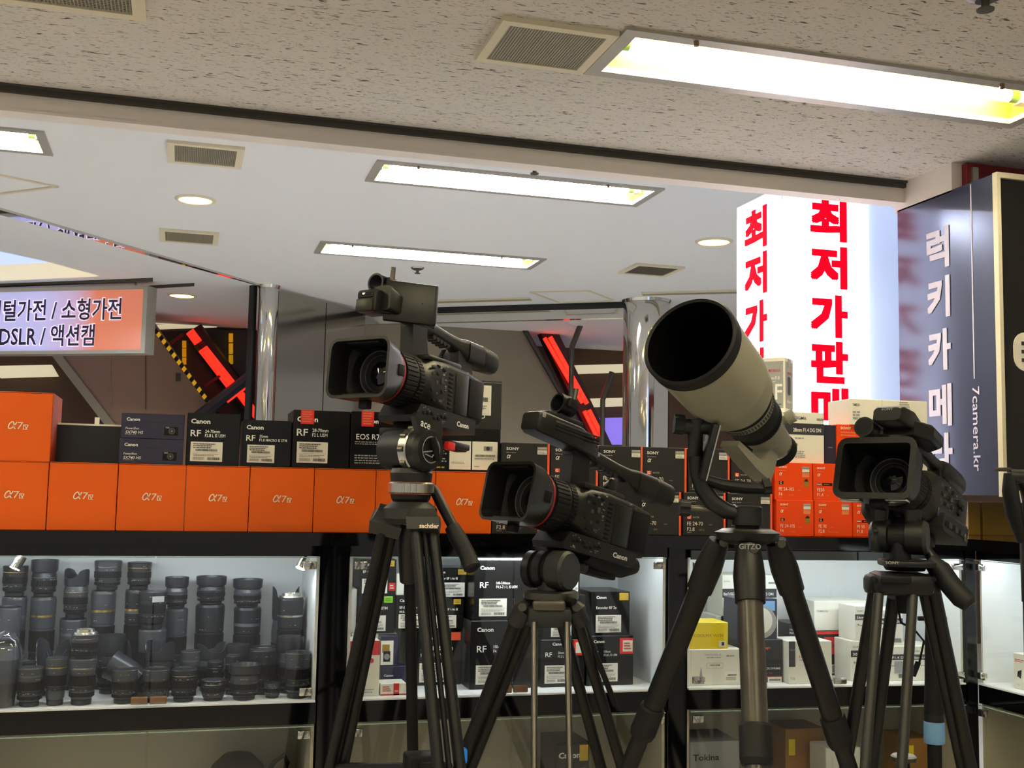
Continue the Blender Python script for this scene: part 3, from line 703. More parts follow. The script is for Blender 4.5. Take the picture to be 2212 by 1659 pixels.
# ---------------------------------------------------------------- counter and showcases
ZC = 1.297                    # counter top
ZG, ZS, ZL, ZB = 1.242, 0.915, 0.862, 0.42      # glass top, shelf, lower glass top, lower shelf
YF = 2.68
def cabinet(L, w, label, seams, posts, floor_mat='white_panel', spot=False, strip=None, handle='bronze', dep=0.33):
    """L: local frame at the front left floor corner; w: width; posts: which sides carry a black upright"""
    t = root('display_cabinet', label, 'display cabinet', L, 'glass fronted display cabinets')
    b = MB()
    b.bb((0, 0.0, 0), (w, dep, 0.38), 'black_gloss'); b.build('plinth', t)
    MB().bb((0, 0.0, ZL), (w, dep, ZS - 0.004), 'black_gloss').build('middle_rail', t)
    MB().bb((0, 0.0, ZG), (w, 0.008, ZC - 0.034), 'black_gloss').bb((0, 0.0, ZC - 0.034), (w, dep, ZC - 0.0305), 'black_gloss').build('top_box', t)
    MB().bb((0.002, dep - 0.012, ZS), (w - 0.002, dep, ZC - 0.036), floor_mat).build('back_panel', t)
    MB().bb((0.002, dep - 0.012, 0.38), (w - 0.002, dep, ZL), 'olive_panel').build('lower_back_panel', t)
    for x in (0.001, w - 0.008): MB().bb((x, 0.009, ZS), (x + 0.007, dep - 0.012, ZC - 0.036), floor_mat).build('side_panel', t)
    for x in (0.001, w - 0.008): MB().bb((x, 0.009, 0.38), (x + 0.007, dep - 0.012, ZL), 'olive_panel').build('lower_side_panel', t)
    MB().bb((0.002, -0.004, ZS - 0.004), (w - 0.002, dep - 0.012, ZS), floor_mat).build('shelf', t)
    MB().bb((0.002, 0.012, 0.38), (w - 0.002, dep - 0.012, 0.384), 'olive_panel').build('lower_shelf', t)
    MB().bb((0.01, 0.010, ZC - 0.038), (w - 0.01, dep - 0.014, ZC - 0.0345), 'white_panel').build('inner_top', t)
    for (x0, x1, y, dz) in (strip or []):
        MB().bb((x0, y, ZG + (0.002 if dz >= 0 else 0.004) + dz), (x1, y + 0.012, ZG + (0.010 if dz >= 0 else 0.0075) + dz), 'led').build('led_strip', t)
    if spot:
        for x in spot:
            q = MB().cyl((x, 0.05, ZG - 0.004), (x - 0.012, 0.045, ZG - 0.03), 0.012, 'clip', n=14)
            o = q.build('spot_lamp', t)
            MB().cyl((x - 0.0121, 0.045, ZG - 0.0302), (x - 0.0125, 0.0448, ZG - 0.0312), 0.0105, 'spot', n=14).build('bulb', o)
    for (za, zb) in ((ZS + 0.002, ZG - 0.001), (0.39, ZL - 0.003)):
        edges = [0.004] + seams + [w - 0.004]
        for i in range(len(edges) - 1):
            a, c = edges[i] + 0.002, edges[i + 1] - 0.002
            g = MB().bb((a, -0.009, za), (c, -0.004, zb), 'glass')
            o = g.build('glass_door', t)
            MB().bb((a, -0.0095, zb - 0.0018), (c, -0.0035, zb), 'glass_edge').build('top_edge', o)
            hs = (a + 0.004, 1) if i == 0 else (c - 0.034, -1)
            for zz in (zb - 0.026, za + 0.012):
                MB().box((hs[0] + 0.015, -0.0075, zz + 0.007), (0.030, 0.010, 0.018), 'clip', bev=0.002).build('hinge', o)
            if len(edges) > 2 and za > 0.6:
                hx = c - 0.036 if i == 0 else a
                MB().box((hx + 0.018, -0.012, za + 0.012), (0.036, 0.012, 0.017), handle, bev=0.002).build('handle', o)
    return t
LA = MX.Translation(V((pY(-75, 1300, YF).x, YF, 0))); wA = pY(690, 1300, YF).x - LA.translation.x
LBm = MX.Translation(V((pY(753, 1300, YF).x, YF, 0))); wB = pY(1441, 1300, YF).x - LBm.translation.x
LR = MX.Translation(V((pY(1486, 1300, YF).x, YF, 0))) @ RZ(-3.6); 
wR = pL(2084, 1350, LR, 0).x
cornr = LR @ V((wR + 0.035, 0, 0))
LF = MX.Translation(V((cornr.x, cornr.y - 0.005, 0))) @ RZ(-90)       # far right cabinet runs towards the viewer
cabinet(LA, wA, 'display cabinet holding the rows of used black lenses', [pY(332, 1300, YF).x - LA.translation.x], [], spot=[wA - 0.03, 0.1], strip=[(0.03, wA - 0.08, 0.014, 0)])
cabinet(LBm, wB, 'display cabinet with black lens cartons behind the middle tripods', [pY(1107, 1300, YF).x - LBm.translation.x], [], strip=[(0.03, wB - 0.03, 0.02, 0.012), (pY(1020, 1300, YF).x - LBm.translation.x, pY(1290, 1300, YF).x - LBm.translation.x, 0.010, -0.012)])
cabinet(LR, wR, 'display cabinet with white and yellow cartons behind the carbon tripod', [pL(1792, 1300, LR, 0).x], [], strip=[(0.03, wR - 0.03, 0.014, 0)], handle='clip')
cabinet(LF, 0.8, 'display cabinet at the right frame edge turned towards the aisle', [0.4], [], strip=[(0.03, 0.77, 0.014, 0)], handle='clip')
def post(a, b, label, dep=0.33):
    a = V(a); b = V(b); n = V((-(b - a).y, (b - a).x, 0)).normalized() * dep
    m = MB(); P = [a, b, b + n, a + n]
    m.loft([[V((p.x, p.y, 0)) for p in P], [V((p.x, p.y, ZC - 0.03)) for p in P]], 'black_gloss')
    m.build('cabinet_post', label=label, cat='post', group='glossy black posts between the cabinets', world=True, loc=((a + b) / 2).to_tuple())
e = 0.003
post((LA.translation.x + wA + e, YF - 0.004, 0), (LBm.translation.x - e, YF - 0.004, 0), 'glossy black post between the lens cabinet and the middle cabinet')
post((LBm.translation.x + wB + e, YF - 0.004, 0), (LR.translation.x - e, YF - 0.004, 0), 'glossy black post left of the cabinet behind the carbon tripod')
rc = LR @ V((wR + e, -0.004, 0))
post((rc.x, rc.y, 0), (cornr.x - 0.002, cornr.y - 0.004, 0), 'glossy black corner post beside the right frame edge', 0.2)
post((LA.translation.x - 0.06, YF - 0.004, 0), (LA.translation.x - e, YF - 0.004, 0), 'glossy black post at the left end of the counter')
# continuous worktop
m = MB()
poly = [(-1.0, YF - 0.012), (LR.translation.x, YF - 0.012), ((LR @ V((wR, -0.012, 0))).x, (LR @ V((wR, -0.012, 0))).y), (cornr.x - 0.012, cornr.y - 0.8), (3.2, cornr.y - 0.8), (3.2, 3.08), (-1.0, 3.08)]
m.prism(poly, ZC - 0.03, ZC, 'black_gloss')
m.build('worktop', label='continuous glossy black worktop carrying the cartons', cat='counter top', world=True, loc=(0.5, 2.9, ZC))
# fascia panels over the right cabinet; ceiling reflection painted in as grey
f = MB(); a = pL(1486, 1190, LR, -0.016)
f.bb((0.0, -0.022, ZG - 0.004), (wR * 0.68, -0.016, ZC - 0.036), 'fascia')
x = pL(1850, 1190, LR, -0.016).x
f.bb((x - 0.002, -0.0235, ZG - 0.004), (x + 0.002, -0.022, ZC - 0.036), 'cam_dark')
f.build('fascia_panel', label='black strip along the right cabinet top, ceiling reflection painted in grey', cat='fascia', T=LR)

# ---------------------------------------------------------------- carton printing
def face_items(m, T, w, h, items):
    for it in items:
        k = it[0]
        if k == 't':      # text, u, v, size(frac of h), mat, opts
            o = it[6] if len(it) > 6 else {}
            m.text(it[1], T @ MX.Translation(V((it[2] * w, it[3] * h, 0.0008))), it[4] * h, it[5], o.get('a', 'L'), o.get('b', 0.0), o.get('sh', 0.0), o.get('sx', 1.0), o.get('box') * w if o.get('box') else None)
        elif k == 'a':    # the slanted alpha mark: u v width height(frac of h) mat stroke
            m.alpha(T @ MX.Translation(V((it[1] * w, it[2] * h, 0.0008))), it[3] * h, it[4] * h, it[5], it[6] if len(it) > 6 else 0.15)
        elif k == 'r':    # rect u0 v0 u1 v1 mat [dz]
            z = it[6] if len(it) > 6 else 0.0004
            m.quad([V((it[1] * w, it[2] * h, z)), V((it[3] * w, it[2] * h, z)), V((it[3] * w, it[4] * h, z)), V((it[1] * w, it[4] * h, z))], it[5], T)
        elif k == 'l':    # tiny text lines u0 v0 u1 v1 n mat
            n = it[5]; dv = (it[4] - it[2]) / n; rr = random.Random(int(it[1] * 997 + it[2] * 131))
            for i in range(n):
                v = it[4] - dv * (i + 0.5); u = it[1]
                e = it[3] - (it[3] - it[1]) * rr.uniform(0, 0.25)
                while u < e:
                    L = rr.uniform(0.02, 0.07); L = min(L, e - u)
                    m.quad([V((u * w, (v - dv * 0.25) * h, 0.0009)), V(((u + L) * w, (v - dv * 0.25) * h, 0.0009)), V(((u + L) * w, (v + dv * 0.25) * h, 0.0009)), V((u * w, (v + dv * 0.25) * h, 0.0009))], it[6], T)
                    u += L + 0.012
        elif k == 'b':    # barcode
            rr = random.Random(int(it[1] * 733 + it[3] * 91)); u = it[1]
            while u < it[3]:
                L = rr.uniform(0.004, 0.016)
                m.quad([V((u * w, it[2] * h, 0.0009)), V((min(u + L, it[3]) * w, it[2] * h, 0.0009)), V((min(u + L, it[3]) * w, it[4] * h, 0.0009)), V((u * w, it[4] * h, 0.0009))], it[5] if len(it) > 5 else 'ink_dark', T)
                u += L + rr.uniform(0.004, 0.012)
        elif k == 'p':    # polygon
            m.quad([V((u * w, v * h, 0.0007)) for u, v in it[1]], it[2], T)
        elif k == 'c':    # disc u v r(frac h) mat
            m.quad([V((it[1] * w + it[3] * h * math.cos(2 * math.pi * i / 20), it[2] * h + it[3] * h * math.sin(2 * math.pi * i / 20), it[5] if len(it) > 5 else 0.0007)) for i in range(20)], it[4], T)
def canon(u, v, s, mt='ink_white', **o): return ('t', 'Canon', u, v, s, mt, dict(b=0.03, sx=1.12, **o))
def sony(m_w, u, v, s, mt='ink_white'): return ('t', 'SONY', u, v, s, mt, dict(b=0.025, sx=1.25))
def label_items(k=0):
    return [('l', 0.08, 0.66, 0.8, 0.94, 3, 'ink_dark'), ('b', 0.16, 0.52, 0.84, 0.64), ('r', 0.05, 0.44, 0.95, 0.45, 'ink_grey'), ('l', 0.08, 0.26, 0.9, 0.40, 2, 'ink_grey'), ('b', 0.08, 0.08, 0.44, 0.22, 'ink_grey'), ('b', 0.54, 0.08, 0.92, 0.22)]
def carton(L, x0, x1, yl, z0, z1, dep, base, label, front=(), parts=(), side=None, top=None, group=None, rot=0.0, name='carton', cat='carton', leftm=None, bev=0.0012):
    """a card box in frame L; front face at local y = yl; parts: (name, u0, v0, u1, v1, mat, items)"""
    w, h = x1 - x0, z1 - z0
    T = L @ MX.Translation(V(((x0 + x1) / 2, yl + dep / 2, z0))) @ RZ(rot)
    m = MB().box((0, 0, h / 2), (w, dep, h), base, bev=bev, seg=1)
    Tf = frame_of(V((-w / 2, -dep / 2, 0)), (1, 0, 0), (0, 0, 1))
    face_items(m, Tf, w, h, front)
    if side:
        face_items(m, frame_of(V((w / 2, -dep / 2, 0)), (0, 1, 0), (0, 0, 1)), dep, h, side)
    if leftm:
        face_items(m, frame_of(V((-w / 2, dep / 2, 0)), (0, -1, 0), (0, 0, 1)), dep, h, leftm)
    if top: face_items(m, frame_of(V((-w / 2, -dep / 2, h)), (1, 0, 0), (0, 1, 0)), w, dep, top)
    # lid seam
    face_items(m, Tf, w, h, [('r', 0.0, 0.985, 1.0, 0.992, 'cam_dark', 0.0003)] if base in ('orange', 'black_card') else [])
    o = m.build(name, T=T, label=label, cat=cat, group=group)
    for (pn, u0, v0, u1, v1, mt, its) in parts:
        q = MB(); q.bb((u0 * w, v0 * h, 0.0009), (u1 * w, v1 * h, 0.0013), mt, Tf)
        face_items(q, Tf @ MX.Translation(V((u0 * w, v0 * h, 0.0013))), (u1 - u0) * w, (v1 - v0) * h, its)
        q.build(pn, o)
    return o
I4 = MX.Identity(4)
def span(x0, x1, yt, yb, Y, L=None):
    L = I4 if L is None else L
    a, b = pL(x0, (yt + yb) / 2, L, Y), pL(x1, (yt + yb) / 2, L, Y)
    return a.x, b.x, pL((x0 + x1) / 2, yt, L, Y).z, pL((x0 + x1) / 2, yb, L, Y).z
# ---------------------------------------------------------------- cartons standing on the worktop
YX = 2.69
A7 = [('a', 0.36, 0.462, 0.105, 0.105, 'ink_cream', 0.15), ('t', '7', 0.505, 0.462, 0.145, 'ink_cream', dict(b=0.0, sh=0.1, sx=1.1)), ('t', 'IV', 0.585, 0.462, 0.085, 'ink_cream', dict(b=0.02)),
      ('r', 0.582, 0.522, 0.652, 0.530, 'ink_cream'), ('r', 0.582, 0.457, 0.652, 0.464, 'ink_cream')]
ozh = 1.4465
og = 'orange camera cartons on the worktop'
ob = [(-45, 101.5, 'lower orange camera carton cut by the left frame edge'), (103.5, 251.5, 'orange camera carton under the gap with the dark case behind'), (253.5, 399, 'orange camera carton under the two stacked navy cartons'),
      (400.5, 537.5, 'orange camera carton under the tall black lens carton beside the navy ones'), (539, 677, 'orange camera carton under the smallest black lens carton'), (678.5, 810.5, 'orange camera carton under the black carton with a red seal and wide front'),
      (812, 939.5, 'orange camera carton hidden behind the silver clamped tripod bowl'), (941, 1062, 'orange camera carton last in the row, right of the tripod pan handle')]
for x0, x1, lb in ob:
    a, b, _, _ = span(x0, x1, 1003, 1147, YX)
    carton(I4, a, b, YX, ZC, ozh, 0.19, 'orange', lb, A7, group=og)
a, b, zt, _ = span(-38, 112, 848, 990, YX)
carton(I4, a, b, YX + 0.0, ozh, ozh + 0.152, 0.19, 'orange', 'upper orange camera carton stacked on the row at the left frame edge', A7, side=[('r', 0, 0, 1, 1, 'orange_dark')], group=og)
z1 = ozh
# dark flat case in the gap
a, b, zt, _ = span(122, 275, 922, 998, 2.80)
t = root('dark_case', 'dark flat case with a pale top edge standing behind the orange row', 'case', ((a + b) / 2, 2.83, ozh))
MB().bb((a, 2.80, ozh), (b, 2.88, ozh + 0.088), 'case_black').build('body', t, True)
MB().bb((a, 2.80, ozh + 0.088), (b, 2.88, ozh + 0.092), 'sticker').build('top_edge', t, True)
MB().bb((pY(204, 920, 2.81).x, 2.81, ozh + 0.0925), (pY(214, 920, 2.81).x, 2.816, ozh + 0.108), 'sticker').build('price_tag', label='small white tag on the dark case', cat='tag', world=True, loc=(pY(209, 920, 2.81).x, 2.813, ozh + 0.0925))
# navy compact camera cartons
NAVY = [canon(0.08, 0.70, 0.17), ('t', 'PowerShot', 0.07, 0.36, 0.125, 'ink_white', dict(sh=0.2, sx=0.9)), ('t', 'SX740 HS', 0.07, 0.19, 0.16, 'ink_white', dict(sh=0.2, b=0.01)), ('l', 0.07, 0.13, 0.28, 0.18, 1, 'ink_grey'),
        ('r', 0.68, 0.16, 0.90, 0.50, 'cam_dark'), ('c', 0.80, 0.33, 0.13, 'gunmetal', 0.001), ('c', 0.80, 0.33, 0.08, 'lens_dark', 0.0012), ('c', 0.80, 0.33, 0.035, 'ink_grey', 0.0014), ('r', 0.70, 0.44, 0.76, 0.49, 'ink_grey', 0.0006)]
tab = [('flap_tab', 0.37, 0.66, 0.66, 0.98, 'navy_card', [('r', 0.06, 0.1, 0.94, 0.94, 'bar_navy')])]
a, b, zt, _ = span(257, 396, 943, 1000, 2.70); hN = 0.0575
carton(I4, a, b, 2.70, z1, z1 + hN, 0.10, 'navy_card', 'lower navy compact camera carton of the stack of two', NAVY, tab, group='navy compact camera cartons')
a, b, zt, _ = span(262, 399, 887, 943, 2.702)
carton(I4, a, b, 2.702, z1 + hN, z1 + 2 * hN, 0.10, 'navy_card', 'upper navy compact camera carton of the stack of two', NAVY, tab, group='navy compact camera cartons')
# black lens and camera cartons
def rf(l1, l2, s=1.0): return [canon(0.07, 0.80, 0.12), ('t', 'RF', 0.07, 0.555, 0.17, 'ink_white', dict(b=0.012, sx=1.12)), ('t', l1, 0.34, 0.625, 0.085, 'ink_white', dict(b=0.01, sx=0.85)), ('t', l2, 0.34, 0.545, 0.085, 'ink_white', dict(b=0.01, sx=0.80))]
def blab(u0=0.08, v0=0.08, u1=0.68, v1=0.45): return ('barcode_label', u0, v0, u1, v1, 'sticker', label_items())
bg_ = 'black lens cartons on the orange row'
for x0, x1, yt, d, l1, l2, nm, pp in ((403, 518, 893, 0.125, '24-70mm', 'F2.8 L IS USM', 'tall black lens carton right of the navy cartons', [blab()]),
                                 (524, 629, 908, 0.115, '35mm', 'F1.8 MACRO IS STM', 'smallest black lens carton of the row, between two taller ones', [blab(0.1, 0.09, 0.66, 0.47)]),
                                 (632, 755, 887, 0.15, '28-70mm', 'F2 L USM', 'wide black lens carton with red seal tape left of the tripod head', [blab(0.08, 0.09, 0.62, 0.45), ('seal_tape', 0.13, 0.76, 0.36, 1.0, 'red_tape', [('l', 0.1, 0.1, 0.9, 0.95, 5, 'orange_pale')])])):
    a, b, zt, _ = span(x0, x1, yt, 1005, 2.705)
    carton(I4, a, b, 2.705, z1, zt, d, 'black_card', nm, rf(l1, l2), pp, group=bg_)
a, b, zt, _ = span(758, 884, 890, 1005, 2.705)
carton(I4, a, b, 2.705, z1, zt, 0.15, 'black_card', 'black camera carton with red seal tape behind the tripod head', [canon(0.17, 0.80, 0.10), ('t', 'EOS R7', 0.09, 0.515, 0.135, 'ink_white', dict(b=0.008, sx=0.98)), ('l', 0.07, 0.42, 0.9, 0.49, 2, 'ink_grey'), ('l', 0.07, 0.09, 0.9, 0.26, 4, 'ink_grey')],
       [('seal_tape', 0.17, 0.74, 0.38, 1.0, 'red_tape', [('l', 0.1, 0.1, 0.9, 0.95, 5, 'orange_pale')])], group=bg_)
a, b, zt, _ = span(888, 1081, 924, 1012, 2.705)
zk = zt
carton(I4, a, b, 2.705, z1, zt, 0.16, 'black_card', 'long black carton with two pale stickers right of the tripod head', [('t', '6.0', 0.24, 0.62, 0.13, 'ink_white', dict(b=0.02)), ('l', 0.2, 0.2, 0.40, 0.55, 6, 'ink_grey'), ('l', 0.2, 0.06, 0.40, 0.12, 1, 'gold_sticker')],
       [('sticker', 0.425, 0.05, 0.665, 0.70, 'sticker', [('c', 0.18, 0.75, 0.05, 'ink_dark'), ('c', 0.45, 0.75, 0.05, 'ink_grey'), ('r', 0.65, 0.72, 0.9, 0.80, 'ink_grey'), ('l', 0.1, 0.6, 0.9, 0.68, 1, 'ink_grey'), ('l', 0.1, 0.2, 0.85, 0.28, 2, 'ink_grey')]),
        ('sticker', 0.68, 0.05, 0.965, 0.70, 'sticker', [('r', 0.45, 0.68, 0.8, 0.84, 'ink_grey'), ('c', 0.62, 0.76, 0.07, 'ink_dark'), ('b', 0.12, 0.46, 0.9, 0.54), ('l', 0.1, 0.36, 0.9, 0.44, 1, 'ink_grey'), ('l', 0.1, 0.1, 0.3, 0.14, 1, 'ink_dark')])], group=bg_)
a, b, zt, _ = span(1000, 1084, 822, 922, 2.72)
carton(I4, a, b, 2.72, zk, zt, 0.14, 'charcoal_card', 'grey carton standing upside down on top, behind the camcorder', [('r', 0.02, 0.955, 0.98, 0.965, 'ink_grey')],
       [('barcode_label', 0.30, 0.28, 0.72, 0.90, 'sticker', [('r', 0.1, 0.06, 0.9, 0.94, 'white_card'), ('b', 0.3, 0.45, 0.8, 0.6), ('l', 0.3, 0.2, 0.8, 0.35, 2, 'ink_grey')])], group=bg_)
o = bpy.data.objects[-1] if False else None
q = MB(); Tq = frame_of(V((pY(1048, 905, 2.7195).x, 2.7195, pY(1048, 896, 2.7195).z)), (-1, 0, 0), (0, 0, -1))
for oo in COL.objects:
    if oo.get('label') == 'grey carton standing upside down on top, behind the camcorder': up_box = oo
q.text('Canon', Tq, 0.0135, 'ink_white', 'L', bold=0.03, sx=1.12)
q.build('printed_logo', up_box, True)
# black telephoto cartons with orange edges
def sonyb(l1='FE 24-70', l2='F2.8', l3='GM II', dot='mm'):
    return [sony(0, 0.09, 0.84, 0.085), ('l', 0.09, 0.765, 0.32, 0.80, 1, 'ink_grey'), ('a', 0.10, 0.66, 0.075, 0.075, 'ink_white', 0.2),
            ('r', 0.09, 0.38, 0.19, 0.465, 'orange_edge'), ('t', 'G', 0.105, 0.392, 0.085, 'ink_white', dict(b=0.02)), ('t', 'MASTER', 0.225, 0.405, 0.05, 'ink_grey', dict(b=0.03, sx=0.9)),
            ('t', l1, 0.09, 0.235, 0.125, 'ink_cream', dict(sx=0.92)), ('t', dot, 0.60, 0.24, 0.06, 'ink_grey'), ('t', l2, 0.09, 0.105, 0.125, 'ink_cream', dict(sx=0.95)), ('t', l3, 0.37, 0.11, 0.06, 'ink_grey'), ('l', 0.09, 0.055, 0.2, 0.085, 1, 'ink_grey')]
PS = [('price_sticker', 0.74, 0.76, 0.94, 0.92, 'sticker', [('r', 0.0, 0.55, 1.0, 0.98, 'ink_grey'), ('r', 0.05, 0.82, 0.95, 0.86, 'ink_white', 0.0007), ('l', 0.1, 0.08, 0.9, 0.4, 2, 'ink_grey')])]
EDGE = [('r', 0.955, 0, 1.0, 1.0, 'orange_edge')]
DK = [('r', 0.74, 0.64, 0.94, 0.75, 'charcoal_card')]
bs = 'black orange edged lens cartons'
lowz = 1.4075
low = [(1064, 1166, 'orange edged black carton, first of the lower row, under the camcorder hood', ('FE 70-200', 'F2.8', 'GM OSS II')), (1170, 1275, 'orange edged black carton of the lower row behind the lower camcorder barrel', ('FE 24-70', 'F2.8', 'GM II')),
       (1277, 1372, 'orange edged black carton of the lower row behind the lower camcorder handle', ('FE 24-70', 'F2.8', 'GM II')), (1377, 1471, 'orange edged black carton of the lower row right of the lower camcorder', ('FE24-70', 'F2.8', 'GM')),
       (1476, 1567, 'orange edged black carton of the lower row behind the gimbal knob', ('FE 24-70', 'F2.8', 'GM II')), (1572, 1668, 'orange edged black carton of the lower row above the carbon tripod', ('FE 24-70', 'F2.8', 'GM II'))]
upp = [(1084, 1187, 'orange edged black carton, first of the upper row, behind the lower camcorder', ('FE 70-200', 'F2.8', 'GM II')), (1190, 1292, 'orange edged black carton of the upper row behind the microphone ring', ('FE 24-70', 'F2.8', 'GM II')),
       (1295, 1388, 'orange edged black carton of the upper row under the thick chrome column, nearer the camcorder', ('FE 24-70', 'F2.8', 'GM II')), (1389, 1483, 'orange edged black carton of the upper row beside the gimbal arm', ('FE 24-70', 'F2.8', 'GM II')),
       (1487, 1576, 'orange edged black carton of the upper row behind the gimbal arm', ('FE 24-70', 'F2.8', 'GM II')), (1580, 1666, 'orange edged black carton of the upper row behind the white lens foot', ('FE 24-70', 'F2.8', 'GM II'))]
for x0, x1, lb, tx in low:
    a, b, zt, _ = span(x0, x1, 1050, 1155, 2.69)
    carton(I4, a, b, 2.69, ZC, lowz, 0.17, 'charcoal_card', lb, sonyb(*tx) + DK + EDGE, PS, side=[('r', 0, 0, 1, 1, 'orange_red')], group=bs)
for x0, x1, lb, tx in upp:
    a, b, zt, _ = span(x0, x1, 940, 1045, 2.692)
    carton(I4, a, b, 2.692, lowz, lowz + 0.1135, 0.17, 'charcoal_card', lb, sonyb(*tx) + DK + EDGE, PS, side=[('r', 0, 0, 1, 1, 'orange_red')], group=bs)
# orange lens cartons
def sonyo(l1, l2, l3, g=True, lock=False):
    it = [sony(0, 0.10, 0.85, 0.075, 'ink_cream'), ('l', 0.10, 0.77, 0.28, 0.80, 1, 'orange_pale'), ('a', 0.11, 0.655, 0.075, 0.075, 'ink_cream', 0.2),
          ('t', l1, 0.10, 0.245, 0.13, 'ink_cream', dict(sx=0.88)), ('t', 'mm', 0.60 if len(l1) > 6 else 0.42, 0.25, 0.055, 'orange_pale'), ('t', l2, 0.10, 0.11, 0.13, 'ink_cream', dict(sx=0.88)), ('t', l3, 0.36, 0.115, 0.055, 'orange_pale'), ('l', 0.1, 0.05, 0.2, 0.075, 1, 'orange_pale')]
    if g: it += [('r', 0.11, 0.42, 0.22, 0.50, 'cam_dark'), ('t', 'G', 0.13, 0.43, 0.085, 'ink_cream', dict(b=0.01))]
    else: it += [('r', 0.10, 0.41, 0.20, 0.47, 'bar_navy'), ('r', 0.10, 0.43, 0.20, 0.45, 'ink_cream', 0.0006), ('r', 0.24, 0.40, 0.52, 0.475, 'cam_dark'), ('l', 0.28, 0.42, 0.48, 0.455, 1, 'orange_edge')]
    it += [('r', 0.72, 0.62, 0.91, 0.75, 'orange_pale')]
    if lock: it += [('r', 0.76, 0.37, 0.90, 0.50, 'ochre_card'), ('p', [(0.77, 0.5), (0.79, 0.55), (0.83, 0.575), (0.87, 0.55), (0.89, 0.5)], 'charcoal_card')]
    return it
PO = [('price_sticker', 0.72, 0.755, 0.91, 0.90, 'sticker', [('r', 0, 0.55, 1, 0.98, 'ink_grey'), ('r', 0.05, 0.82, 0.95, 0.86, 'ink_white', 0.0007)])]
org = 'orange lens cartons right of the gimbal'
oz = 1.3925
lo = [(1677, 1758, 'FE 24-105', 'F4', 'G OSS', True, True, 'lower orange lens carton nearest the black lens cartons'), (1760, 1841, 'FE 90', 'F2.8', 'Macro G OSS', True, False, 'middle orange lens carton of the lower row'),
      (1843, 1922, 'FE 55', 'F1.8', 'ZA', False, False, 'orange lens carton partly hidden by the right camcorder head')]
for x0, x1, l1, l2, l3, g, k, lb in lo:
    a, b, zt, _ = span(x0, x1, 1075, 1163, 2.69)
    carton(I4, a, b, 2.69, ZC, oz, 0.15, 'orange_red', lb, sonyo(l1, l2, l3, g, k), PO, leftm=[('r', 0, 0, 1, 1, 'orange_red')], group=org)
up = [(1674, 1755, 'FE 24-105', 'F4', 'G OSS', True, True, 'upper orange lens carton under the tail of the white lens'), (1757, 1835, 'FE50', 'F1.4', 'ZA', False, False, 'upper orange lens carton under the white carton with a black band'),
      (1839, 1915, 'FE 35', 'F1.4', 'GM', False, False, 'upper orange lens carton hidden behind the right camcorder hood')]
ozu = oz + 0.0985
for i, (x0, x1, l1, l2, l3, g, k, lb) in enumerate(up):
    a, b, zt, _ = span(x0, x1, 985, 1072, 2.692)
    carton(I4, a, b, 2.692, oz, ozu - (0.005 if i == 2 else 0), 0.15, 'orange_red', lb, sonyo(l1, l2, l3, g, k), PO if i < 2 else [], group=org)
# white cartons on top
a, b, zt, _ = span(1664, 1780, 890, 984, 2.71)
carton(I4, a, b, 2.71, ozu, zt, 0.14, 'white_card', 'white lens carton with a black band under the grey corner carton', [('r', 0, 0.56, 1, 0.78, 'ink_dark'), ('t', 'SIGMA', 0.46, 0.855, 0.085, 'ink_dark', dict(b=0.01)), ('r', 0.86, 0.85, 1.0, 0.89, 'ink_grey'), ('t', '28mm F1.4 DG DN', 0.42, 0.615, 0.105, 'ink_white', dict(b=0.015, box=0.52)),
        ('l', 0.45, 0.47, 0.65, 0.51, 1, 'ink_grey'), ('c', 0.48, 0.36, 0.03, 'ink_grey'), ('l', 0.45, 0.10, 0.66, 0.25, 4, 'grey_card')], group='white lens cartons on the worktop')
zs = zt
# corner-on grey and white carton
e0, e1, e2 = pY(1640, 830, 2.82), pY(1714, 830, 2.70), pY(1777, 830, 2.76)
zt = pY(1714, 770, 2.72).z
ang = math.degrees(math.atan2(e2.y - e1.y, e2.x - e1.x))
wS2 = 0.089
L45 = MX.Translation(V((e1.x, 2.745, 0))) @ RZ(40)
GA = [('r', 0.06, 0.08, 0.94, 0.93, 'grey_card'), ('t', 'SAMYANG', 0.24, 0.74, 0.075, 'ink_red', dict(b=0.01, box=0.58)), ('t', 'AF 24mm F1.8', 0.2, 0.60, 0.085, 'ink_white', dict(b=0.005, box=0.6)), ('l', 0.35, 0.55, 0.7, 0.57, 1, 'ink_white'), ('t', 'AF', 0.12, 0.24, 0.40, 'ink_white', dict(b=0.01, box=0.78)), ('l', 0.5, 0.13, 0.9, 0.17, 1, 'ink_dark')]
GB = [('r', 0.06, 0.08, 0.94, 0.93, 'grey_card'), ('t', 'SAMYANG', 0.24, 0.70, 0.07, 'ink_red', dict(b=0.01, box=0.52)), ('p', [(0.31, 0.36), (0.36, 0.33), (0.62, 0.33), (0.67, 0.36), (0.69, 0.62), (0.64, 0.66), (0.34, 0.66), (0.29, 0.62)], 'ink_dark'), ('t', 'AF 24mm F1.8', 0.2, 0.18, 0.08, 'ink_white', dict(b=0.005, box=0.6))]
# local frame: near corner at origin; faces run back along +x (right face) and along -x... use a cube rotated 45
sB = 0.0735
cc = V((e1.x, 2.742 + sB * 0.707, 0))
Lc = MX.Translation(V((cc.x, cc.y, 0))) @ RZ(43)
carton(Lc, -sB / 2, sB / 2, -sB / 2, zs, zt, sB, 'white_card', 'grey and white lens carton turned corner on, topmost of its stack', GB, [('flap_tab', 0.33, 0.84, 0.69, 0.99, 'grey_card', [])], leftm=GA, group='white lens cartons on the worktop')
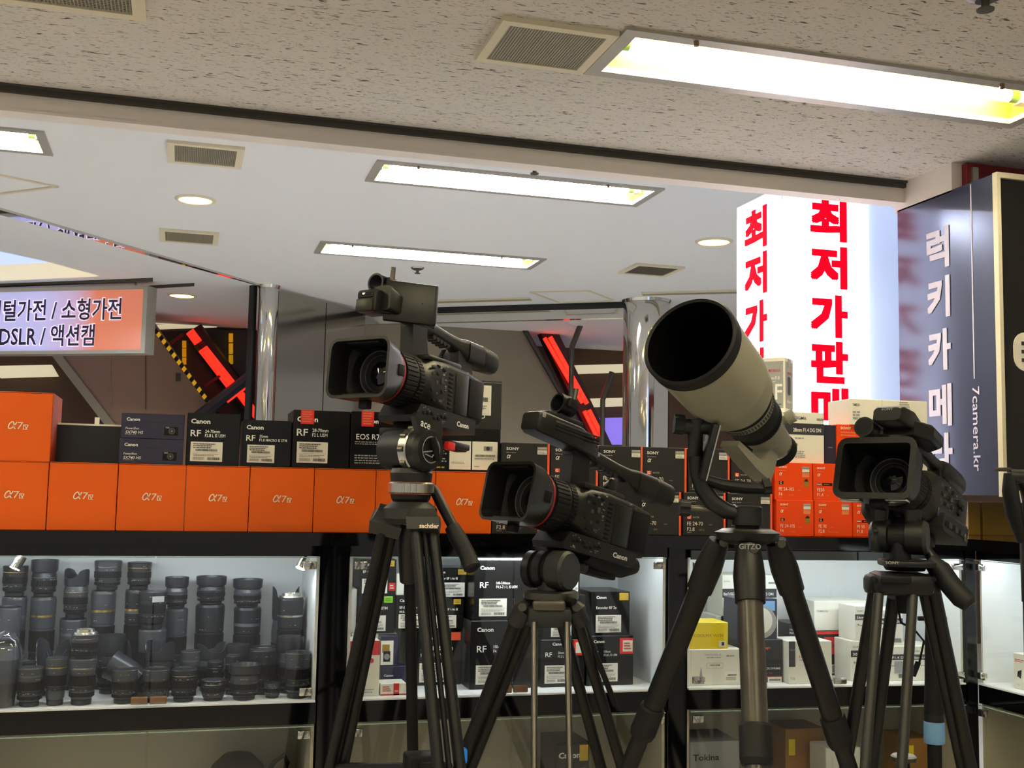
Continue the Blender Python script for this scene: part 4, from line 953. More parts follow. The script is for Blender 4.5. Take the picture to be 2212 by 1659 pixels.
# dark and orange cartons right of it, white carton on top
a, b, zt2, _ = span(1781, 1806, 918, 985, 2.72)
carton(I4, a, b, 2.72, ozu, zt2, 0.12, 'bar_navy', 'narrow dark carton between the white and orange ones', [('l', 0.3, 0.4, 0.8, 0.45, 1, 'ink_grey')])
a, b, zt2, _ = span(1808, 1884, 918, 985, 2.715)
carton(I4, a, b, 2.715, ozu, zt2, 0.14, 'orange_red', 'orange camera carton behind the right camcorder hood, under the long white carton', [sony(0, 0.1, 0.88, 0.09, 'ink_cream'), ('l', 0.1, 0.7, 0.6, 0.84, 2, 'orange_pale'), ('r', 0.1, 0.1, 0.6, 0.6, 'orange_edge'), ('r', 0.72, 0.8, 0.95, 0.92, 'gold_sticker')])
a, b, _, _ = span(1845, 2003, 868, 920, 2.70)
zt3 = pY(1950, 867, 2.72).z
carton(I4, a, b, 2.70, zt2, zt3, 0.13, 'white_card', 'long white carton with a paper label behind the right camcorder microphone', [('t', 'TAMRON', 0.02, 0.72, 0.15, 'ink_dark', dict(b=0.01, box=0.09)), ('l', 0.02, 0.2, 0.14, 0.55, 3, 'ink_grey'), ('r', 0.40, 0.0, 0.404, 1, 'grey_card')],
       [('paper_label', 0.62, 0.40, 0.78, 0.99, 'sticker', [('l', 0.05, 0.1, 0.95, 0.95, 6, 'ink_grey')])], rot=-4)
# a support carton so the long white one does not rest on air
a, b, _, _ = span(1930, 2003, 918, 985, 2.73)
carton(I4, a, b, 2.73, ZC, zt2, 0.12, 'white_card', 'plain white carton hidden behind the right camcorder body', [])
# yellow cartons on the far right worktop
for i, (x0, x1, lb) in enumerate(((2092, 2118, 'dark yellow carton behind the right camcorder, beside the black gap'), (2124, 2260, 'wide dark yellow carton under the black sign'))):
    a, b, zt2, zb2 = span(x0, x1, 1078, 1168, 2.9)
    carton(I4, a, b, 2.9, ZC, pY(2150, 1085, 2.9).z, 0.12, 'ochre_card', lb, [], group='dark yellow cartons under the signs')
# ---------------------------------------------------------------- camcorders, tripods and the big lens
def aim(p, yaw, pitch, roll=0.0):
    """frame at p: local x points back towards the aisle, turned by yaw to the viewer's left and tipped up by pitch; z up"""
    h = V((p.x - CAM.x, p.y - CAM.y, 0)).normalized(); rr = V((h.y, -h.x, 0)); a = math.radians(yaw); e = math.radians(pitch)
    fh = -h * math.cos(a) - rr * math.sin(a)
    f = fh * math.cos(e) + V((0, 0, math.sin(e))); l = V((0, 0, 1)).cross(fh).normalized(); u = f.cross(l)
    T = MX.Identity(4)
    for i in range(3): T[i][0], T[i][1], T[i][2], T[i][3] = f[i], l[i], u[i], p[i]
    return T @ RX(roll)
def place(px, py, d, loc, yaw, pitch, roll=0.0):
    """frame whose local point loc lies on sight line (px, py) at depth d"""
    p = pD(px, py, d); T = aim(p, yaw, pitch, roll)
    T.translation = p - (T.to_3x3() @ V(loc)); return T
XAX = MX(((0, 0, 1, 0), (1, 0, 0, 0), (0, 1, 0, 0), (0, 0, 0, 1)))      # lathe axis z -> local x
def hood(x0, x1, w0, h0, w1, h1, r0, r1, zc, name, par, wall=0.006, inner='cam_dark', outer='cam_olive', n=8):
    m = MB(); xm = x0 + (x1 - x0) * 0.45
    o = [rrect(0, zc, w0, h0, r0, x0, n), rrect(0, zc, (w0 + w1) / 2 + 0.008, (h0 + h1) / 2 + 0.004, (r0 + r1) / 2, xm, n), rrect(0, zc, w1 - 0.002, h1 - 0.002, r1, x1 - 0.004, n), rrect(0, zc, w1, h1, r1, x1, n)]
    i = [rrect(0, zc, w1 - 2 * wall, h1 - 2 * wall, max(r1 - wall, 0.003), x1, n), rrect(0, zc, w1 * 0.86, h1 * 0.84, r1, x0 + (x1 - x0) * 0.35, n), rrect(0, zc, w0 * 0.80, h0 * 0.80, r0 * 0.8, x0 + 0.004, n)]
    m.loft(o, outer, cap0=True, cap1=False); m.loft([o[-1], i[0]], outer, cap0=False, cap1=False); m.loft(i, inner, cap0=False, cap1=True)
    ob = m.build(name, par)
    return ob
def front_glass(x, zc, r, par):
    m = MB(); L = MX.Translation(V((0, 0, zc))) @ XAX
    m.lathe([(x + 0.03, r * 1.12, 'cam_dark'), (x + 0.012, r * 1.05, 'rubber_grey'), (x + 0.011, r * 1.0, 'cam_dark'), (x + 0.006, r * 0.86, 'rubber_grey'), (x + 0.005, r * 0.83, 'cam_dark'), (x + 0.0, r * 0.72, 'lensglass'), (x + 0.006, r * 0.5, 'lensglass'), (x + 0.009, r * 0.25, 'lensglass'), (x + 0.010, 0.0005, 'lensglass')], L, 40, False, False)
    return m.build('front_lens', par)
def mic_ring(c, par, r=0.018):
    m = MB(); L = MX.Translation(V(c)) @ XAX
    m.lathe([(-0.02, r, 'cam_black'), (0.02, r, 'cam_black'), (0.02, r - 0.004, 'cam_dark'), (-0.02, r - 0.004, 'cam_dark'), (-0.02, r, 'cam_dark')], L, 28, False, False)
    m.box((c[0], c[1] - 0.0, c[2] - r - 0.006), (0.03, 0.016, 0.016), 'cam_black', bev=0.003)
    m.box((c[0], c[1] + r + 0.004, c[2] + 0.002), (0.026, 0.012, 0.02), 'cam_black', bev=0.003)
    m.cyl((c[0], c[1] + r + 0.006, c[2] + 0.01), (c[0], c[1] + r + 0.006, c[2] + 0.034), 0.0055, 'gunmetal', n=12)
    return m.build('microphone_holder', par)
def marks(m, seed, x0, x1, z0, z1, y, n, T=None):
    rr = random.Random(seed)
    for _ in range(n):
        x = rr.uniform(x0, x1); z = rr.uniform(z0, z1); w = rr.choice((0.002, 0.004, 0.006)); h = rr.choice((0.0012, 0.0012, 0.003))
        m.quad([V((x, y, z)), V((x - w, y, z)), V((x - w, y, z + h)), V((x, y, z + h))], 'ink_grey', T)
def canon_cam(T, label, lcd, hoodlabel=None):
    t = root('camcorder', label, 'video camera', T, 'professional camcorders on tripods')
    zc = 0.086
    b = MB()
    R = [rrect(0.0, 0.074, 0.075, 0.078, 0.016, -0.182), rrect(0.0, 0.076, 0.096, 0.100, 0.016, -0.172), rrect(0.0, 0.079, 0.100, 0.108, 0.014, -0.12), rrect(0.0, 0.082, 0.102, 0.112, 0.014, -0.04), rrect(0.0, zc - 0.001, 0.106, 0.112, 0.03, 0.01), rrect(0.0, zc, 0.108, 0.108, 0.053, 0.03), rrect(0, zc, 0.106, 0.106, 0.052, 0.045)]
    b.loft(R, 'cam_olive')
    b.box((-0.03, 0.02, 0.138), (0.12, 0.05, 0.012), 'cam_olive', bev=0.005)
    b.build('body', t)
    s = MB()       # side controls
    y = 0.0508
    s.box((-0.085, y, 0.078), (0.045, 0.004, 0.085), 'cam_olive', bev=0.0015)
    s.box((-0.140, y - 0.001, 0.077), (0.052, 0.005, 0.082), 'cam_dark', bev=0.0018)
    for i in range(9): s.box((-0.045, y, 0.044 + i * 0.0088), (0.014, 0.004, 0.005), 'cam_dark', bev=0.001)
    for i, (x, z, w, h) in enumerate(((0.018, 0.118, 0.012, 0.005), (0.002, 0.122, 0.01, 0.005), (0.02, 0.104, 0.006, 0.006), (0.004, 0.106, 0.01, 0.007), (0.006, 0.088, 0.008, 0.008), (0.022, 0.072, 0.006, 0.006), (-0.012, 0.094, 0.008, 0.012), (-0.014, 0.072, 0.008, 0.008), (0.004, 0.066, 0.006, 0.006), (-0.018, 0.118, 0.01, 0.006), (-0.01, 0.052, 0.012, 0.006), (0.012, 0.05, 0.008, 0.005))):
        s.box((x, y + 0.001, z), (w, 0.004, h), 'cam_dark' if i % 2 else 'rubber_grey', bev=0.001)
    marks(s, 3, -0.026, 0.03, 0.045, 0.13, y + 0.0012, 60)
    marks(s, 5, -0.16, -0.06, 0.118, 0.128, y + 0.0032, 6)
    s.build('button_panel', t)
    k = MB()       # lower skirt with the maker lettering
    P = [(-0.135, 0.0), (0.07, 0.0), (0.075, 0.012), (0.06, 0.036), (-0.06, 0.034), (-0.135, 0.03)]
    Tp = MX(((1, 0, 0, 0), (0, 0, 1, 0), (0, 1, 0, 0), (0, 0, 0, 1)))
    k.prism(P, -0.035, 0.058, 'cam_black', Tp)
    for x in (0.048, 0.036, 0.02, 0.012, -0.002, -0.014, -0.026): k.box((x, 0.0585, 0.018 + 0.004 * math.sin(x * 400)), (0.008, 0.003, 0.006), 'cam_dark', bev=0.0008)
    marks(k, 9, -0.03, 0.058, 0.006, 0.03, 0.0588, 16)
    k.text('Canon', frame_of(V((-0.066, 0.0587, 0.010)), (-1, 0, 0), (0, 0, 1)), 0.0145, 'ink_white', 'L', bold=0.035, sx=1.12)
    k.build('control_skirt', t)
    q = MB().box((0.0, 0.0, -0.006), (0.075, 0.052, 0.014), 'cam_dark', bev=0.002); q.build('mount_plate', t)
    L = MX.Translation(V((0, 0, zc))) @ XAX
    z = MB().lathe([(0.035, 0.053, 'cam_black'), (0.118, 0.0525, 'cam_black'), (0.118, 0.045, 'cam_black')], L, 48)
    z.build('lens_barrel', t)
    MB().ribs(0.047, 0.062, 0.0535, 0.0012, 44, 'cam_dark', L).build('zoom_ring', t)
    r2 = MB().ribs(0.070, 0.105, 0.054, 0.0018, 36, 'rubber', L, 0.7); marks(r2, 4, 0.064, 0.069, 0.06, 0.12, 0.0475, 5); r2.build('focus_ring', t)
    MB().lathe([(0.1125, 0.0535, 'red_ring'), (0.113, 0.0562, 'red_ring'), (0.1175, 0.0566, 'red_ring'), (0.118, 0.0535, 'red_ring')], L, 48, False, False).build('red_ring', t)
    h = hood(0.118, 0.192, 0.112, 0.110, 0.150, 0.118, 0.052, 0.022, zc, 'lens_hood', t)
    d = MB()
    for sgn in (1, -1): MB().box((0.176, 0, zc + sgn * 0.0505), (0.016, 0.078, 0.003), 'rubber', bev=0.001).build('hood_lip', h)
    MB().box((0.145, 0.069, zc + 0.0), (0.018, 0.004, 0.022), 'cam_dark', bev=0.001).build('release_catch', h)
    d.box((0.16, 0.0, zc - 0.067), (0.016, 0.022, 0.018), 'cam_dark', bev=0.003)
    d.build('hood_latch', h)
    front_glass(0.118, zc, 0.043, t)
    # handle
    p = MB()
    p.prism([(0.045, 0.128), (0.052, 0.214), (0.004, 0.214), (0.000, 0.175), (-0.012, 0.132)], -0.016, 0.016, 'cam_black', Tp)
    p.build('front_post', t)
    g = MB(); sect = lambda x, z, w, hh, r=0.01: rrect(0.0, z, w, hh, r, x)
    g.loft([sect(0.052, 0.212, 0.036, 0.03), sect(0.02, 0.214, 0.036, 0.032), sect(-0.02, 0.208, 0.030, 0.028), sect(-0.09, 0.198, 0.030, 0.028), sect(-0.125, 0.192, 0.034, 0.034), sect(-0.15, 0.188, 0.042, 0.046)], 'cam_olive')
    for i in range(5): g.cyl((-0.03 - i * 0.013, -0.012, 0.193 - i * 0.0019), (-0.03 - i * 0.013, 0.012, 0.193 - i * 0.0019), 0.006, 'cam_olive', n=10)
    g.prism([(-0.115, 0.185), (-0.16, 0.176), (-0.178, 0.13), (-0.13, 0.122), (-0.118, 0.15)], -0.014, 0.014, 'cam_olive', Tp)
    for x in (-0.01, -0.02): g.box((x, 0.0155, 0.212), (0.006, 0.003, 0.006), 'ink_grey', bev=0.001)
    g.build('handle', t)
    v = MB()
    v.loft([sect(-0.148, 0.186, 0.046, 0.05, 0.014), sect(-0.205, 0.183, 0.048, 0.054, 0.016), sect(-0.207, 0.183, 0.044, 0.05, 0.016), sect(-0.212, 0.183, 0.05, 0.056, 0.02), sect(-0.262, 0.181, 0.046, 0.05, 0.02), sect(-0.268, 0.180, 0.036, 0.04, 0.018)], 'cam_black')
    v.build('viewfinder', t)
    MB().box((-0.075, 0.004, 0.147), (0.022, 0.018, 0.010), 'cam_black', bev=0.002).box((-0.08, 0.004, 0.160), (0.022, 0.014, 0.024), 'cam_black', rot=RY(-35), bev=0.002).build('accessory_shoe', t)
    if lcd:
        u = MB(); u.loft([rrect(0, 0.219, 0.036, 0.03, 0.008, -0.02), rrect(0.0, 0.222, 0.04, 0.036, 0.008, 0.03), rrect(0.0, 0.228, 0.044, 0.044, 0.008, 0.10), rrect(0.0, 0.236, 0.04, 0.05, 0.008, 0.135)], 'cam_black'); u.build('handle_unit', t)
        w = MB(); w.box((0.128, -0.026, 0.229), (0.05, 0.05, 0.046), 'cam_black', bev=0.006).box((0.150, -0.028, 0.219), (0.016, 0.042, 0.026), 'cam_olive', bev=0.003).box((0.149, -0.028, 0.240), (0.014, 0.038, 0.012), 'lensglass', bev=0.002)
        w.build('microphone_block', t)
        Tl = MX.Translation(V((0.082, 0.030, 0.236))) @ RZ(46) @ RY(-2)
        e = MB().box((0, 0, 0), (0.012, 0.108, 0.084), 'cam_olive', Tl, bev=0.006).box((-0.006, 0.0, 0), (0.006, 0.106, 0.082), 'cam_dark', Tl, bev=0.003)
        e.box((0.0, 0.049, 0), (0.0135, 0.006, 0.08), 'cam_black', Tl, bev=0.002).box((0.0063, 0.022, 0.0), (0.001, 0.003, 0.003), 'cam_dark', Tl)
        e.box((0.004, -0.05, 0.0), (0.016, 0.024, 0.06), 'cam_black', Tl, bev=0.004)
        e.build('flip_screen', t)
        mic_ring((0.105, -0.030, 0.272), t, 0.020)
    else:
        u = MB(); u.loft([rrect(0.006, 0.214, 0.036, 0.03, 0.006, -0.01), rrect(0.008, 0.222, 0.052, 0.042, 0.006, 0.02), rrect(0.01, 0.228, 0.058, 0.046, 0.006, 0.06), rrect(0.01, 0.233, 0.058, 0.044, 0.008, 0.165), rrect(0.01, 0.233, 0.05, 0.036, 0.008, 0.175)], 'cam_black')
        for i, zz in enumerate((0.243, 0.236, 0.229)): u.box((0.07, 0.0385, zz - 0.001), (0.125, 0.003, 0.004), 'rubber_grey' if i == 0 else 'cam_dark', bev=0.0008)
        u.box((0.165, 0.036, 0.247), (0.008, 0.008, 0.012), 'ink_grey', bev=0.002)
        u.box((0.09, 0.0, 0.259), (0.10, 0.044, 0.014), 'cam_black', bev=0.005)
        u.build('handle_unit', t)
        mic_ring((0.082, -0.002, 0.292), t, 0.021)
    return t
cam1 = place(772, 793, 2.16, (0.192, 0, 0.086), 40, 5.0)
canon_cam(cam1, 'black camcorder with its screen flipped open, on the tripod with the silver clamp', True)
cam2 = place(1095, 1060, 2.22, (0.192, 0, 0.086), 50, 12.5)
canon_cam(cam2, 'black camcorder with its screen folded away, lower of the two with a red lens ring', False)

def sony_cam(T, label):
    t = root('camcorder', label, 'video camera', T, 'professional camcorders on tripods')
    zc = 0.085; Tp = MX(((1, 0, 0, 0), (0, 0, 1, 0), (0, 1, 0, 0), (0, 0, 0, 1)))
    b = MB()
    b.loft([rrect(0.0, 0.075, 0.08, 0.09, 0.014, -0.20), rrect(0.0, 0.078, 0.10, 0.11, 0.016, -0.19), rrect(0.0, 0.080, 0.106, 0.118, 0.02, -0.10), rrect(0.0, 0.084, 0.108, 0.114, 0.03, -0.01), rrect(0, zc, 0.104, 0.104, 0.051, 0.01), rrect(0, zc, 0.10, 0.10, 0.049, 0.02)], 'cam_olive')
    b.build('body', t)
    s = MB(); y = 0.0535
    s.box((-0.10, y, 0.050), (0.17, 0.006, 0.022), 'bar_navy', bev=0.002)
    for i in range(4):
        for j in range(3): s.box((-0.03 - i * 0.02, y + 0.0, 0.078 + j * 0.017), (0.012, 0.004, 0.009), 'cam_dark' if (i + j) % 2 else 'rubber_grey', bev=0.001)
    for x, z in ((-0.13, 0.10), (-0.135, 0.08), (-0.15, 0.095)): s.cyl((x, y - 0.002, z), (x, y + 0.003, z), 0.008, 'cam_black', n=16)
    marks(s, 21, -0.16, -0.02, 0.066, 0.13, y + 0.0022, 26)
    s.build('button_panel', t)
    k = MB().prism([(-0.165, 0.012), (-0.03, 0.010), (-0.015, 0.02), (-0.02, 0.05), (-0.165, 0.05)], -0.01, 0.066, 'cam_black', Tp)
    for i in range(6): k.box((-0.04 - i * 0.018, 0.067, 0.030), (0.014, 0.004, 0.012), 'rubber_grey' if i % 2 else 'cam_dark', bev=0.001)
    k.box((-0.152, 0.067, 0.026), (0.016, 0.004, 0.018), 'gunmetal', bev=0.002)
    k.build('audio_box', t)
    MB().box((-0.03, 0.0, 0.018), (0.10, 0.05, 0.02), 'cam_dark', bev=0.004).build('mount_plate', t)
    gq = MB(); gq.loft([rrect(-0.05, 0.06, 0.02, 0.06, 0.009, -0.14), rrect(-0.068, 0.055, 0.05, 0.085, 0.02, -0.09), rrect(-0.07, 0.05, 0.056, 0.09, 0.024, 0.0), rrect(-0.06, 0.045, 0.05, 0.07, 0.024, 0.06), rrect(-0.05, 0.04, 0.03, 0.04, 0.014, 0.085)], 'cam_dark'); gq.build('side_grip', t)
    L = MX.Translation(V((0, 0, zc))) @ XAX
    MB().lathe([(0.015, 0.05, 'cam_black'), (0.10, 0.052, 'cam_black')], L, 44).build('lens_barrel', t)
    MB().ribs(0.022, 0.040, 0.0515, 0.0014, 40, 'cam_dark', L).build('zoom_ring', t)
    r = MB().ribs(0.052, 0.088, 0.0535, 0.0018, 48, 'rubber', L); r.build('focus_ring', t)
    h = hood(0.098, 0.20, 0.118, 0.108, 0.172, 0.132, 0.05, 0.022, zc, 'lens_hood', t, wall=0.013, outer='cam_black')
    MB().box((0.16, 0, zc - 0.066), (0.035, 0.03, 0.022), 'cam_dark', bev=0.005).build('hood_latch', h)
    for yy in (-0.05, 0.05): MB().box((0.185, yy, zc - 0.066), (0.02, 0.045, 0.004), 'silver', bev=0.001).build('hood_trim', h)
    front_glass(0.10, zc, 0.045, t)
    sect = lambda x, z, w, hh, r=0.01, y=0.0: rrect(y, z, w, hh, r, x)
    g = MB()
    g.loft([sect(0.03, 0.188, 0.034, 0.03), sect(-0.02, 0.190, 0.03, 0.028), sect(-0.09, 0.184, 0.028, 0.026), sect(-0.13, 0.180, 0.032, 0.032)], 'cam_black')
    g.prism([(0.04, 0.19), (0.0, 0.185), (0.002, 0.15), (-0.02, 0.13), (0.022, 0.13), (0.04, 0.16)], -0.014, 0.014, 'cam_black', Tp)
    g.prism([(-0.10, 0.18), (-0.14, 0.178), (-0.155, 0.14), (-0.13, 0.128), (-0.095, 0.13), (-0.112, 0.15)], -0.014, 0.014, 'cam_black', Tp)
    g.build('handle', t)
    v = MB().loft([sect(-0.125, 0.178, 0.04, 0.04), sect(-0.15, 0.177, 0.05, 0.048, 0.014), sect(-0.22, 0.174, 0.05, 0.05, 0.018), sect(-0.245, 0.172, 0.046, 0.048, 0.02)], 'cam_black'); v.build('viewfinder', t)
    u = MB()
    u.loft([sect(-0.03, 0.198, 0.05, 0.02), sect(-0.01, 0.206, 0.09, 0.034, 0.012, 0.010), sect(0.06, 0.205, 0.098, 0.036, 0.012, 0.012), sect(0.10, 0.205, 0.07, 0.034, 0.008)], 'cam_black')
    u.build('flip_screen', t)
    w = MB(); w.loft([sect(0.06, 0.218, 0.06, 0.034, 0.008), sect(0.10, 0.220, 0.068, 0.040, 0.008), sect(0.155, 0.216, 0.07, 0.036, 0.01), sect(0.165, 0.214, 0.06, 0.028, 0.01)], 'cam_black')
    w.text('SONY', frame_of(V((0.140, 0.0, 0.2365)), (0, 1, 0), (-1, 0, 0)), 0.012, 'ink_grey', 'C', bold=0.02, sx=1.2)
    w.text('SONY', frame_of(V((0.1655, 0.0, 0.222)), (0, 1, 0), (0, 0, 1)), 0.008, 'ink_grey', 'C', bold=0.02, sx=1.2)
    w.build('microphone_block', t)
    Lm = MX.Translation(V((0, -0.056, 0.192))) @ XAX
    MB().lathe([(0.06, 0.022, 'cam_black'), (0.13, 0.024, 'cam_black'), (0.15, 0.022, 'cam_black'), (0.15, 0.018, 'cam_dark')], Lm, 28).box((0.1, -0.04, 0.19), (0.04, 0.03, 0.014), 'cam_black', bev=0.003).build('microphone', t)
    return t
cam3 = place(1888, 1010, 2.06, (0.20, 0, 0.085), 24, 15)
cam3 = cam3 @ MX.Translation(V((0.20, 0, 0.085))) @ MX.Scale(0.88, 4) @ MX.Translation(V((-0.20, 0, -0.085)))
sony_cam(cam3, 'black camcorder with a large square hood and top microphone at the right')

# ---- tripods
def leg_end(a, b): a = V(a); b = V(b); return a + (b - a) * ((a.z - 0.02) / (a.z - b.z))
def tube_leg(m, a, b, r, mt, n=14): m.cyl(a, b, r, mt, n=n); return m
def foot(p, par, r=0.016): MB().lathe([(0.0, r * 1.1, 'rubber'), (0.012, r * 1.2, 'rubber'), (0.035, r * 0.8, 'rubber')], MX.Translation(V((p.x, p.y, 0.001))), 16).build('rubber_foot', par, True)
# tripod 1: black tripod with silver clamp ring, fluid head
D1 = 2.16
def W1(x, y, d=D1): return pD(x, y, d)
ax1 = W1(888, 1040)
t1 = root('tripod', 'black video tripod with a silver clamp ring and pan handle', 'tripod', (ax1.x, ax1.y, 0.0), 'camera tripods')
k1 = D1 / FPX
L1 = MX.Translation(V((ax1.x, ax1.y, 0)))
zz = lambda y, x=888, d=D1: pD(x, y, d).z
pr = lambda r: r * k1
MB().lathe([(zz(1132), pr(40), 'tripod_grey'), (zz(1120), pr(58), 'tripod_grey'), (zz(1098), pr(58), 'tripod_grey'), (zz(1084), pr(40), 'tripod_grey')], L1, 24).build('spider', t1, True)
MB().lathe([(zz(1086), pr(36), 'cam_dark'), (zz(1078), pr(42), 'tripod'), (zz(1068), pr(44), 'tripod')], L1, 32).build('bowl', t1, True)
c = MB().lathe([(zz(1067), pr(46), 'silver'), (zz(1064), pr(49), 'silver'), (zz(1045), pr(49), 'silver'), (zz(1042), pr(46), 'silver')], L1, 40)
for i in range(24):
    if i % 8 in (0, 1, 2):
        a = 2 * math.pi * i / 24; c.cyl((ax1.x + pr(47.5) * math.cos(a), ax1.y + pr(47.5) * math.sin(a), zz(1064)), (ax1.x + pr(47.5) * math.cos(a), ax1.y + pr(47.5) * math.sin(a), zz(1045)), pr(3.6), 'silver', n=8)
c.build('clamp_ring', t1, True)
hd = MB().lathe([(zz(1041), pr(44), 'cam_black'), (zz(1022), pr(46), 'cam_black'), (zz(1012), pr(42), 'cam_black')], L1, 32)
hd.build('head_base', t1, True)
# tilt drum: axis roughly across the camera, towards the viewer's right front
dc = W1(893, 972); rd = RT.copy(); rd.z = 0; rd.normalize(); fwd = V((FW.x, FW.y, 0)).normalized()
da = (rd * 0.80 - fwd * 0.60).normalized()
dr = MB(); Ld = axis_frame(dc, da)
dr.lathe([(-0.068, pr(34), 'cam_black'), (-0.062, pr(42), 'cam_black'), (-0.004, pr(46), 'cam_black'), (-0.004, pr(40), 'cam_dark'), (0.018, pr(42), 'cam_black'), (0.020, pr(48), 'cam_black'), (0.034, pr(48), 'cam_black'), (0.044, pr(42), 'cam_black')], Ld, 40)
dr.text('sachtler', frame_of(dc + da * -0.05 - fwd * 0.043 + V((0, 0, -0.002)), da, (0, 0, 1)), 0.0125, 'ink_grey', 'L', bold=0.02)
dr.build('tilt_drum', t1, True)
sr = MB().lathe([(-0.002, pr(49), 'silver'), (0.014, pr(49.5), 'silver'), (0.016, pr(46), 'silver')], Ld, 40)
for i in range(10): 
    a = 2 * math.pi * i / 10
    sr.cyl(tuple(Ld @ V((pr(48.5) * math.cos(a), pr(48.5) * math.sin(a), 0.001))), tuple(Ld @ V((pr(48.5) * math.cos(a), pr(48.5) * math.sin(a), 0.0135))), pr(6), 'gunmetal', n=10)
sr.build('drag_ring', t1, True)
em = MB(); Le = MX.Translation(da * 0.0445) @ frame_of(dc, V((0, 0, 1)).cross(da), (0, 0, 1))
ring = [V((pr(29) * math.cos(2 * math.pi * i / 32), pr(29) * math.sin(2 * math.pi * i / 32), 0.0006)) for i in range(32)]; rin = [v * 0.92 for v in ring]
em.loft([[V((v.x, v.y, 0.0006)) for v in ring], [V((v.x, v.y, 0.0006)) for v in rin]], 'ink_grey', Le, False, False)
em.tube([V((-pr(26), -pr(6), 0.001)), V((0, -pr(3), 0.001)), V((pr(26), 0, 0.001))], pr(1.6), 'ink_grey', 6, Le); em.tube([V((pr(6), pr(26), 0.001)), V((pr(4), pr(4), 0.001)), V((pr(14), pr(0), 0.001))], pr(1.6), 'ink_grey', 6, Le)
em.tube([V((-pr(20), -pr(10), 0.001)), V((pr(2), -pr(16), 0.001)), V((pr(8), -pr(8), 0.001))], pr(1.6), 'ink_grey', 6, Le)
em.build('emblem', t1, True, label='round pale emblem on the drum cap')
# top plate and side cheek follow the camera tilt
Tc = cam1.copy()
pl = MB()
pl.box((0.015, 0.0, -0.022), (0.125, 0.056, 0.018), 'cam_dark', Tc, bev=0.003).box((-0.105, 0.0, -0.022), (0.13, 0.05, 0.014), 'cam_black', Tc, bev=0.003)
pl.box((-0.15, 0.0, -0.022), (0.05, 0.03, 0.018), 'cam_dark', Tc, bev=0.003)
pl.build('sliding_plate', t1, True)
MB().box((0.0, 0.0, -0.042), (0.11, 0.064, 0.022), 'cam_black', Tc, bev=0.004).build('head_top', t1, True)
ch = MB()
Tch = MX.Translation(da * 0.030) @ frame_of(dc, V((0, 0, 1)).cross(da), (0, 0, 1))
sgn = 1
ch.prism([(pr(-52), pr(68)), (pr(-40), pr(78)), (pr(36), pr(58)), (pr(42), pr(40)), (pr(34), pr(10)), (pr(10), pr(-10)), (pr(-8), pr(-10)), (pr(-22), pr(6))], 0.0, 0.012, 'cam_olive', Tch)
ch.text('ace', Tch @ MX.Translation(V((pr(-34), pr(50), 0.0126))) @ RZ(-14), 0.021, 'ink_white', 'L', bold=0.01)
ch.build('side_cheek', t1, True)
MB().tube([Tch @ V((pr(0), pr(26), 0.016)), Tch @ V((pr(8), pr(2), 0.018)), Tch @ V((pr(18), pr(-22), 0.016))], [0.011, 0.010, 0.006], 'cam_dark', 10, flat=0.7).build('tilt_lever', t1, True)
MB().box((-0.078, 0.036, -0.03), (0.026, 0.014, 0.018), 'red_tape', Tc, bev=0.004).build('release_button', t1, True, label='red release button')
ph = MB().cyl(W1(935, 1055, D1 + 0.03), W1(985, 1150, D1 - 0.05), 0.010, 'tripod', n=14); ph.build('pan_handle', t1, True)
MB().tube([W1(976, 1138, D1 - 0.045), W1(988, 1160, D1 - 0.055), W1(1008, 1196, D1 - 0.07), W1(1020, 1226, D1 - 0.085), W1(1022, 1230, D1 - 0.087)], [0.014, 0.0165, 0.0155, 0.0165, 0.012], 'rubber', 14).build('handle_grip', t1, True)
def shoulder(par, a, b, w, mt, txt=None):
    d = (b - a).normalized(); x = d.cross(FW).normalized()
    m = MB(); Lf = axis_frame(a, d, FW)
    h = (b - a).length
    m.loft([[V((sx * w * k, sy * w * 0.62 * k, z)) for sx, sy in ((1, 1), (-1, 1), (-1, -1), (1, -1))] for z, k in ((0, 0.72), (h * 0.4, 0.95), (h * 0.45, 1.08), (h, 1.0))], mt, Lf)
    if txt:
        p = a + d * h * 0.72 - FW * (w * 0.72)
        m.text(txt, frame_of(p - rd * w * 0.2, rd, V((0, 0, 1))), 0.0112, 'ink_cream', 'L', bold=0.025)
    return m.build('leg_shoulder', par, True)
for nm, sa, sb, legs in (('left', (842, 1100, D1 - 0.0), (832, 1148, D1 + 0.02), [((826, 1150, D1 + 0.01), (712, 1659, D1 + 0.10)), ((846, 1150, D1 + 0.03), (742, 1659, D1 + 0.11))]),
                          ('front', (916, 1104, D1 - 0.05), (914, 1150, D1 - 0.07), [((898, 1150, D1 - 0.07), (946, 1659, D1 - 0.24)), ((935, 1150, D1 - 0.06), (993, 1659, D1 - 0.22))])):
    shoulder(t1, W1(*sa), W1(*sb), pr(33), 'tripod_grey', 'sachtler' if nm == 'front' else None)
    f = MB(); ends = []
    for a, b in legs:
        a, b = W1(*a), W1(*b); e_ = leg_end(a, b); ends.append(e_); f.cyl(a, e_ + V((0, 0, 0.01)), 0.0105, 'tripod', n=14)
    o = f.build('leg', t1, True)
    g = MB().cyl((W1(*legs[0][0]) + W1(*legs[1][0])) / 2, (ends[0] + ends[1]) / 2 + V((0, 0, 0.01)), 0.005, 'cam_dark', n=12); g.build('inner_tube', o, True)
    foot((ends[0] + ends[1]) / 2, o, 0.03)
a, b = W1(884, 1150, D1 + 0.05), W1(892, 1659, D1 + 0.15); e_ = leg_end(a, b)
o = MB().cyl(a, e_ + V((0, 0, 0.01)), 0.0115, 'cam_dark', n=14).build('leg', t1, True); foot(e_, o, 0.03)
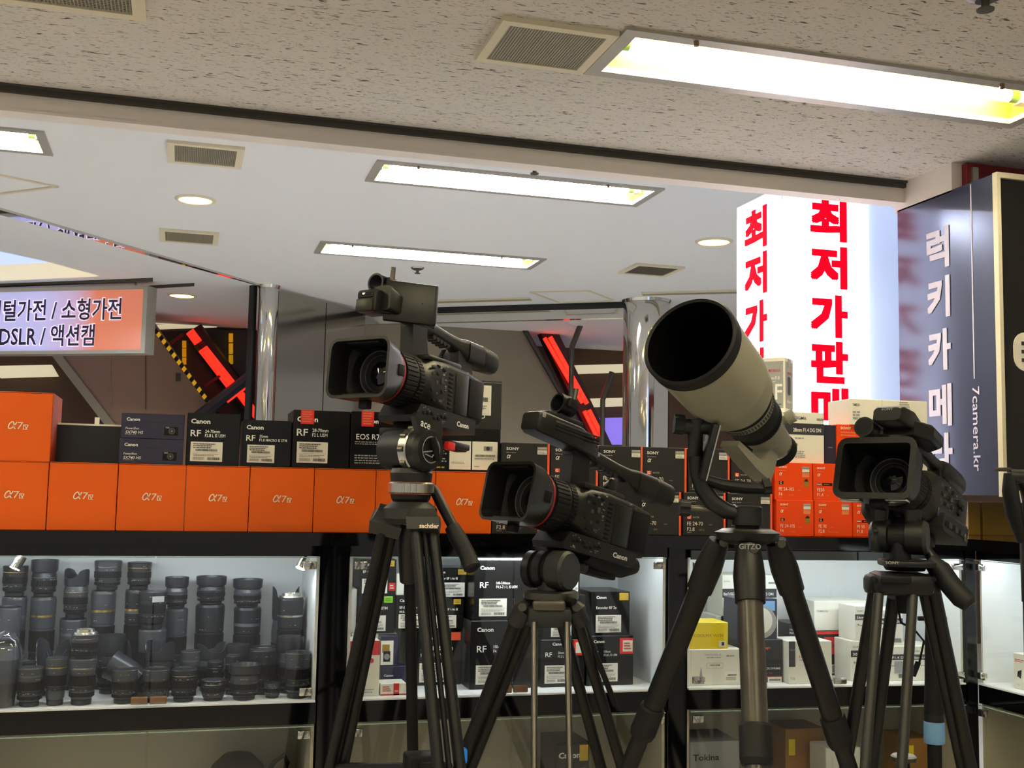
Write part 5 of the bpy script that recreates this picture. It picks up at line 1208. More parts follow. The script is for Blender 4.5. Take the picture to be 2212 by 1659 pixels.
MB().tube([W1(884, 1128, D1 + 0.04), W1(882, 1180, D1 + 0.05), W1(884, 1254, D1 + 0.07)], [0.019, 0.021, 0.019], 'cam_black', 14).build('leg_shoulder', t1, True)
spd = MB().box(W1(905, 1655, D1 - 0.02), (0.055, 0.05, 0.05), 'tripod', bev=0.006)
for q in ((728, 1655, D1 + 0.10), (970, 1655, D1 - 0.23), (892, 1655, D1 + 0.148)): spd.cyl(W1(905, 1655, D1 - 0.02), W1(*q), 0.007, 'tripod', n=8)
spd.build('spreader', t1, True)

# tripod 2: worn twin tube tripod
D2 = 2.24; k2 = D2 / FPX
W2 = lambda x, y, d=D2: pD(x, y, d)
ax2 = W2(1190, 1285)
t2 = root('tripod', 'worn black twin tube tripod under the lower camcorder', 'tripod', (ax2.x, ax2.y, 0.0), 'camera tripods')
p2 = lambda r: r * k2; z2 = lambda y: W2(1190, y).z; L2 = MX.Translation(V((ax2.x, ax2.y, 0)))
MB().lathe([(z2(1300), p2(50), 'tripod'), (z2(1292), p2(60), 'gunmetal'), (z2(1278), p2(60), 'tripod_grey'), (z2(1274), p2(52), 'tripod')], L2, 36).cyl(W2(1228, 1296, D2 - 0.05), W2(1240, 1300, D2 - 0.06), p2(8), 'tripod', n=12).build('bowl_flange', t2, True)
MB().lathe([(z2(1275), p2(30), 'tripod_grey'), (z2(1240), p2(26), 'tripod_grey')], L2, 24).build('head_base', t2, True)
dc2 = W2(1196, 1232); Ld2 = axis_frame(dc2, da)
MB().lathe([(-0.062, p2(30), 'tripod'), (-0.056, p2(40), 'tripod'), (-0.040, p2(40), 'tripod'), (-0.038, p2(34), 'cam_dark'), (-0.030, p2(34), 'cam_dark'), (-0.028, p2(42), 'tripod'), (-0.012, p2(42), 'tripod'), (-0.010, p2(36), 'cam_dark'), (0.0, p2(36), 'tripod'), (0.002, p2(43), 'tripod_grey'), (0.034, p2(43), 'tripod_grey'), (0.040, p2(38), 'tripod_grey')], Ld2, 36).build('tilt_drum', t2, True)
Tc2 = cam2.copy()
MB().box((0.01, 0, -0.024), (0.085, 0.066, 0.018), 'tripod_grey', Tc2, bev=0.007).box((0.01, 0, -0.012), (0.06, 0.05, 0.008), 'cam_dark', Tc2, bev=0.002).box((-0.075, 0.0, -0.024), (0.10, 0.04, 0.014), 'cam_dark', Tc2, bev=0.003).build('head_top', t2, True)
cm = MB()
for s_ in (-0.045, 0.018):
    c0 = dc2 + da * s_
    top = V((c0.x, c0.y, (Tc2 @ V((0.0, 0, -0.03))).z))
    cm.tube([c0, (c0 + top) / 2, top + V((0, 0, -0.005))], [p2(20), p2(18), p2(22)], 'tripod_grey' if s_ > 0 else 'tripod', 12, flat=0.45)
cm.build('yoke', t2, True)
MB().tube([W2(1262, 1195, D2 + 0.06), W2(1290, 1208, D2 + 0.10), W2(1340, 1224, D2 + 0.16), W2(1368, 1222, D2 + 0.19)], [0.018, 0.022, 0.024, 0.018], 'rubber', 14).build('handle_grip', t2, True)
MB().cyl(W2(1262, 1352, D2 + 0.03), W2(1330, 1524, D2 + 0.02), 0.006, 'cam_dark', n=10).build('loose_rod', t2, True)
sp2 = MB().box(W2(1186, 1330, D2 - 0.02), (p2(92), 0.09, p2(42)), 'tripod_grey', rot=RZ(-16), bev=0.008).box(W2(1186, 1308, D2 - 0.06), (p2(70), 0.02, p2(22)), 'gunmetal', rot=RZ(-16), bev=0.006)
sp2.build('spider', t2, True)
for x in (1128, 1245): MB().tube([W2(x - (14 if x < 1200 else -10), 1345, D2 - 0.0), W2(x, 1318, D2 - 0.01), W2(x + (18 if x < 1200 else -18), 1300, D2)], [p2(20), p2(22), p2(16)], 'tripod_grey', 14).cyl(W2(x, 1312, D2 - 0.03), W2(x, 1312, D2 - 0.045), p2(9), 'gunmetal', n=14).build('leg_joint', t2, True)
for nm, legs, mt, r in (('left', [((1116, 1335, D2 + 0.0), (1000, 1640, D2 + 0.06)), ((1140, 1345, D2 + 0.03), (1017, 1659, D2 + 0.09))], 'tripod', 0.0125),
                    ('front', [((1154, 1345, D2 - 0.07), (1154, 1659, D2 - 0.20)), ((1225, 1345, D2 - 0.07), (1231, 1659, D2 - 0.20))], 'steel_tube', 0.0062),
                    ('right', [((1212, 1340, D2 + 0.02), (1298, 1659, D2 + 0.12)), ((1245, 1330, D2 + 0.0), (1343, 1659, D2 + 0.10))], 'tripod', 0.0115)):
    f = MB(); ends = []
    for a, b in legs:
        a, b = W2(*a), W2(*b); e_ = leg_end(a, b); ends.append(e_); f.cyl(a, e_ + V((0, 0, 0.01)), r, mt, n=14)
    o = f.build('leg', t2, True); foot((ends[0] + ends[1]) / 2, o, 0.028)
bc = W2(1001, 1632, D2 + 0.03)
MB().box(bc, (0.014, 0.02, 0.03), 'blue_tape', bev=0.005).build('leg_clip', t2, True, label='blue clip on the leg')

# tripod 3: large carbon tripod with the gimbal head
D3 = 2.02; k3 = D3 / FPX
W3 = lambda x, y, d=D3: pD(x, y, d)
ax3 = W3(1614, 1160)
t3 = root('tripod', 'thick carbon tripod carrying the gimbal head and white lens', 'tripod', (ax3.x, ax3.y, 0.0), 'camera tripods')
p3 = lambda r: r * k3; z3 = lambda y: W3(1614, y).z; L3 = MX.Translation(V((ax3.x, ax3.y, 0)))
MB().lathe([(z3(1176), p3(40), 'cam_dark'), (z3(1166), p3(66), 'tripod'), (z3(1150), p3(70), 'cam_black'), (z3(1146), p3(60), 'gunmetal'), (z3(1142), p3(52), 'cam_dark')], L3, 40).build('spider', t3, True)
def cleg(a, lock, b, r, txt=False):
    a, lock, b = W3(*a), W3(*lock), W3(*b); d = (lock - a).normalized()
    e_ = lock + (b - lock).normalized() * ((lock.z - 0.02) / (-(b - lock).normalized().z))
    m = MB(); m.tube([a, a + d * 0.03, a + d * 0.055, a + d * 0.10], [r * 0.95, r * 1.18, r * 1.28, r * 1.2], 'tripod', 20)
    m.cyl(a - FW * r * 1.1 + rd * r * 0.2, a - FW * r * 1.4 + rd * r * 0.2, 0.0075, 'gunmetal', n=16)
    o = m.build('leg_joint', t3, True)
    lg = MB().cyl(a + d * 0.09, lock, r, 'carbon' if txt else 'tripod', n=24).cyl(lock, e_ + V((0, 0, 0.01)), r * 0.84, 'carbon' if txt else 'tripod', n=20).build('leg', t3, True)
    MB().lathe([(-0.035, r * 1.1, 'rubber'), (-0.03, r * 1.22, 'rubber'), (0.02, r * 1.25, 'rubber'), (0.03, r * 1.12, 'rubber')], axis_frame(lock, d), 28).build('twist_lock', lg, True)
    foot(e_, lg, 0.025)
    if txt:
        q = MB(); c = a + d * 0.055 - FW * (r * 1.32)
        q.text('GITZO', frame_of(W3(1620, 1186, D3 - 0.085), rd, V((0, 0, 1))), 0.0125, 'ink_grey', 'C', bold=0.01)
        q.text('6X', frame_of(W3(1622, 1264, D3 - 0.085), rd, V((0, 0, 1))), 0.016, 'gold_sticker', 'C', bold=0.05)
        q.build('lettering', lg, True)
cleg((1553, 1168, D3 + 0.01), (1397, 1560, D3 + 0.10), (1345, 1690, D3 + 0.14), 0.0195)
cleg((1616, 1180, D3 - 0.05), (1633, 1612, D3 - 0.20), (1634, 1680, D3 - 0.225), 0.0215, True)
cleg((1676, 1170, D3 + 0.01), (1808, 1580, D3 + 0.10), (1838, 1672, D3 + 0.125), 0.0195)
# gimbal head: J shaped arm, base, swing plate
gh = root('gimbal_head', 'black gimbal head with a curved arm holding the white lens', 'tripod head', (ax3.x, ax3.y, z3(1142)))
MB().lathe([(z3(1142), p3(26), 'cam_dark'), (z3(1136), p3(27), 'cam_dark'), (z3(1134), p3(33), 'cam_black'), (z3(1096), p3(33), 'cam_black'), (z3(1093), p3(29), 'cam_black')], L3, 32).build('pan_base', gh, True)
arm = MB().tube([W3(1600, 1112), W3(1568, 1104), W3(1540, 1086), W3(1518, 1056), W3(1506, 1020), W3(1502, 985), W3(1502, 940), W3(1504, 905)], [p3(15), p3(18), p3(19), p3(18), p3(16), p3(16), p3(17), p3(20)], 'cam_black', 18)
arm.build('arm', gh, True)
MB().cyl(W3(1470, 920), W3(1545, 922), p3(17), 'cam_black', n=22).build('swing_hub', gh, True)
def knob(a, b, r, par):
    a, b = V(a), V(b); m = MB(); m.ribs(0, (b - a).length, r * 0.86, r * 0.14, 5, 'rubber', axis_frame(a, b - a), 0.5); m.build('knob', par, True)
knob(W3(1478, 918), W3(1456, 916), p3(22), gh)
knob(W3(1490, 1098), W3(1468, 1096), p3(19), gh); MB().cyl(W3(1488, 1098), W3(1545, 1102), p3(7), 'gunmetal', n=12).build('knob_shaft', gh, True)
sw = MB()
A_, B_ = W3(1542, 922, D3 - 0.01), W3(1515, 1028, D3 - 0.01)
Lsw = axis_frame(A_, B_ - A_, FW)
hh = (B_ - A_).length
sw.box((0, 0, hh * 0.5), (0.012, 0.055, hh * 1.12), 'cam_black', Lsw, bev=0.002)
sw.box((-0.0052, -0.0285, hh * 0.5), (0.0022, 0.003, hh * 1.12), 'silver', Lsw)
sw.build('swing_plate', gh, True)
pf = MB().tube([W3(1522, 1036), W3(1560, 1048), W3(1610, 1054), W3(1650, 1056)], [p3(14), p3(17), p3(17), p3(15)], 'cam_dark', 12, flat=0.8)
pf.build('platform', gh, True)
knob(W3(1648, 1052), W3(1664, 1050), p3(18), gh)
# the large white telephoto lens
ZA = MX.Identity(4)
rc_, fc_ = W3(1694, 988, D3 + 0.20), W3(1489, 736, D3 - 0.06)
# axis from the front rim back
def white_lens():
    fr_ = pD(1489, 737, 1.93)
    h = (fr_ - CAM).normalized(); rr = h.cross(V((0, 0, 1))).normalized(); uu = rr.cross(h)
    th = math.radians(41); back = (h * math.cos(th) + (rr * 0.635 - uu * 0.772).normalized() * math.sin(th)).normalized()
    L = axis_frame(fr_, back)
    t = root('telephoto_lens', 'large white telephoto lens with a deep black hood opening, aimed up left', 'camera lens', L)
    R0 = 0.0845
    hd_ = MB(); hd_.lathe([(0.0, R0 - 0.006, 'rubber'), (-0.004, R0 - 0.002, 'rubber'), (0.0, R0 + 0.001, 'rubber'), (0.022, R0 + 0.001, 'rubber'), (0.0225, R0 - 0.0006, 'white_lens'), (0.15, R0 - 0.004, 'white_lens'), (0.195, R0 - 0.011, 'white_lens'), (0.210, R0 - 0.020, 'white_lens'), (0.212, R0 - 0.026, 'white_lens')], MX.Identity(4), 64, False, False)
    hd_.lathe([(0.19, 0.0005, 'void'), (0.19, 0.05, 'void'), (0.185, 0.062, 'void'), (0.15, R0 - 0.014, 'void'), (0.148, R0 - 0.011, 'void'), (0.11, R0 - 0.011, 'void'), (0.108, R0 - 0.009, 'void'), (0.0, R0 - 0.006, 'void')], MX.Identity(4), 64, False, False)
    hd_.build('lens_hood', t)
    b = MB(); r1 = R0 - 0.022
    b.lathe([(0.208, r1, 'rubber'), (0.222, r1 - 0.001, 'rubber'), (0.2225, r1 - 0.0015, 'white_lens'), (0.242, r1 - 0.005, 'white_lens'), (0.243, r1 - 0.005, 'rubber'), (0.25, r1 - 0.006, 'rubber'), (0.30, r1 - 0.013, 'white_lens'), (0.31, r1 - 0.019, 'white_lens'), (0.345, r1 - 0.022, 'white_lens'), (0.352, r1 - 0.025, 'white_lens'), (0.395, r1 - 0.029, 'white_lens'), (0.398, r1 - 0.031, 'silver'), (0.402, r1 - 0.030, 'cam_dark'), (0.425, r1 - 0.028, 'cam_dark'), (0.43, r1 - 0.034, 'cam_dark')], MX.Identity(4), 56)
    for i in range(60):
        a = 2 * math.pi * i / 60; rr_ = r1 - 0.0033
        b.box((rr_ * math.cos(a), rr_ * math.sin(a), 0.232), (0.0022, 0.0034, 0.010), 'gunmetal', rot=RZ(math.degrees(a)))
    b.build('barrel', t)
    MB().ribs(0.252, 0.298, r1 - 0.0125, 0.0022, 90, 'rubber', MX.Identity(4), 0.6).build('focus_ring', t)
    # lettering, switch, knobs and foot sit by direction from the axis: use world down / right in local frame
    Li = L.to_3x3().inverted(); dn = Li @ V((0, 0, -1)); dn.z = 0; dn.normalize(); vw = Li @ (-h); vw.z = 0; vw.normalize(); rt = Li @ rr; rt.z = 0; rt.normalize()
    dl = (dn * 0.55 + vw * 0.6 - rt * 0.1).normalized()
    n_ = MB()
    for ang_, zz_, s_ in ((0, 0.33, '— 1.2m'), (20, 0.33, 'FULL'), (40, 0.33, 'OSS')):
        d_ = (MX.Rotation(math.radians(ang_ - 10), 3, 'Z') @ dl); rr_ = r1 - 0.0205
        fx = V((0, 0, 1)); n_.text(s_, frame_of(d_ * rr_ + V((0, 0, zz_)), MX.Rotation(math.radians(90), 3, 'Z') @ d_, V((0, 0, -1))), 0.012, 'ink_grey', 'C')
    for ang_, rr_, zz_ in ((64, r1 - 0.022, 0.345),):
        d_ = MX.Rotation(math.radians(ang_), 3, 'Z') @ dl
        n_.box(tuple(d_ * rr_ + V((0, 0, zz_))), (0.012, 0.016, 0.024), 'rubber', rot=RZ(math.degrees(math.atan2(d_.y, d_.x))), bev=0.002)
    n_.build('switch_panel', t)
    kn = MB(); d_ = (rt * 0.9 - dn * 0.3).normalized()
    for q, zc_, ln, rk in ((d_, 0.335, 0.022, 0.013), ((-rt * 0.6 + dn * 0.8).normalized(), 0.215, 0.026, 0.014)):
        a_ = q * (r1 - 0.024 + (0.03 if zc_ < 0.3 else 0)) + V((0, 0, zc_)); kn.cyl(a_ - q * 0.012, a_ + q * ln * 0.6, rk * 0.6, 'white_lens', n=14); kn.cyl(a_ + q * ln * 0.5, a_ + q * ln * 1.2, rk, 'white_lens', n=18)
    kn.build('lock_knob', t)
    # foot: collar bracket hanging below
    f = MB(); side = dn.cross(V((0, 0, 1))).normalized()
    Pf = [(0.375, 0.02), (0.375, r1 + 0.012), (0.325, r1 + 0.008), (0.30, r1 - 0.002), (0.262, r1 + 0.012), (0.255, r1 + 0.022), (0.345, r1 + 0.038), (0.40, r1 + 0.034), (0.40, r1 + 0.02), (0.385, 0.02)]
    Pf = [(0.345, 0.02), (0.340, r1 + 0.006), (0.290, r1 + 0.014), (0.215, r1 + 0.020), (0.212, r1 + 0.032), (0.300, r1 + 0.034), (0.372, r1 + 0.028), (0.378, r1 + 0.006), (0.385, 0.02)]
    for s0 in (-1,):
        A0 = [dn * b_ + V((0, 0, a_)) - side * 0.017 for a_, b_ in Pf]; A1 = [dn * b_ + V((0, 0, a_)) + side * 0.017 for a_, b_ in Pf]
        f.loft([A0, A1], 'white_lens')
    f.build('tripod_foot', t)
    return t
white_lens()

# tripod 4: black twin tube tripod at the right
D4 = 2.06; k4 = D4 / FPX
W4 = lambda x, y, d=D4: pD(x, y, d)
ax4 = W4(1955, 1225)
t4 = root('tripod', 'black twin tube tripod under the right camcorder with the square hood', 'tripod', (ax4.x, ax4.y, 0.0), 'camera tripods')
p4 = lambda r: r * k4; z4 = lambda y: W4(1955, y).z; L4 = MX.Translation(V((ax4.x, ax4.y, 0)))
q = MB().lathe([(z4(1232), p4(40), 'cam_dark'), (z4(1226), p4(44), 'tripod'), (z4(1212), p4(48), 'tripod'), (z4(1208), p4(44), 'tripod')], L4, 32)
q.box(W4(1958, 1217, D4 - 0.02), (p4(102), 0.085, p4(14)), 'tripod', rot=RZ(-22), bev=0.004)
q.text('SONY', frame_of(W4(1928, 1219, D4 - 0.066), rd, V((0, 0, 1))), 0.0075, 'ink_grey', 'C', bold=0.02, sx=1.2); q.build('bowl_flange', t4, True)
MB().tube([W4(1945, 1208), W4(1942, 1180), W4(1940, 1150)], [p4(24), p4(21), p4(22)], 'cam_black', 16).build('head_base', t4, True)
dc4 = W4(1952, 1160); da4 = (rd * 0.88 - fwd * 0.47).normalized(); Ld4 = axis_frame(dc4, da4)
MB().lathe([(-0.058, p4(28), 'tripod'), (-0.052, p4(36), 'tripod'), (-0.026, p4(36), 'tripod'), (-0.024, p4(28), 'cam_dark'), (0.004, p4(28), 'cam_dark'), (0.006, p4(37), 'tripod'), (0.036, p4(37), 'tripod_grey'), (0.042, p4(32), 'tripod_grey')], Ld4, 36).build('tilt_drum', t4, True)
yk = MB()
for s_ in (-0.042, 0.016):
    c0 = dc4 + da4 * s_; yk.tube([c0, W4(1952, 1120) + da4 * s_, W4(1952, 1100) + da4 * s_], [p4(20), p4(17), p4(20)], 'cam_black', 12, flat=0.6)
yk.build('yoke', t4, True)
MB().box((-0.03, 0, -0.004), (0.10, 0.06, 0.024), 'cam_dark', cam3, bev=0.004).build('head_top', t4, True)
knob(W4(1893, 1150, D4), W4(1884, 1150, D4), p4(12), t4)
MB().box(W4(1890, 1172, D4), (p4(20), 0.02, p4(40)), 'cam_black', bev=0.006).build('brake_lever', t4, True)
MB().cyl(W4(1990, 1175, D4 + 0.02), W4(2040, 1238, D4 - 0.02), 0.010, 'tripod', n=12).build('pan_handle', t4, True)
MB().tube([W4(2006, 1208, D4 - 0.01), W4(2030, 1232, D4 - 0.02), W4(2052, 1262, D4 - 0.04), W4(2078, 1292, D4 - 0.06), W4(2094, 1304, D4 - 0.07), W4(2098, 1308, D4 - 0.072)], [0.012, 0.020, 0.019, 0.019, 0.016, 0.01], 'rubber', 16).build('handle_grip', t4, True)
s4 = MB().box(W4(1945, 1260, D4 - 0.02), (p4(118), 0.10, p4(46)), 'tripod', rot=RZ(-22), bev=0.012).box(W4(1935, 1252, D4 - 0.075), (p4(62), 0.012, p4(16)), 'cam_dark', rot=RZ(-22), bev=0.003)
s4.build('spider', t4, True)
for x in (1884, 2012): MB().box(W4(x, 1262, D4 - 0.0), (p4(30), 0.05, p4(44)), 'tripod', rot=RZ(-22), bev=0.010).cyl(W4(x + 3, 1252, D4 - 0.03), W4(x + 3, 1252, D4 - 0.045), p4(7), 'cam_dark', n=12).build('leg_joint', t4, True)
MB().cyl(W4(1953, 1284, D4), W4(1954, 1322, D4), p4(19), 'cam_dark', n=18).build('bowl_handle', t4, True)
MB().tube([W4(1942, 1324, D4), W4(1946, 1345, D4 - 0.01), W4(1975, 1360, D4 - 0.02), W4(1996, 1385, D4 - 0.03), W4(1984, 1440, D4 - 0.02), W4(1972, 1452, D4 - 0.02)], 0.0022, 'cam_dark', 8).cyl(W4(1984, 1430, D4 - 0.02), W4(1972, 1460, D4 - 0.02), 0.005, 'cam_dark', n=8).build('cable', t4, True)
for nm, legs, mt, r in (('left', [((1888, 1282, D4 + 0.01), (1830, 1640, D4 + 0.08)), ((1930, 1290, D4 + 0.03), (1883, 1659, D4 + 0.11))], 'tripod', 0.0115),
                    ('front', [((1898, 1284, D4 - 0.06), (1869, 1659, D4 - 0.19)), ((1972, 1284, D4 - 0.06), (1948, 1659, D4 - 0.19))], 'tripod_grey', 0.009),
                    ('right', [((1998, 1280, D4 + 0.01), (2079, 1659, D4 + 0.09)), ((2018, 1276, D4 - 0.0), (2097, 1659, D4 + 0.07))], 'tripod', 0.0115)):
    f = MB(); ends = []
    for a, b in legs:
        a, b = W4(*a), W4(*b); e_ = leg_end(a, b); ends.append(e_); f.cyl(a, e_ + V((0, 0, 0.01)), r, mt, n=14)
    o = f.build('leg', t4, True); foot((ends[0] + ends[1]) / 2, o, 0.028)

# monopod with a blue band
D5 = 2.38; W5 = lambda x, y, d=D5: pD(x, y, d); ax5 = W5(2016, 1450)
L5 = MX.Translation(V((ax5.x, ax5.y, 0))); z5 = lambda y: W5(2016, y).z; k5 = D5 / FPX
t5 = root('monopod', 'black monopod with a pale blue band behind the right tripod', 'monopod', (ax5.x, ax5.y, 0))
MB().lathe([(z5(1345), 13 * k5, 'cam_dark'), (z5(1338), 13 * k5, 'cam_dark')], L5, 20).lathe([(z5(1392), 17 * k5, 'rubber'), (z5(1345), 15 * k5, 'rubber')], L5, 24).build('top_section', t5, True)
MB().cyl(W5(1983, 1336), W5(2044, 1336), 5 * k5, 'cam_dark', n=12).build('cross_bar', t5, True)
MB().lathe([(z5(1540), 21 * k5, 'rubber'), (z5(1470), 18 * k5, 'rubber'), (z5(1392), 17 * k5, 'rubber')], L5, 24).build('grip', t5, True)
MB().lathe([(z5(1556), 21 * k5, 'cam_black'), (z5(1540), 21 * k5, 'cam_black')], L5, 24).build('collar', t5, True)
MB().lathe([(z5(1602), 21 * k5, 'pale_blue'), (z5(1596), 22 * k5, 'pale_blue'), (z5(1560), 22 * k5, 'pale_blue'), (z5(1556), 21 * k5, 'pale_blue')], L5, 28).build('band', t5, True, label='pale blue band')
MB().lathe([(0.0, 0.016, 'rubber'), (0.03, 0.014, 'tripod'), (z5(1602), 15 * k5, 'tripod')], L5, 20).build('pole', t5, True)
# small round topped stand
D6 = 2.30; c6 = pD(1952, 1634, D6); k6 = D6 / FPX
t6 = root('table_stand', 'small grey round topped stand low behind the right tripod', 'stand', (c6.x, c6.y, 0))
L6 = MX.Translation(V((c6.x, c6.y, c6.z)))
MB().lathe([(-0.008, 26 * k6, 'gunmetal'), (0.0, 27 * k6, 'grey_card'), (0.003, 24 * k6, 'grey_card')], L6, 28).build('top', t6, True)
for a in (20, 140, 260):
    e_ = V((c6.x + 0.16 * math.cos(math.radians(a)), c6.y + 0.16 * math.sin(math.radians(a)), 0.0))
    MB().cyl(V((c6.x, c6.y, c6.z - 0.006)), e_, 0.011, 'tripod', r2=0.008, n=12).build('leg', t6, True)
# black shoulder support at the right frame edge
t7 = root('shoulder_rig', 'black hanging strap rig in front of the yellow cartons at the right edge', 'camera support', tuple(pD(2195, 1165, 2.30)))
W7 = lambda x, y, d=2.30: pD(x, y, d)
MB().tube([W7(2178, 1022), W7(2182, 1060), W7(2190, 1110), W7(2202, 1152), W7(2206, 1172)], [0.010, 0.018, 0.020, 0.014, 0.010], 'rubber', 12, flat=0.6).build('pad', t7, True)
MB().tube([W7(2150, 1014), W7(2180, 1014), W7(2204, 1026), W7(2212, 1040)], 0.004, 'gunmetal', 8).build('rod', t7, True)
MB().tube([W7(2180, 1026), W7(2215, 1030), W7(2235, 1080), W7(2225, 1165), W7(2225, 1300)], [0.012, 0.02, 0.024, 0.02, 0.016], 'cam_black', 12).build('frame', t7, True)
p_ = W7(2225, 1300); MB().cyl(p_, V((p_.x, p_.y, 0)), 0.014, 'tripod', n=12).build('stand_pole', t7, True)
# ---------------------------------------------------------------- used lenses in the first cabinet
def A3(x, y): return x / 3.072, 1180 + y / 3.072
def lens(xc, yl, z0, R, H, style, label, seed, ring=None, tag_mat=None):
    rr = random.Random(seed)
    t = root('camera_lens', label, 'camera lens', LA @ MX.Translation(V((xc, yl, z0 + 0.0005))) @ RZ(rr.uniform(-40, 40)), 'used lenses in the display cabinet')
    I = MX.Identity(4)
    body = 'lens_black' if rr.random() < 0.65 else 'lens_dark'
    hh = H
    hoodh = 0.0
    if style in ('petal', 'hood', 'flare'): hoodh = H * (0.34 if style != 'flare' else 0.28)
    if style == 'hood_only': hoodh = H * 0.98
    B = H - hoodh
    if B > 0.004:
        m = MB(); e = min(0.006, B * 0.1)
        top = R * (1.0 if hoodh == 0 else 0.9)
        pf = [(0, R * 0.74, 'lens_dark'), (B * 0.10, R * 0.76, 'lens_dark'), (B * 0.11, R * 0.70, body), (B * 0.16, R * 0.84, body), (B * 0.30, R * 0.90, body), (B * 0.31, R * 0.93, 'lens_dark'), (B * 0.40, R * 0.93, body), (B * 0.66, R * 0.93, body), (B * 0.67, R * 0.96, body), (B * 0.76, R * 0.965, 'lens_grey' if rr.random() < 0.3 else body), (B * 0.80, R * 0.98, body), (B * 0.97, top, body), (B * 0.99, top * 0.97, 'lens_dark')]
        if style == 'mount_up':
            pf += [(B, R * 0.92, 'lens_dark')]
        m.lathe(pf, I, 32, True, style != 'mount_up')
        # engraved marks around the barrel
        for i in range(9):
            a = -math.pi / 2 + (i - 4) * 0.19 + rr.uniform(-0.03, 0.03); z = B * rr.choice((0.33, 0.35, 0.70, 0.86)); r_ = R * 0.985
            m.box((r_ * math.cos(a), r_ * math.sin(a), z), (0.0008, rr.choice((0.0016, 0.003, 0.0045)), 0.0014), 'ink_grey', rot=RZ(math.degrees(a)))
        m.build('barrel', t)
        MB().ribs(B * 0.42, B * 0.64, R * 0.94, R * 0.035, 40, 'rubber', I, 0.6).build('zoom_ring', t)
        if style != 'prime': MB().ribs(B * 0.18, B * 0.27, R * 0.90, R * 0.03, 40, 'rubber', I, 0.6).build('focus_ring', t)
        if ring: MB().lathe([(B * 0.785, R * 0.985, ring), (B * 0.808, R * 0.992, ring)], I, 32, False, False).build('trim_ring', t, label=('gold ring' if ring == 'gold_ring' else 'silver ring'))
        if style == 'mount_up':
            MB().lathe([(B, R * 0.90, 'silver'), (B + 0.004, R * 0.86, 'silver'), (B + 0.004, R * 0.70, 'silver'), (B + 0.010, R * 0.66, 'silver'), (B + 0.010, R * 0.52, 'silver'), (B + 0.002, R * 0.48, 'lensglass'), (B + 0.004, 0.0005, 'lensglass')], I, 32, False, False).build('mount', t)
        elif hoodh == 0:
            if rr.random() < 0.55:
                MB().lathe([(B * 0.985, R * 0.93, 'silver' if rr.random() < 0.4 else 'lens_dark'), (B * 1.0, R * 0.96, 'lens_dark'), (B * 1.0, R * 0.84, 'lens_dark'), (B * 0.97, R * 0.78, 'lensglass'), (B * 0.985, R * 0.4, 'lensglass'), (B * 0.99, 0.0005, 'lensglass')], I, 32, False, False).build('front_element', t)
            else:
                MB().lathe([(B * 0.985, R * 0.94, 'hood_black'), (B * 1.0, R * 0.92, 'hood_black'), (B * 1.0, 0.0005, 'hood_black')], I, 32, False, False).build('lens_cap', t)
    if hoodh > 0:
        m = MB(); n = 48; z0_ = B; r0 = R * 0.95; r1 = R * (1.05 if style == 'hood' else 1.12 if style == 'flare' else 1.0)
        if style == 'hood_only': r0 = R * 0.82
        O = []; Q = []; Bt = []; Bi = []
        for i in range(n):
            a = 2 * math.pi * i / n
            zt_ = z0_ + hoodh * (1.0 if style in ('hood', 'flare') else (0.72 + 0.28 * math.copysign(abs(math.cos(2 * a + 0.5)) ** 0.5, math.cos(2 * a + 0.5))))
            O.append(V((r1 * math.cos(a), r1 * math.sin(a), zt_))); Q.append(V(((r1 - 0.002) * math.cos(a), (r1 - 0.002) * math.sin(a), zt_)))
            Bt.append(V((r0 * math.cos(a), r0 * math.sin(a), z0_))); Bi.append(V(((r0 - 0.003) * math.cos(a), (r0 - 0.003) * math.sin(a), z0_ + 0.003)))
        m.loft([Bt, [V((r1 * 0.985 * math.cos(2 * math.pi * i / n), r1 * 0.985 * math.sin(2 * math.pi * i / n), z0_ + hoodh * 0.18)) for i in range(n)], O, Q, Bi], 'hood_black', None, True, True)
        m.build('lens_hood', t)
    if tag_mat:
        q = MB(); q.box((0, -R * 1.0, H * 0.80), (R * 0.9, 0.0012, R * 0.42), 'grey_card', RZ(0)); q.build('price_label', t)
    return t
KB = FPX
row_y = {1: 0.046, 2: 0.112, 3: 0.178, 4: 0.246}
occupied = {}
def put(x0, x1, yt, row, style, label, seed, split=None, low=None, ring=None, dy=0.0, base=None, tagm=None):
    """x0,x1,yt measured on the cabinet; split: where the upper of two stacked lenses starts"""
    yl = row_y[row] + dy
    (px0, py), (px1, _) = A3(x0, yt), A3(x1, yt)
    a = pL(px0, py + 30, LA, yl); b = pL(px1, py + 30, LA, yl)
    R = (b.x - a.x) / 2; xc = (a.x + b.x) / 2
    zt = pL((px0 + px1) / 2, py, LA, yl).z
    if split:
        zs = pL((px0 + px1) / 2, 1180 + split / 3.072, LA, yl).z
        lx0, lx1, lst, llab, lring = low
        q0, q1 = A3(lx0, split)[0], A3(lx1, split)[0]
        aa = pL(q0, 1180 + split / 3.072, LA, yl); bb_ = pL(q1, 1180 + split / 3.072, LA, yl)
        lens((aa.x + bb_.x) / 2, yl, ZS, (bb_.x - aa.x) / 2, zs - ZS, lst, llab, seed + 500, lring)
        lens(xc, yl, zs + 0.002, R, zt - zs - 0.002, style, label, seed, ring, tagm)
    else:
        lens(xc, yl, ZS, R, zt - ZS, style, label, seed, ring, tagm)
G_, S_ = 'gold_ring', 'silver'
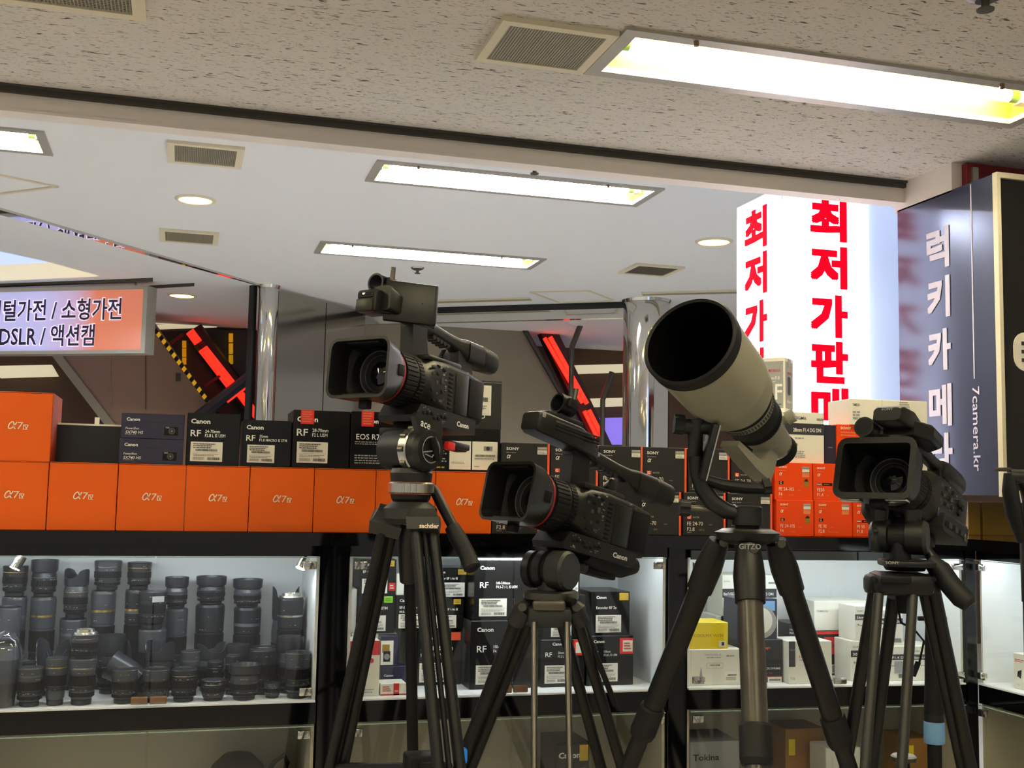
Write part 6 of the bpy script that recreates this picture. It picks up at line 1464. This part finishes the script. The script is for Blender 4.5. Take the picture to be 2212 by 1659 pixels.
# back row
put(14, 186, 130, 4, 'zoom', 'gold ringed zoom lens on top of the leftmost back stack', 1, 335, (14, 184, 'zoom', 'dark lens at the bottom of the leftmost back stack', None), G_)
put(208, 384, 90, 4, 'hood', 'tallest black lens with a wide hood, second back stack', 2, 335, (204, 378, 'zoom', 'ribbed zoom lens under the wide hooded one', G_))
put(424, 592, 150, 4, 'petal', 'petal hooded lens with gold ring on top of the third back stack', 3, 478, (396, 578, 'prime', 'broad grey lens under the petal hooded gold ring lens', None), G_)
put(622, 808, 96, 4, 'zoom', 'wide black zoom lens on top of the fourth back stack', 4, 295, (606, 776, 'zoom', 'gold ringed zoom lens at the bottom of the fourth back stack', G_), S_)
put(842, 1006, 106, 4, 'zoom', 'ribbed gold ringed lens on top of the fifth back stack', 5, 288, (832, 990, 'zoom', 'dark ribbed lens at the bottom of the fifth back stack', G_), G_)
put(1096, 1248, 204, 4, 'hood', 'plain hooded lens with white scale in the middle of the back row', 7, 412, (1100, 1250, 'prime', 'smooth dark lens under the plain hooded one', None))
put(1304, 1498, 200, 4, 'hood', 'broad lens with a smooth cylindrical hood, third back stack from the post', 8, 385, (1298, 1494, 'zoom', 'broad ribbed lens under the smooth cylindrical hood', None))
put(1548, 1738, 218, 4, 'hood', 'lens with a wide drum shaped hood, second back stack from the post', 9, 405, (1552, 1736, 'zoom', 'ribbed lens with white engraving under the drum shaped hood', None))
put(1806, 1984, 268, 4, 'petal', 'petal hooded lens in the back corner beside the post', 10, None, None)
# third row
put(-30, 142, 400, 3, 'zoom', 'grey zoom lens cut by the left frame edge', 11)
put(918, 1106, 297, 3, 'prime', 'smooth cylinder lens with a pale price label', 6, 548, (918, 1108, 'prime', 'smooth dark lens under the one with a price label', None), tagm=True)
put(1840, 2012, 338, 3, 'mount_up', 'tall lens with silver rings beside the corner post', 12, None, None, S_)
put(238, 462, 612, 3, 'hood_only', 'upturned petal hood behind the short front lenses on the left', 13)
put(650, 826, 588, 3, 'hood', 'round hooded lens behind the large leaning hood', 14)
put(1306, 1496, 640, 3, 'petal', 'petal hooded lens in front of the smooth cylindrical hood', 15)
put(1500, 1650, 650, 3, 'hood', 'wide rimmed lens in front of the drum shaped hood', 16)
put(1665, 1830, 664, 3, 'prime', 'short dark lens behind the tall ribbed one near the post', 17)
# second row
put(118, 236, 762, 2, 'prime', 'short lens between the two leftmost front lenses', 18)
put(300, 440, 690, 2, 'petal', 'petal hooded lens behind the second front lens', 19)
put(838, 962, 622, 3, 'hood_only', 'angular petal hood standing in the middle of the crowd', 20)
put(962, 1160, 628, 2, 'petal', 'petal hooded lens at the centre door gap', 21)
put(1196, 1326, 692, 2, 'prime', 'short round lens right of the centre petal hood', 22)
put(1372, 1480, 760, 2, 'prime', 'small silver ringed lens behind the lowest front lens', 23, None, None, S_)
put(1490, 1600, 722, 2, 'zoom', 'narrow ribbed lens between the two flared ones', 24)
put(1650, 1834, 682, 2, 'zoom', 'tall ribbed lens in front of the corner group', 25)
put(1850, 2005, 598, 2, 'flare', 'lens with a flared hood near the corner post', 26)
# front row
put(110, 290, 802, 1, 'zoom', 'ribbed lens second from the left in the front row', 30)
put(300, 448, 738, 1, 'prime', 'taller front row lens with a gold ring at its foot', 31, None, None, G_)
put(470, 652, 580, 1, 'mount_up', 'lens standing mount upwards on top of a front lens', 32, 742, (462, 645, 'zoom', 'ribbed front lens carrying an upside down lens', S_), S_)
put(738, 914, 812, 1, 'zoom', 'front row lens left of the door handles', 33)
put(944, 1124, 812, 1, 'prime', 'front row lens right behind the door handles', 34)
put(1132, 1310, 812, 1, 'zoom', 'front row lens with a pale band right of the handles', 35, None, None, S_)
put(1330, 1498, 884, 1, 'prime', 'lowest lens of the front row', 36, None, None, S_)
put(1526, 1720, 784, 1, 'flare', 'front row lens with a flared green black hood', 37)
put(1890, 2062, 700, 1, 'zoom', 'tall front row lens against the post', 38)
put(1748, 1862, 905, 1, 'prime', 'squat dark lens between the flared lens and the tall one by the post', 39, dy=0.008)
# large hood leaning to the side
Lh = LA @ MX.Translation(V((pL(262, 1440, LA, 0.075).x, 0.118, ZS + 0.060))) @ RZ(-12) @ RY(-62)
m = MB()
m.lathe([(-0.046, 0.026, 'hood_black'), (-0.02, 0.031, 'hood_black'), (0.03, 0.034, 'hood_black'), (0.03, 0.031, 'hood_black'), (-0.02, 0.028, 'hood_black'), (-0.046, 0.023, 'hood_black')], MX.Identity(4), 36, False, False)
m.build('lens_hood', T=Lh, label='large smooth lens hood lying on its side among the front lenses', cat='lens hood')
# plastic wrapped lens at the left frame edge
xa = pL(12, 1400, LA, row_y[1]).x
t = root('wrapped_lens', 'lens in crinkled clear plastic at the left frame edge', 'camera lens', LA @ MX.Translation(V((xa, 0.05, ZS + 0.0005))))
MB().lathe([(0, 0.024, 'lens_dark'), (0.05, 0.028, 'lens_black'), (0.10, 0.029, 'lens_grey'), (0.13, 0.024, 'lens_dark')], MX.Identity(4), 28).build('barrel', t)
w = MB(); rr = random.Random(5); rings = []
for z, r in ((0.0, 0.033), (0.03, 0.035), (0.06, 0.036), (0.09, 0.037), (0.115, 0.035), (0.138, 0.029), (0.152, 0.019), (0.16, 0.004)):
    rings.append([V(((r + rr.uniform(-0.0045, 0.003)) * math.cos(2 * math.pi * i / 22), (r + rr.uniform(-0.0045, 0.003)) * math.sin(2 * math.pi * i / 22), z + 0.001)) for i in range(22)])
w.loft(rings, 'plastic_wrap', None, False, True); w.build('plastic_wrap', t)

# ---------------------------------------------------------------- cartons in the middle cabinet
def c4(L, ox, oy, sc):
    def f(x0, x1, yt, yb, yl, dep, base, label, z0=None, front=(), parts=(), side=None, leftm=None, group=None, rot=0.0):
        a = pL(ox + x0 / sc, oy + (yt + 60) / sc, L, yl); b = pL(ox + x1 / sc, oy + (yt + 60) / sc, L, yl)
        z1 = pL(ox + (x0 + x1) / 2 / sc, oy + yt / sc, L, yl).z
        z0_ = ZS if z0 is None else z0
        carton(L, a.x, b.x, yl, z0_ + 0.0003, z1, dep, base, label, front, parts, side, group=group, leftm=leftm, rot=rot)
        return z1
    return f
C = c4(LBm, 680, 1180, 2.836)
gm = 'cartons in the middle cabinet'
def ef(l1, l2): return [canon(0.08, 0.82, 0.11), ('t', l1, 0.08, 0.62, 0.10, 'ink_white', dict(b=0.02, sx=0.95)), ('t', l2, 0.08, 0.50, 0.085, 'ink_white', dict(b=0.02, sx=0.9))]
def stk(mt, u=0.70, v=0.80): return ('round_sticker', u, v, u + 0.24, v + 0.17, mt, [('l', 0.1, 0.2, 0.9, 0.8, 2, 'ochre_card')])
LBL = ('barcode_label', 0.06, 0.05, 0.76, 0.46, 'sticker', label_items())
zs1 = C(226, 500, 530, 0, 0.17, 0.13, 'white_card', 'plain white carton carrying the left black stack', group=gm)
z1_ = C(266, 490, 300, 530, 0.165, 0.12, 'black_card', 'black carton with a green sticker behind the tripod leg', zs1, ef('EF 24mm f2.8 STM', ''), [LBL, stk('green_sticker')], group=gm)
C(278, 500, 80, 300, 0.165, 0.12, 'black_card', 'black carton with a gold sticker on top of the green stickered one', z1_, ef('EF 40mm f2.8 STM', ''), [LBL, stk('gold_sticker'), ('red_sticker', 0.80, 0.12, 0.98, 0.34, 'red_tape', [('l', 0.2, 0.2, 0.8, 0.8, 2, 'sticker')])], group=gm)
C(226, 258, 262, 525, 0.175, 0.10, 'white_card', 'narrow white carton left of the green stickered one', zs1, group=gm)
C(198, 402, 680, 940, 0.028, 0.09, 'white_card', 'white and red hanging pack at the front left of the middle cabinet', None, [('r', 0, 0.72, 1, 1, 'ink_red'), ('t', 'Canon', 0.5, 0.80, 0.06, 'ink_white', dict(b=0.03)), ('c', 0.72, 0.63, 0.05, 'ink_red'), ('p', [(0.3, 0.2), (0.55, 0.2), (0.56, 0.52), (0.5, 0.56), (0.34, 0.56), (0.29, 0.52)], 'ink_grey'), ('r', 0.32, 0.22, 0.53, 0.46, 'white_card', 0.001), ('l', 0.2, 0.05, 0.9, 0.14, 2, 'grey_card')], group=gm) if False else None
C(216, 400, 580, 940, 0.028, 0.085, 'white_card', 'white and red hanging pack at the front left of the middle cabinet', None, [('r', 0, 0.74, 1, 1, 'ink_red'), ('t', 'Canon', 0.5, 0.78, 0.05, 'ink_white', dict(b=0.03)), ('c', 0.72, 0.64, 0.045, 'ink_red'), ('p', [(0.3, 0.2), (0.55, 0.2), (0.56, 0.52), (0.5, 0.56), (0.34, 0.56), (0.29, 0.52)], 'ink_grey'), ('r', 0.32, 0.22, 0.53, 0.46, 'white_card', 0.001), ('l', 0.2, 0.05, 0.9, 0.14, 2, 'grey_card')], group=gm)
zn = C(408, 560, 735, 0, 0.115, 0.045, 'navy_card', 'navy carton leaning low beside the white and red pack', None, [canon(0.1, 0.55, 0.14), ('l', 0.1, 0.2, 0.6, 0.4, 2, 'ink_grey')], group=gm)
C(405, 512, 550, 745, 0.115, 0.045, 'navy_card', 'navy carton with a tan picture window above the low navy one', zn, [('r', 0.0, 0.05, 0.72, 0.85, 'sticker'), ('r', 0.08, 0.45, 0.5, 0.72, 'ochre_card', 0.0007), ('r', 0.15, 0.15, 0.55, 0.5, 'cam_dark', 0.001), ('c', 0.35, 0.32, 0.1, 'ink_grey', 0.0013)], group=gm)
C(402, 560, 840, 940, 0.030, 0.06, 'white_card', 'small white and red carton at the shelf edge', None, [('r', 0.5, 0.0, 0.72, 1.0, 'ink_red'), ('r', 0.0, 0.0, 1, 0.12, 'ink_red'), ('l', 0.08, 0.3, 0.42, 0.8, 3, 'ink_red'), ('t', 'Canon', 0.54, 0.3, 0.2, 'ink_white', dict(b=0.02, box=0.15))], group=gm)
z8 = C(628, 900, 525, 810, 0.15, 0.12, 'black_card', 'black carton with an orange sticker under the glass riser', None, [canon(0.08, 0.86, 0.09), ('t', 'EF-S 17-55mm', 0.08, 0.66, 0.11, 'ink_white', dict(b=0.03, box=0.72)), ('t', 'f/2.8 IS USM', 0.08, 0.54, 0.10, 'ink_white', dict(b=0.03, box=0.48))], [('barcode_label', 0.06, 0.06, 0.66, 0.42, 'sticker', label_items()), ('round_sticker', 0.76, 0.84, 0.97, 0.99, 'orange_edge', [])], group=gm)
ga, gb = pL(680 + 508 / 2.836, 1365, LBm, 0.2).x, pL(680 + 902 / 2.836, 1365, LBm, 0.2).x
mg_ = MB().bb((ga, 0.142, z8 + 0.001), (gb, 0.29, z8 + 0.006), 'glass')
for x in (ga + 0.004, gb - 0.008): mg_.bb((x, 0.20, ZS + 0.001), (x + 0.004, 0.29, z8 + 0.001), 'glass')
mg_.build('glass_riser', label='clear glass riser shelf carrying the extender cartons', cat='shelf', T=LBm)
zr = z8 + 0.006
e1 = C(502, 720, 302, 520, 0.150, 0.11, 'black_card', 'black zoom lens carton on the glass riser, nearer the front tripod leg', zr, ef('EF-S 10-18mm', 'f/4.5-5.6 IS STM'), [LBL], group=gm)
e2 = C(726, 912, 322, 520, 0.150, 0.11, 'black_card', 'black extender carton on the glass riser with a gold sticker', zr, ef('Extender EF 1.4x III', ''), [LBL, stk('gold_sticker', 0.66, 0.82)], group=gm)
C(502, 650, 165, 300, 0.155, 0.10, 'white_card', 'white sided carton on top of the riser stack', e1, [('r', 0.3, 0, 1, 1, 'black_card'), ('r', 0.55, 0.1, 1, 0.8, 'sticker', 0.0008)], group=gm)
C(722, 936, 132, 322, 0.155, 0.10, 'black_card', 'topmost black extender carton with a pale label under the light strip', e2, ef('Extender EF 1.4x III', ''), [('barcode_label', 0.2, 0.06, 0.92, 0.52, 'sticker', label_items()), stk('gold_sticker', 0.72, 0.78)], group=gm)
rz = C(957, 1330, 455, 840, 0.072, 0.15, 'black_card', 'large black lens carton at the bottom of the centre stack', None, [canon(0.10, 0.84, 0.085), ('t', 'RF', 0.10, 0.54, 0.135, 'ink_white', dict(b=0.012, sx=1.1)), ('t', '100-500mm', 0.37, 0.595, 0.065, 'ink_white', dict(b=0.01, sx=0.8)), ('t', 'F4.5-7.1 L IS USM', 0.37, 0.53, 0.065, 'ink_white', dict(b=0.01, sx=0.8))], [('barcode_label', 0.09, 0.07, 0.55, 0.35, 'sticker', label_items())], leftm=[('r', 0, 0, 1, 1, 'charcoal_card')], group=gm)
C(980, 1310, 84, 455, 0.074, 0.15, 'black_card', 'large black lens carton on top of the centre stack', rz, [canon(0.10, 0.84, 0.085), ('t', 'RF', 0.10, 0.54, 0.135, 'ink_white', dict(b=0.012, sx=1.1)), ('t', '100-500mm', 0.40, 0.595, 0.065, 'ink_white', dict(b=0.01, sx=0.8)), ('t', 'F4.5-7.1 L IS USM', 0.40, 0.53, 0.065, 'ink_white', dict(b=0.01, sx=0.8))], [('barcode_label', 0.09, 0.07, 0.60, 0.36, 'sticker', label_items())], group=gm)
f5 = C(1388, 1655, 572, 832, 0.072, 0.15, 'black_card', 'black lens carton with a red edged sticker behind the steel tubes', None, [canon(0.25, 0.88, 0.085), ('t', 'RF', 0.09, 0.64, 0.14, 'ink_white', dict(b=0.012, sx=1.1)), ('t', '50mm', 0.38, 0.70, 0.07, 'ink_white', dict(b=0.01, sx=0.8)), ('t', 'F1.2 L USM', 0.38, 0.62, 0.07, 'ink_white', dict(b=0.01, sx=0.8))], [('barcode_label', 0.08, 0.08, 0.62, 0.46, 'sticker', label_items()), ('red_sticker', 0.73, 0.66, 0.98, 0.99, 'red_tape', [('r', 0.2, 0.15, 1.0, 0.85, 'sticker')])], group=gm)
x2 = C(1402, 1660, 300, 570, 0.085, 0.14, 'black_card', 'black carton on the red stickered one, behind the tripod head', f5, [], [('barcode_label', 0.18, 0.05, 0.66, 0.35, 'sticker', label_items())], group=gm)
C(1340, 1625, 90, 300, 0.085, 0.14, 'black_card', 'topmost black carton behind the worn tripod head', x2, [], [('barcode_label', 0.78, 0.1, 0.96, 0.7, 'sticker', label_items())], group=gm)
f1 = C(1668, 1952, 548, 832, 0.072, 0.16, 'black_card', 'black lens carton at the right end with a red and white sticker', None, [canon(0.14, 0.86, 0.08), ('t', 'RF', 0.1, 0.60, 0.13, 'ink_white', dict(b=0.012, sx=1.1)), ('t', '135mm', 0.36, 0.66, 0.065, 'ink_white', dict(b=0.01, sx=0.8)), ('t', 'F1.8 L IS USM', 0.36, 0.59, 0.065, 'ink_white', dict(b=0.01, sx=0.8))], [('barcode_label', 0.08, 0.08, 0.66, 0.45, 'sticker', label_items()), ('red_sticker', 0.70, 0.63, 0.99, 0.95, 'red_tape', [('r', 0.22, 0.15, 0.95, 0.85, 'sticker'), ('l', 0.3, 0.25, 0.85, 0.75, 3, 'ink_red')])], group=gm)
C(1696, 1930, 278, 548, 0.085, 0.14, 'black_card', 'black extender carton with a gold sticker on the right end stack', f1, [canon(0.12, 0.84, 0.085), ('t', 'Extender RF 2x', 0.12, 0.60, 0.09, 'ink_white', dict(b=0.01, sx=0.9))], [('barcode_label', 0.11, 0.06, 0.77, 0.46, 'sticker', label_items()), ('gold_sticker', 0.72, 0.80, 0.96, 0.97, 'gold_sticker', [])], group=gm)

# ---------------------------------------------------------------- cartons in the right cabinet
C5 = c4(LR, 1440, 1140, 2.865)
gr = 'cartons in the right cabinet'
zn = C5(138, 468, 752, 1010, 0.035, 0.13, 'white_card', 'cream white carton under the yellow one', None, [('t', 'NIKKOR Z', 0.30, 0.83, 0.06, 'ink_grey', dict(box=0.3)), ('l', 0.33, 0.75, 0.6, 0.79, 1, 'ink_grey'), ('b', 0.70, 0.79, 0.85, 0.83), ('r', 0.33, 0.47, 0.64, 0.62, 'ink_grey'), ('r', 0.335, 0.477, 0.635, 0.613, 'white_card', 0.0007), ('b', 0.39, 0.53, 0.58, 0.58), ('p', [(0.19, 0.2), (0.25, 0.2), (0.24, 0.38), (0.225, 0.52), (0.21, 0.38)], 'grey_card'), ('r', 0.12, 0.1, 0.3, 0.22, 'bar_navy'), ('r', 0.13, 0.11, 0.29, 0.21, 'white_card', 0.0007)],
        [('barcode_label', 0.66, 0.07, 0.94, 0.38, 'sticker', [('b', 0.2, 0.6, 0.8, 0.75), ('l', 0.1, 0.2, 0.9, 0.5, 3, 'ink_grey')])], group=gr)
C5(138, 380, 586, 752, 0.04, 0.10, 'yellow_card', 'bright yellow compact camera carton', zn, [('t', 'COOLPIX W150', 0.12, 0.45, 0.16, 'ochre_card', dict(box=0.76))], [('picture_sticker', 0.76, 0.08, 0.93, 0.30, 'sticker', [('r', 0.4, 0.2, 0.8, 0.8, 'ink_dark')])], group=gr)
zg = C5(306, 690, 545, 0, 0.19, 0.11, 'white_card', 'low white carton behind the black one, under the tall banded carton', None, [('r', 0.08, 0.55, 0.16, 1.0, 'ink_dark'), ('b', 0.24, 0.5, 0.31, 0.7)], group=gr)
C5(345, 680, 292, 545, 0.19, 0.11, 'white_card', 'tall white carton with a black band at the left of the right cabinet', zg, [('r', 0, 0.44, 1, 0.66, 'ink_dark'), ('t', '85mm F1.4 DG DN', 0.02, 0.5, 0.10, 'ink_white', dict(b=0.02, box=0.22)), ('t', 'DG DN', 0.74, 0.5, 0.09, 'ink_white', dict(b=0.02)), ('t', 'SIGMA', 0.02, 0.82, 0.06, 'ink_grey'), ('r', 0.85, 0.78, 0.99, 0.83, 'ink_grey'), ('l', 0.03, 0.1, 0.15, 0.3, 3, 'grey_card')], group=gr)
zm = C5(470, 718, 692, 985, 0.06, 0.11, 'charcoal_card', 'black carton with orange lettering beside the centre column of the carbon tripod', None, [('t', 'Magic', 0.50, 0.78, 0.09, 'orange_edge', dict(b=0.01)), ('t', 'MICROPRIME', 0.48, 0.30, 0.07, 'ink_white', dict(b=0.01, box=0.46)), ('t', '50mm  T1.5', 0.5, 0.20, 0.05, 'orange_edge'), ('r', 0.45, 0.125, 1, 0.14, 'orange_edge')], [('barcode_label', 0.62, 0.0, 0.97, 0.12, 'sticker', [('b', 0.1, 0.3, 0.9, 0.7)])], group=gr)
GL = [('r', 0, 0, 1, 1, 'bar_navy'), ('p', [(0.05, 0.95), (0.95, 0.95), (0.95, 0.7), (0.05, 0.75)], 'pale_blue')] + [('c', 0.62, 0.42, 0.40, 'silver_card', 0.0009), ('c', 0.58, 0.46, 0.33, 'white_card', 0.0011), ('p', [(0.4, 0.55), (0.6, 0.80), (0.9, 0.78), (0.72, 0.55)], 'bar_navy')]
C5(436, 682, 440, 692, 0.065, 0.09, 'bar_navy', 'carton printed with a silver globe on top of the black one', zm, GL[:2] + [GL[2], GL[3]], group=gr)
C5(756, 1022, 702, 998, 0.03, 0.10, 'white_card', 'white carton with red lettering behind the right leg of the carbon tripod', None, [('r', 0, 0.4, 0.15, 1, 'ink_dark'), ('t', 'viltrox', 0.02, 0.78, 0.07, 'ink_grey', dict(box=0.12)), ('t', 'F2.8', 0.24, 0.60, 0.085, 'ink_red', dict(b=0.01)), ('l', 0.24, 0.54, 0.5, 0.58, 1, 'ink_grey'), ('r', 0.46, 0.12, 0.6, 0.38, 'cam_dark'), ('t', '11s', 0.04, 0.1, 0.09, 'ink_dark')], group=gr)
zt_ = C5(914, 1166, 640, 925, 0.155, 0.13, 'black_card', 'black carton with a red square and red top edge', None, [('r', 0.0, 0.93, 1.0, 1.0, 'ink_red'), ('r', 0.24, 0.47, 0.60, 0.87, 'ink_red'), ('t', 'FX', 0.28, 0.62, 0.16, 'ink_dark', dict(box=0.28)), ('t', '15-30', 0.76, 0.76, 0.085, 'ink_white', dict(b=0.02)), ('t', 'F3.5-4.5', 0.66, 0.65, 0.085, 'ink_white', dict(b=0.02)), ('r', 0.0, 0.20, 1, 0.215, 'ochre_card'), ('r', 0.78, 0.06, 1.0, 0.14, 'orange_edge')], [('barcode_label', 0.4, 0.04, 0.56, 0.24, 'sticker', [('b', 0.1, 0.1, 0.9, 0.9)])], leftm=[('r', 0, 0, 1, 1, 'ink_red')], group=gr)
C5(756, 850, 592, 700, 0.195, 0.10, 'charcoal_card', 'dark carton with white figures half hidden by the carbon tripod leg', None, [('t', '15-30', 0.06, 0.86, 0.05, 'ink_white', dict(b=0.02)), ('t', 'F3.5', 0.06, 0.79, 0.05, 'ink_white', dict(b=0.02))], group=gr)
C5(914, 1242, 452, 640, 0.165, 0.12, 'white_card', 'long white carton lying on the black one with the red square', zt_, [('t', 'TAMRON', 0.04, 0.62, 0.10, 'grey_card', dict(b=0.01)), ('r', 0.56, 0.55, 0.68, 0.86, 'grey_card'), ('r', 0.57, 0.56, 0.67, 0.85, 'white_card', 0.0007)], group=gr)
def sg(tx, box=0.8): return [('r', 0, 0.60, 1, 0.76, 'ink_dark'), ('t', tx, 0.07, 0.635, 0.095, 'ink_white', dict(b=0.015, box=box)), ('t', 'SIGMA', 0.08, 0.83, 0.07, 'ink_grey', dict(b=0.01)), ('c', 0.14, 0.46, 0.03, 'ink_grey'), ('l', 0.2, 0.40, 0.6, 0.47, 1, 'grey_card'), ('b', 0.62, 0.08, 0.92, 0.2)]
s5 = C5(1140, 1300, 700, 970, 0.055, 0.09, 'white_card', 'white banded carton at the bottom, left of the right tripod legs', None, sg('30mm F1.4'), group=gr)
C5(1166, 1308, 484, 692, 0.058, 0.09, 'white_card', 'white banded carton on top, left of the right tripod legs', s5, sg('56mm F1.4'), group=gr)
s6 = C5(1304, 1512, 732, 985, 0.045, 0.10, 'white_card', 'white banded carton with a round clear seal behind the right tripod', None, sg('30mm F1.4 DC'), [('round_seal', 0.50, 0.22, 0.80, 0.56, 'grey_card', [])], group=gr)
C5(1316, 1462, 508, 725, 0.055, 0.09, 'white_card', 'white banded carton on top of the one with a round seal', s6, sg('18mm F1.4 DC DN'), group=gr)
C5(1516, 1690, 732, 985, 0.045, 0.10, 'white_card', 'white banded carton behind the monopod', None, sg('35mm F1.4', 0.4), group=gr)
C6 = c4(LF, 1440, 1140, 2.865)
a = pL(1440 + 2150 / 2.865, 1500, LF, 0.04)
carton(LF, a.x, a.x + 0.14, 0.04, ZS + 0.0003, pL(1440 + 2160 / 2.865, 1140 + 775 / 2.865, LF, 0.04).z, 0.12, 'white_card', 'white carton in the cabinet at the right frame edge', [('l', 0.05, 0.75, 0.3, 0.85, 2, 'ink_red'), ('p', [(0.1, 0.35), (0.2, 0.3), (0.22, 0.55), (0.12, 0.5)], 'cam_dark'), ('t', 'NiSi', 0.1, 0.1, 0.06, 'ink_grey')])

# ---------------------------------------------------------------- lower shelves
ZK = 0.384
gl = 'cartons on the lower shelves'
C(1478, 1682, 1200, 0, 0.10, 0.13, 'black_card', 'black carton with a gold sticker on the lower shelf of the middle cabinet', ZK, [canon(0.08, 0.90, 0.05), ('t', 'EF 24mm f2.8 STM', 0.08, 0.80, 0.05, 'ink_grey', dict(box=0.84))], [('barcode_label', 0.08, 0.56, 0.38, 0.74, 'sticker', []), ('barcode_label', 0.5, 0.56, 0.82, 0.74, 'sticker', []), ('gold_sticker', 0.70, 0.88, 0.96, 0.98, 'gold_sticker', [])], group=gl)
C5(140, 452, 1322, 0, 0.04, 0.15, 'grey_card', 'silver grey carton on the lower shelf behind the carbon tripod', ZK, [('t', 'Tokina', 0.07, 0.88, 0.055, 'ink_dark', dict(b=0.02, sx=1.2)), ('t', 'AT-X PRO', 0.36, 0.74, 0.05, 'ink_grey', dict(b=0.01)), ('t', 'DX', 0.36, 0.60, 0.14, 'ink_dark', dict(b=0.02))], group=gl)
def nik(): return [('t', 'NIKKOR', 0.45, 0.72, 0.05, 'ochre_card', dict(box=0.4)), ('r', 0.1, 0.60, 1, 0.61, 'gold_sticker'), ('r', 0.84, 0.86, 0.96, 0.90, 'sticker')]
C5(735, 978, 1242, 0, 0.16, 0.12, 'gold_card', 'gold carton on the lower shelf left of the right tripod', ZK, nik(), [('yellow_sticker', 0.08, 0.82, 0.24, 0.93, 'yellow_card', [])], group=gl)
C5(985, 1200, 1362, 0, 0.04, 0.09, 'white_card', 'white carton on the lower shelf in front of the gold ones', ZK, group=gl)
C5(1490, 1640, 1302, 0, 0.10, 0.12, 'gold_card', 'gold carton on the lower shelf behind the monopod', ZK, nik(), [('yellow_sticker', 0.06, 0.82, 0.25, 0.95, 'yellow_card', [])], group=gl)
cb = pL(1575 / 3.072, 1660, LA, 0.16)
zt_ = pL(1575 / 3.072, 1180 + 1370 / 3.072, LA, 0.16).z
t = root('camera_bag', 'rounded black camera bag on the lower shelf of the lens cabinet', 'bag', LA @ MX.Translation(V((cb.x, 0.16, ZK + 0.0015))))
hB = zt_ - ZK
MB().loft([[V((0.075 * k * math.cos(2 * math.pi * i / 28), 0.09 * k * math.sin(2 * math.pi * i / 28), z)) for i in range(28)] for z, k in ((0.0, 0.95), (hB * 0.5, 1.05), (hB * 0.8, 1.0), (hB * 0.92, 0.8), (hB * 0.985, 0.45), (hB, 0.05))], 'rubber').build('body', t)
MB().tube([V((0.07, 0, hB * 0.86)), V((0.085, 0, hB * 0.93)), V((0.108, 0, hB * 0.97)), V((0.118, 0, hB * 0.92)), V((0.115, 0, hB * 0.85)), V((0.09, 0, hB * 0.82))], 0.006, 'rubber', 10).build('handle', t)
MB().loft([[V((0.10 + 0.045 * k * math.cos(2 * math.pi * i / 24), 0.05 * k * math.sin(2 * math.pi * i / 24), z)) for i in range(24)] for z, k in ((0.0, 0.95), (hB * 0.6, 1.0), (hB * 0.8, 0.85), (hB * 0.88, 0.3))], 'rubber').build('side_pocket', t)
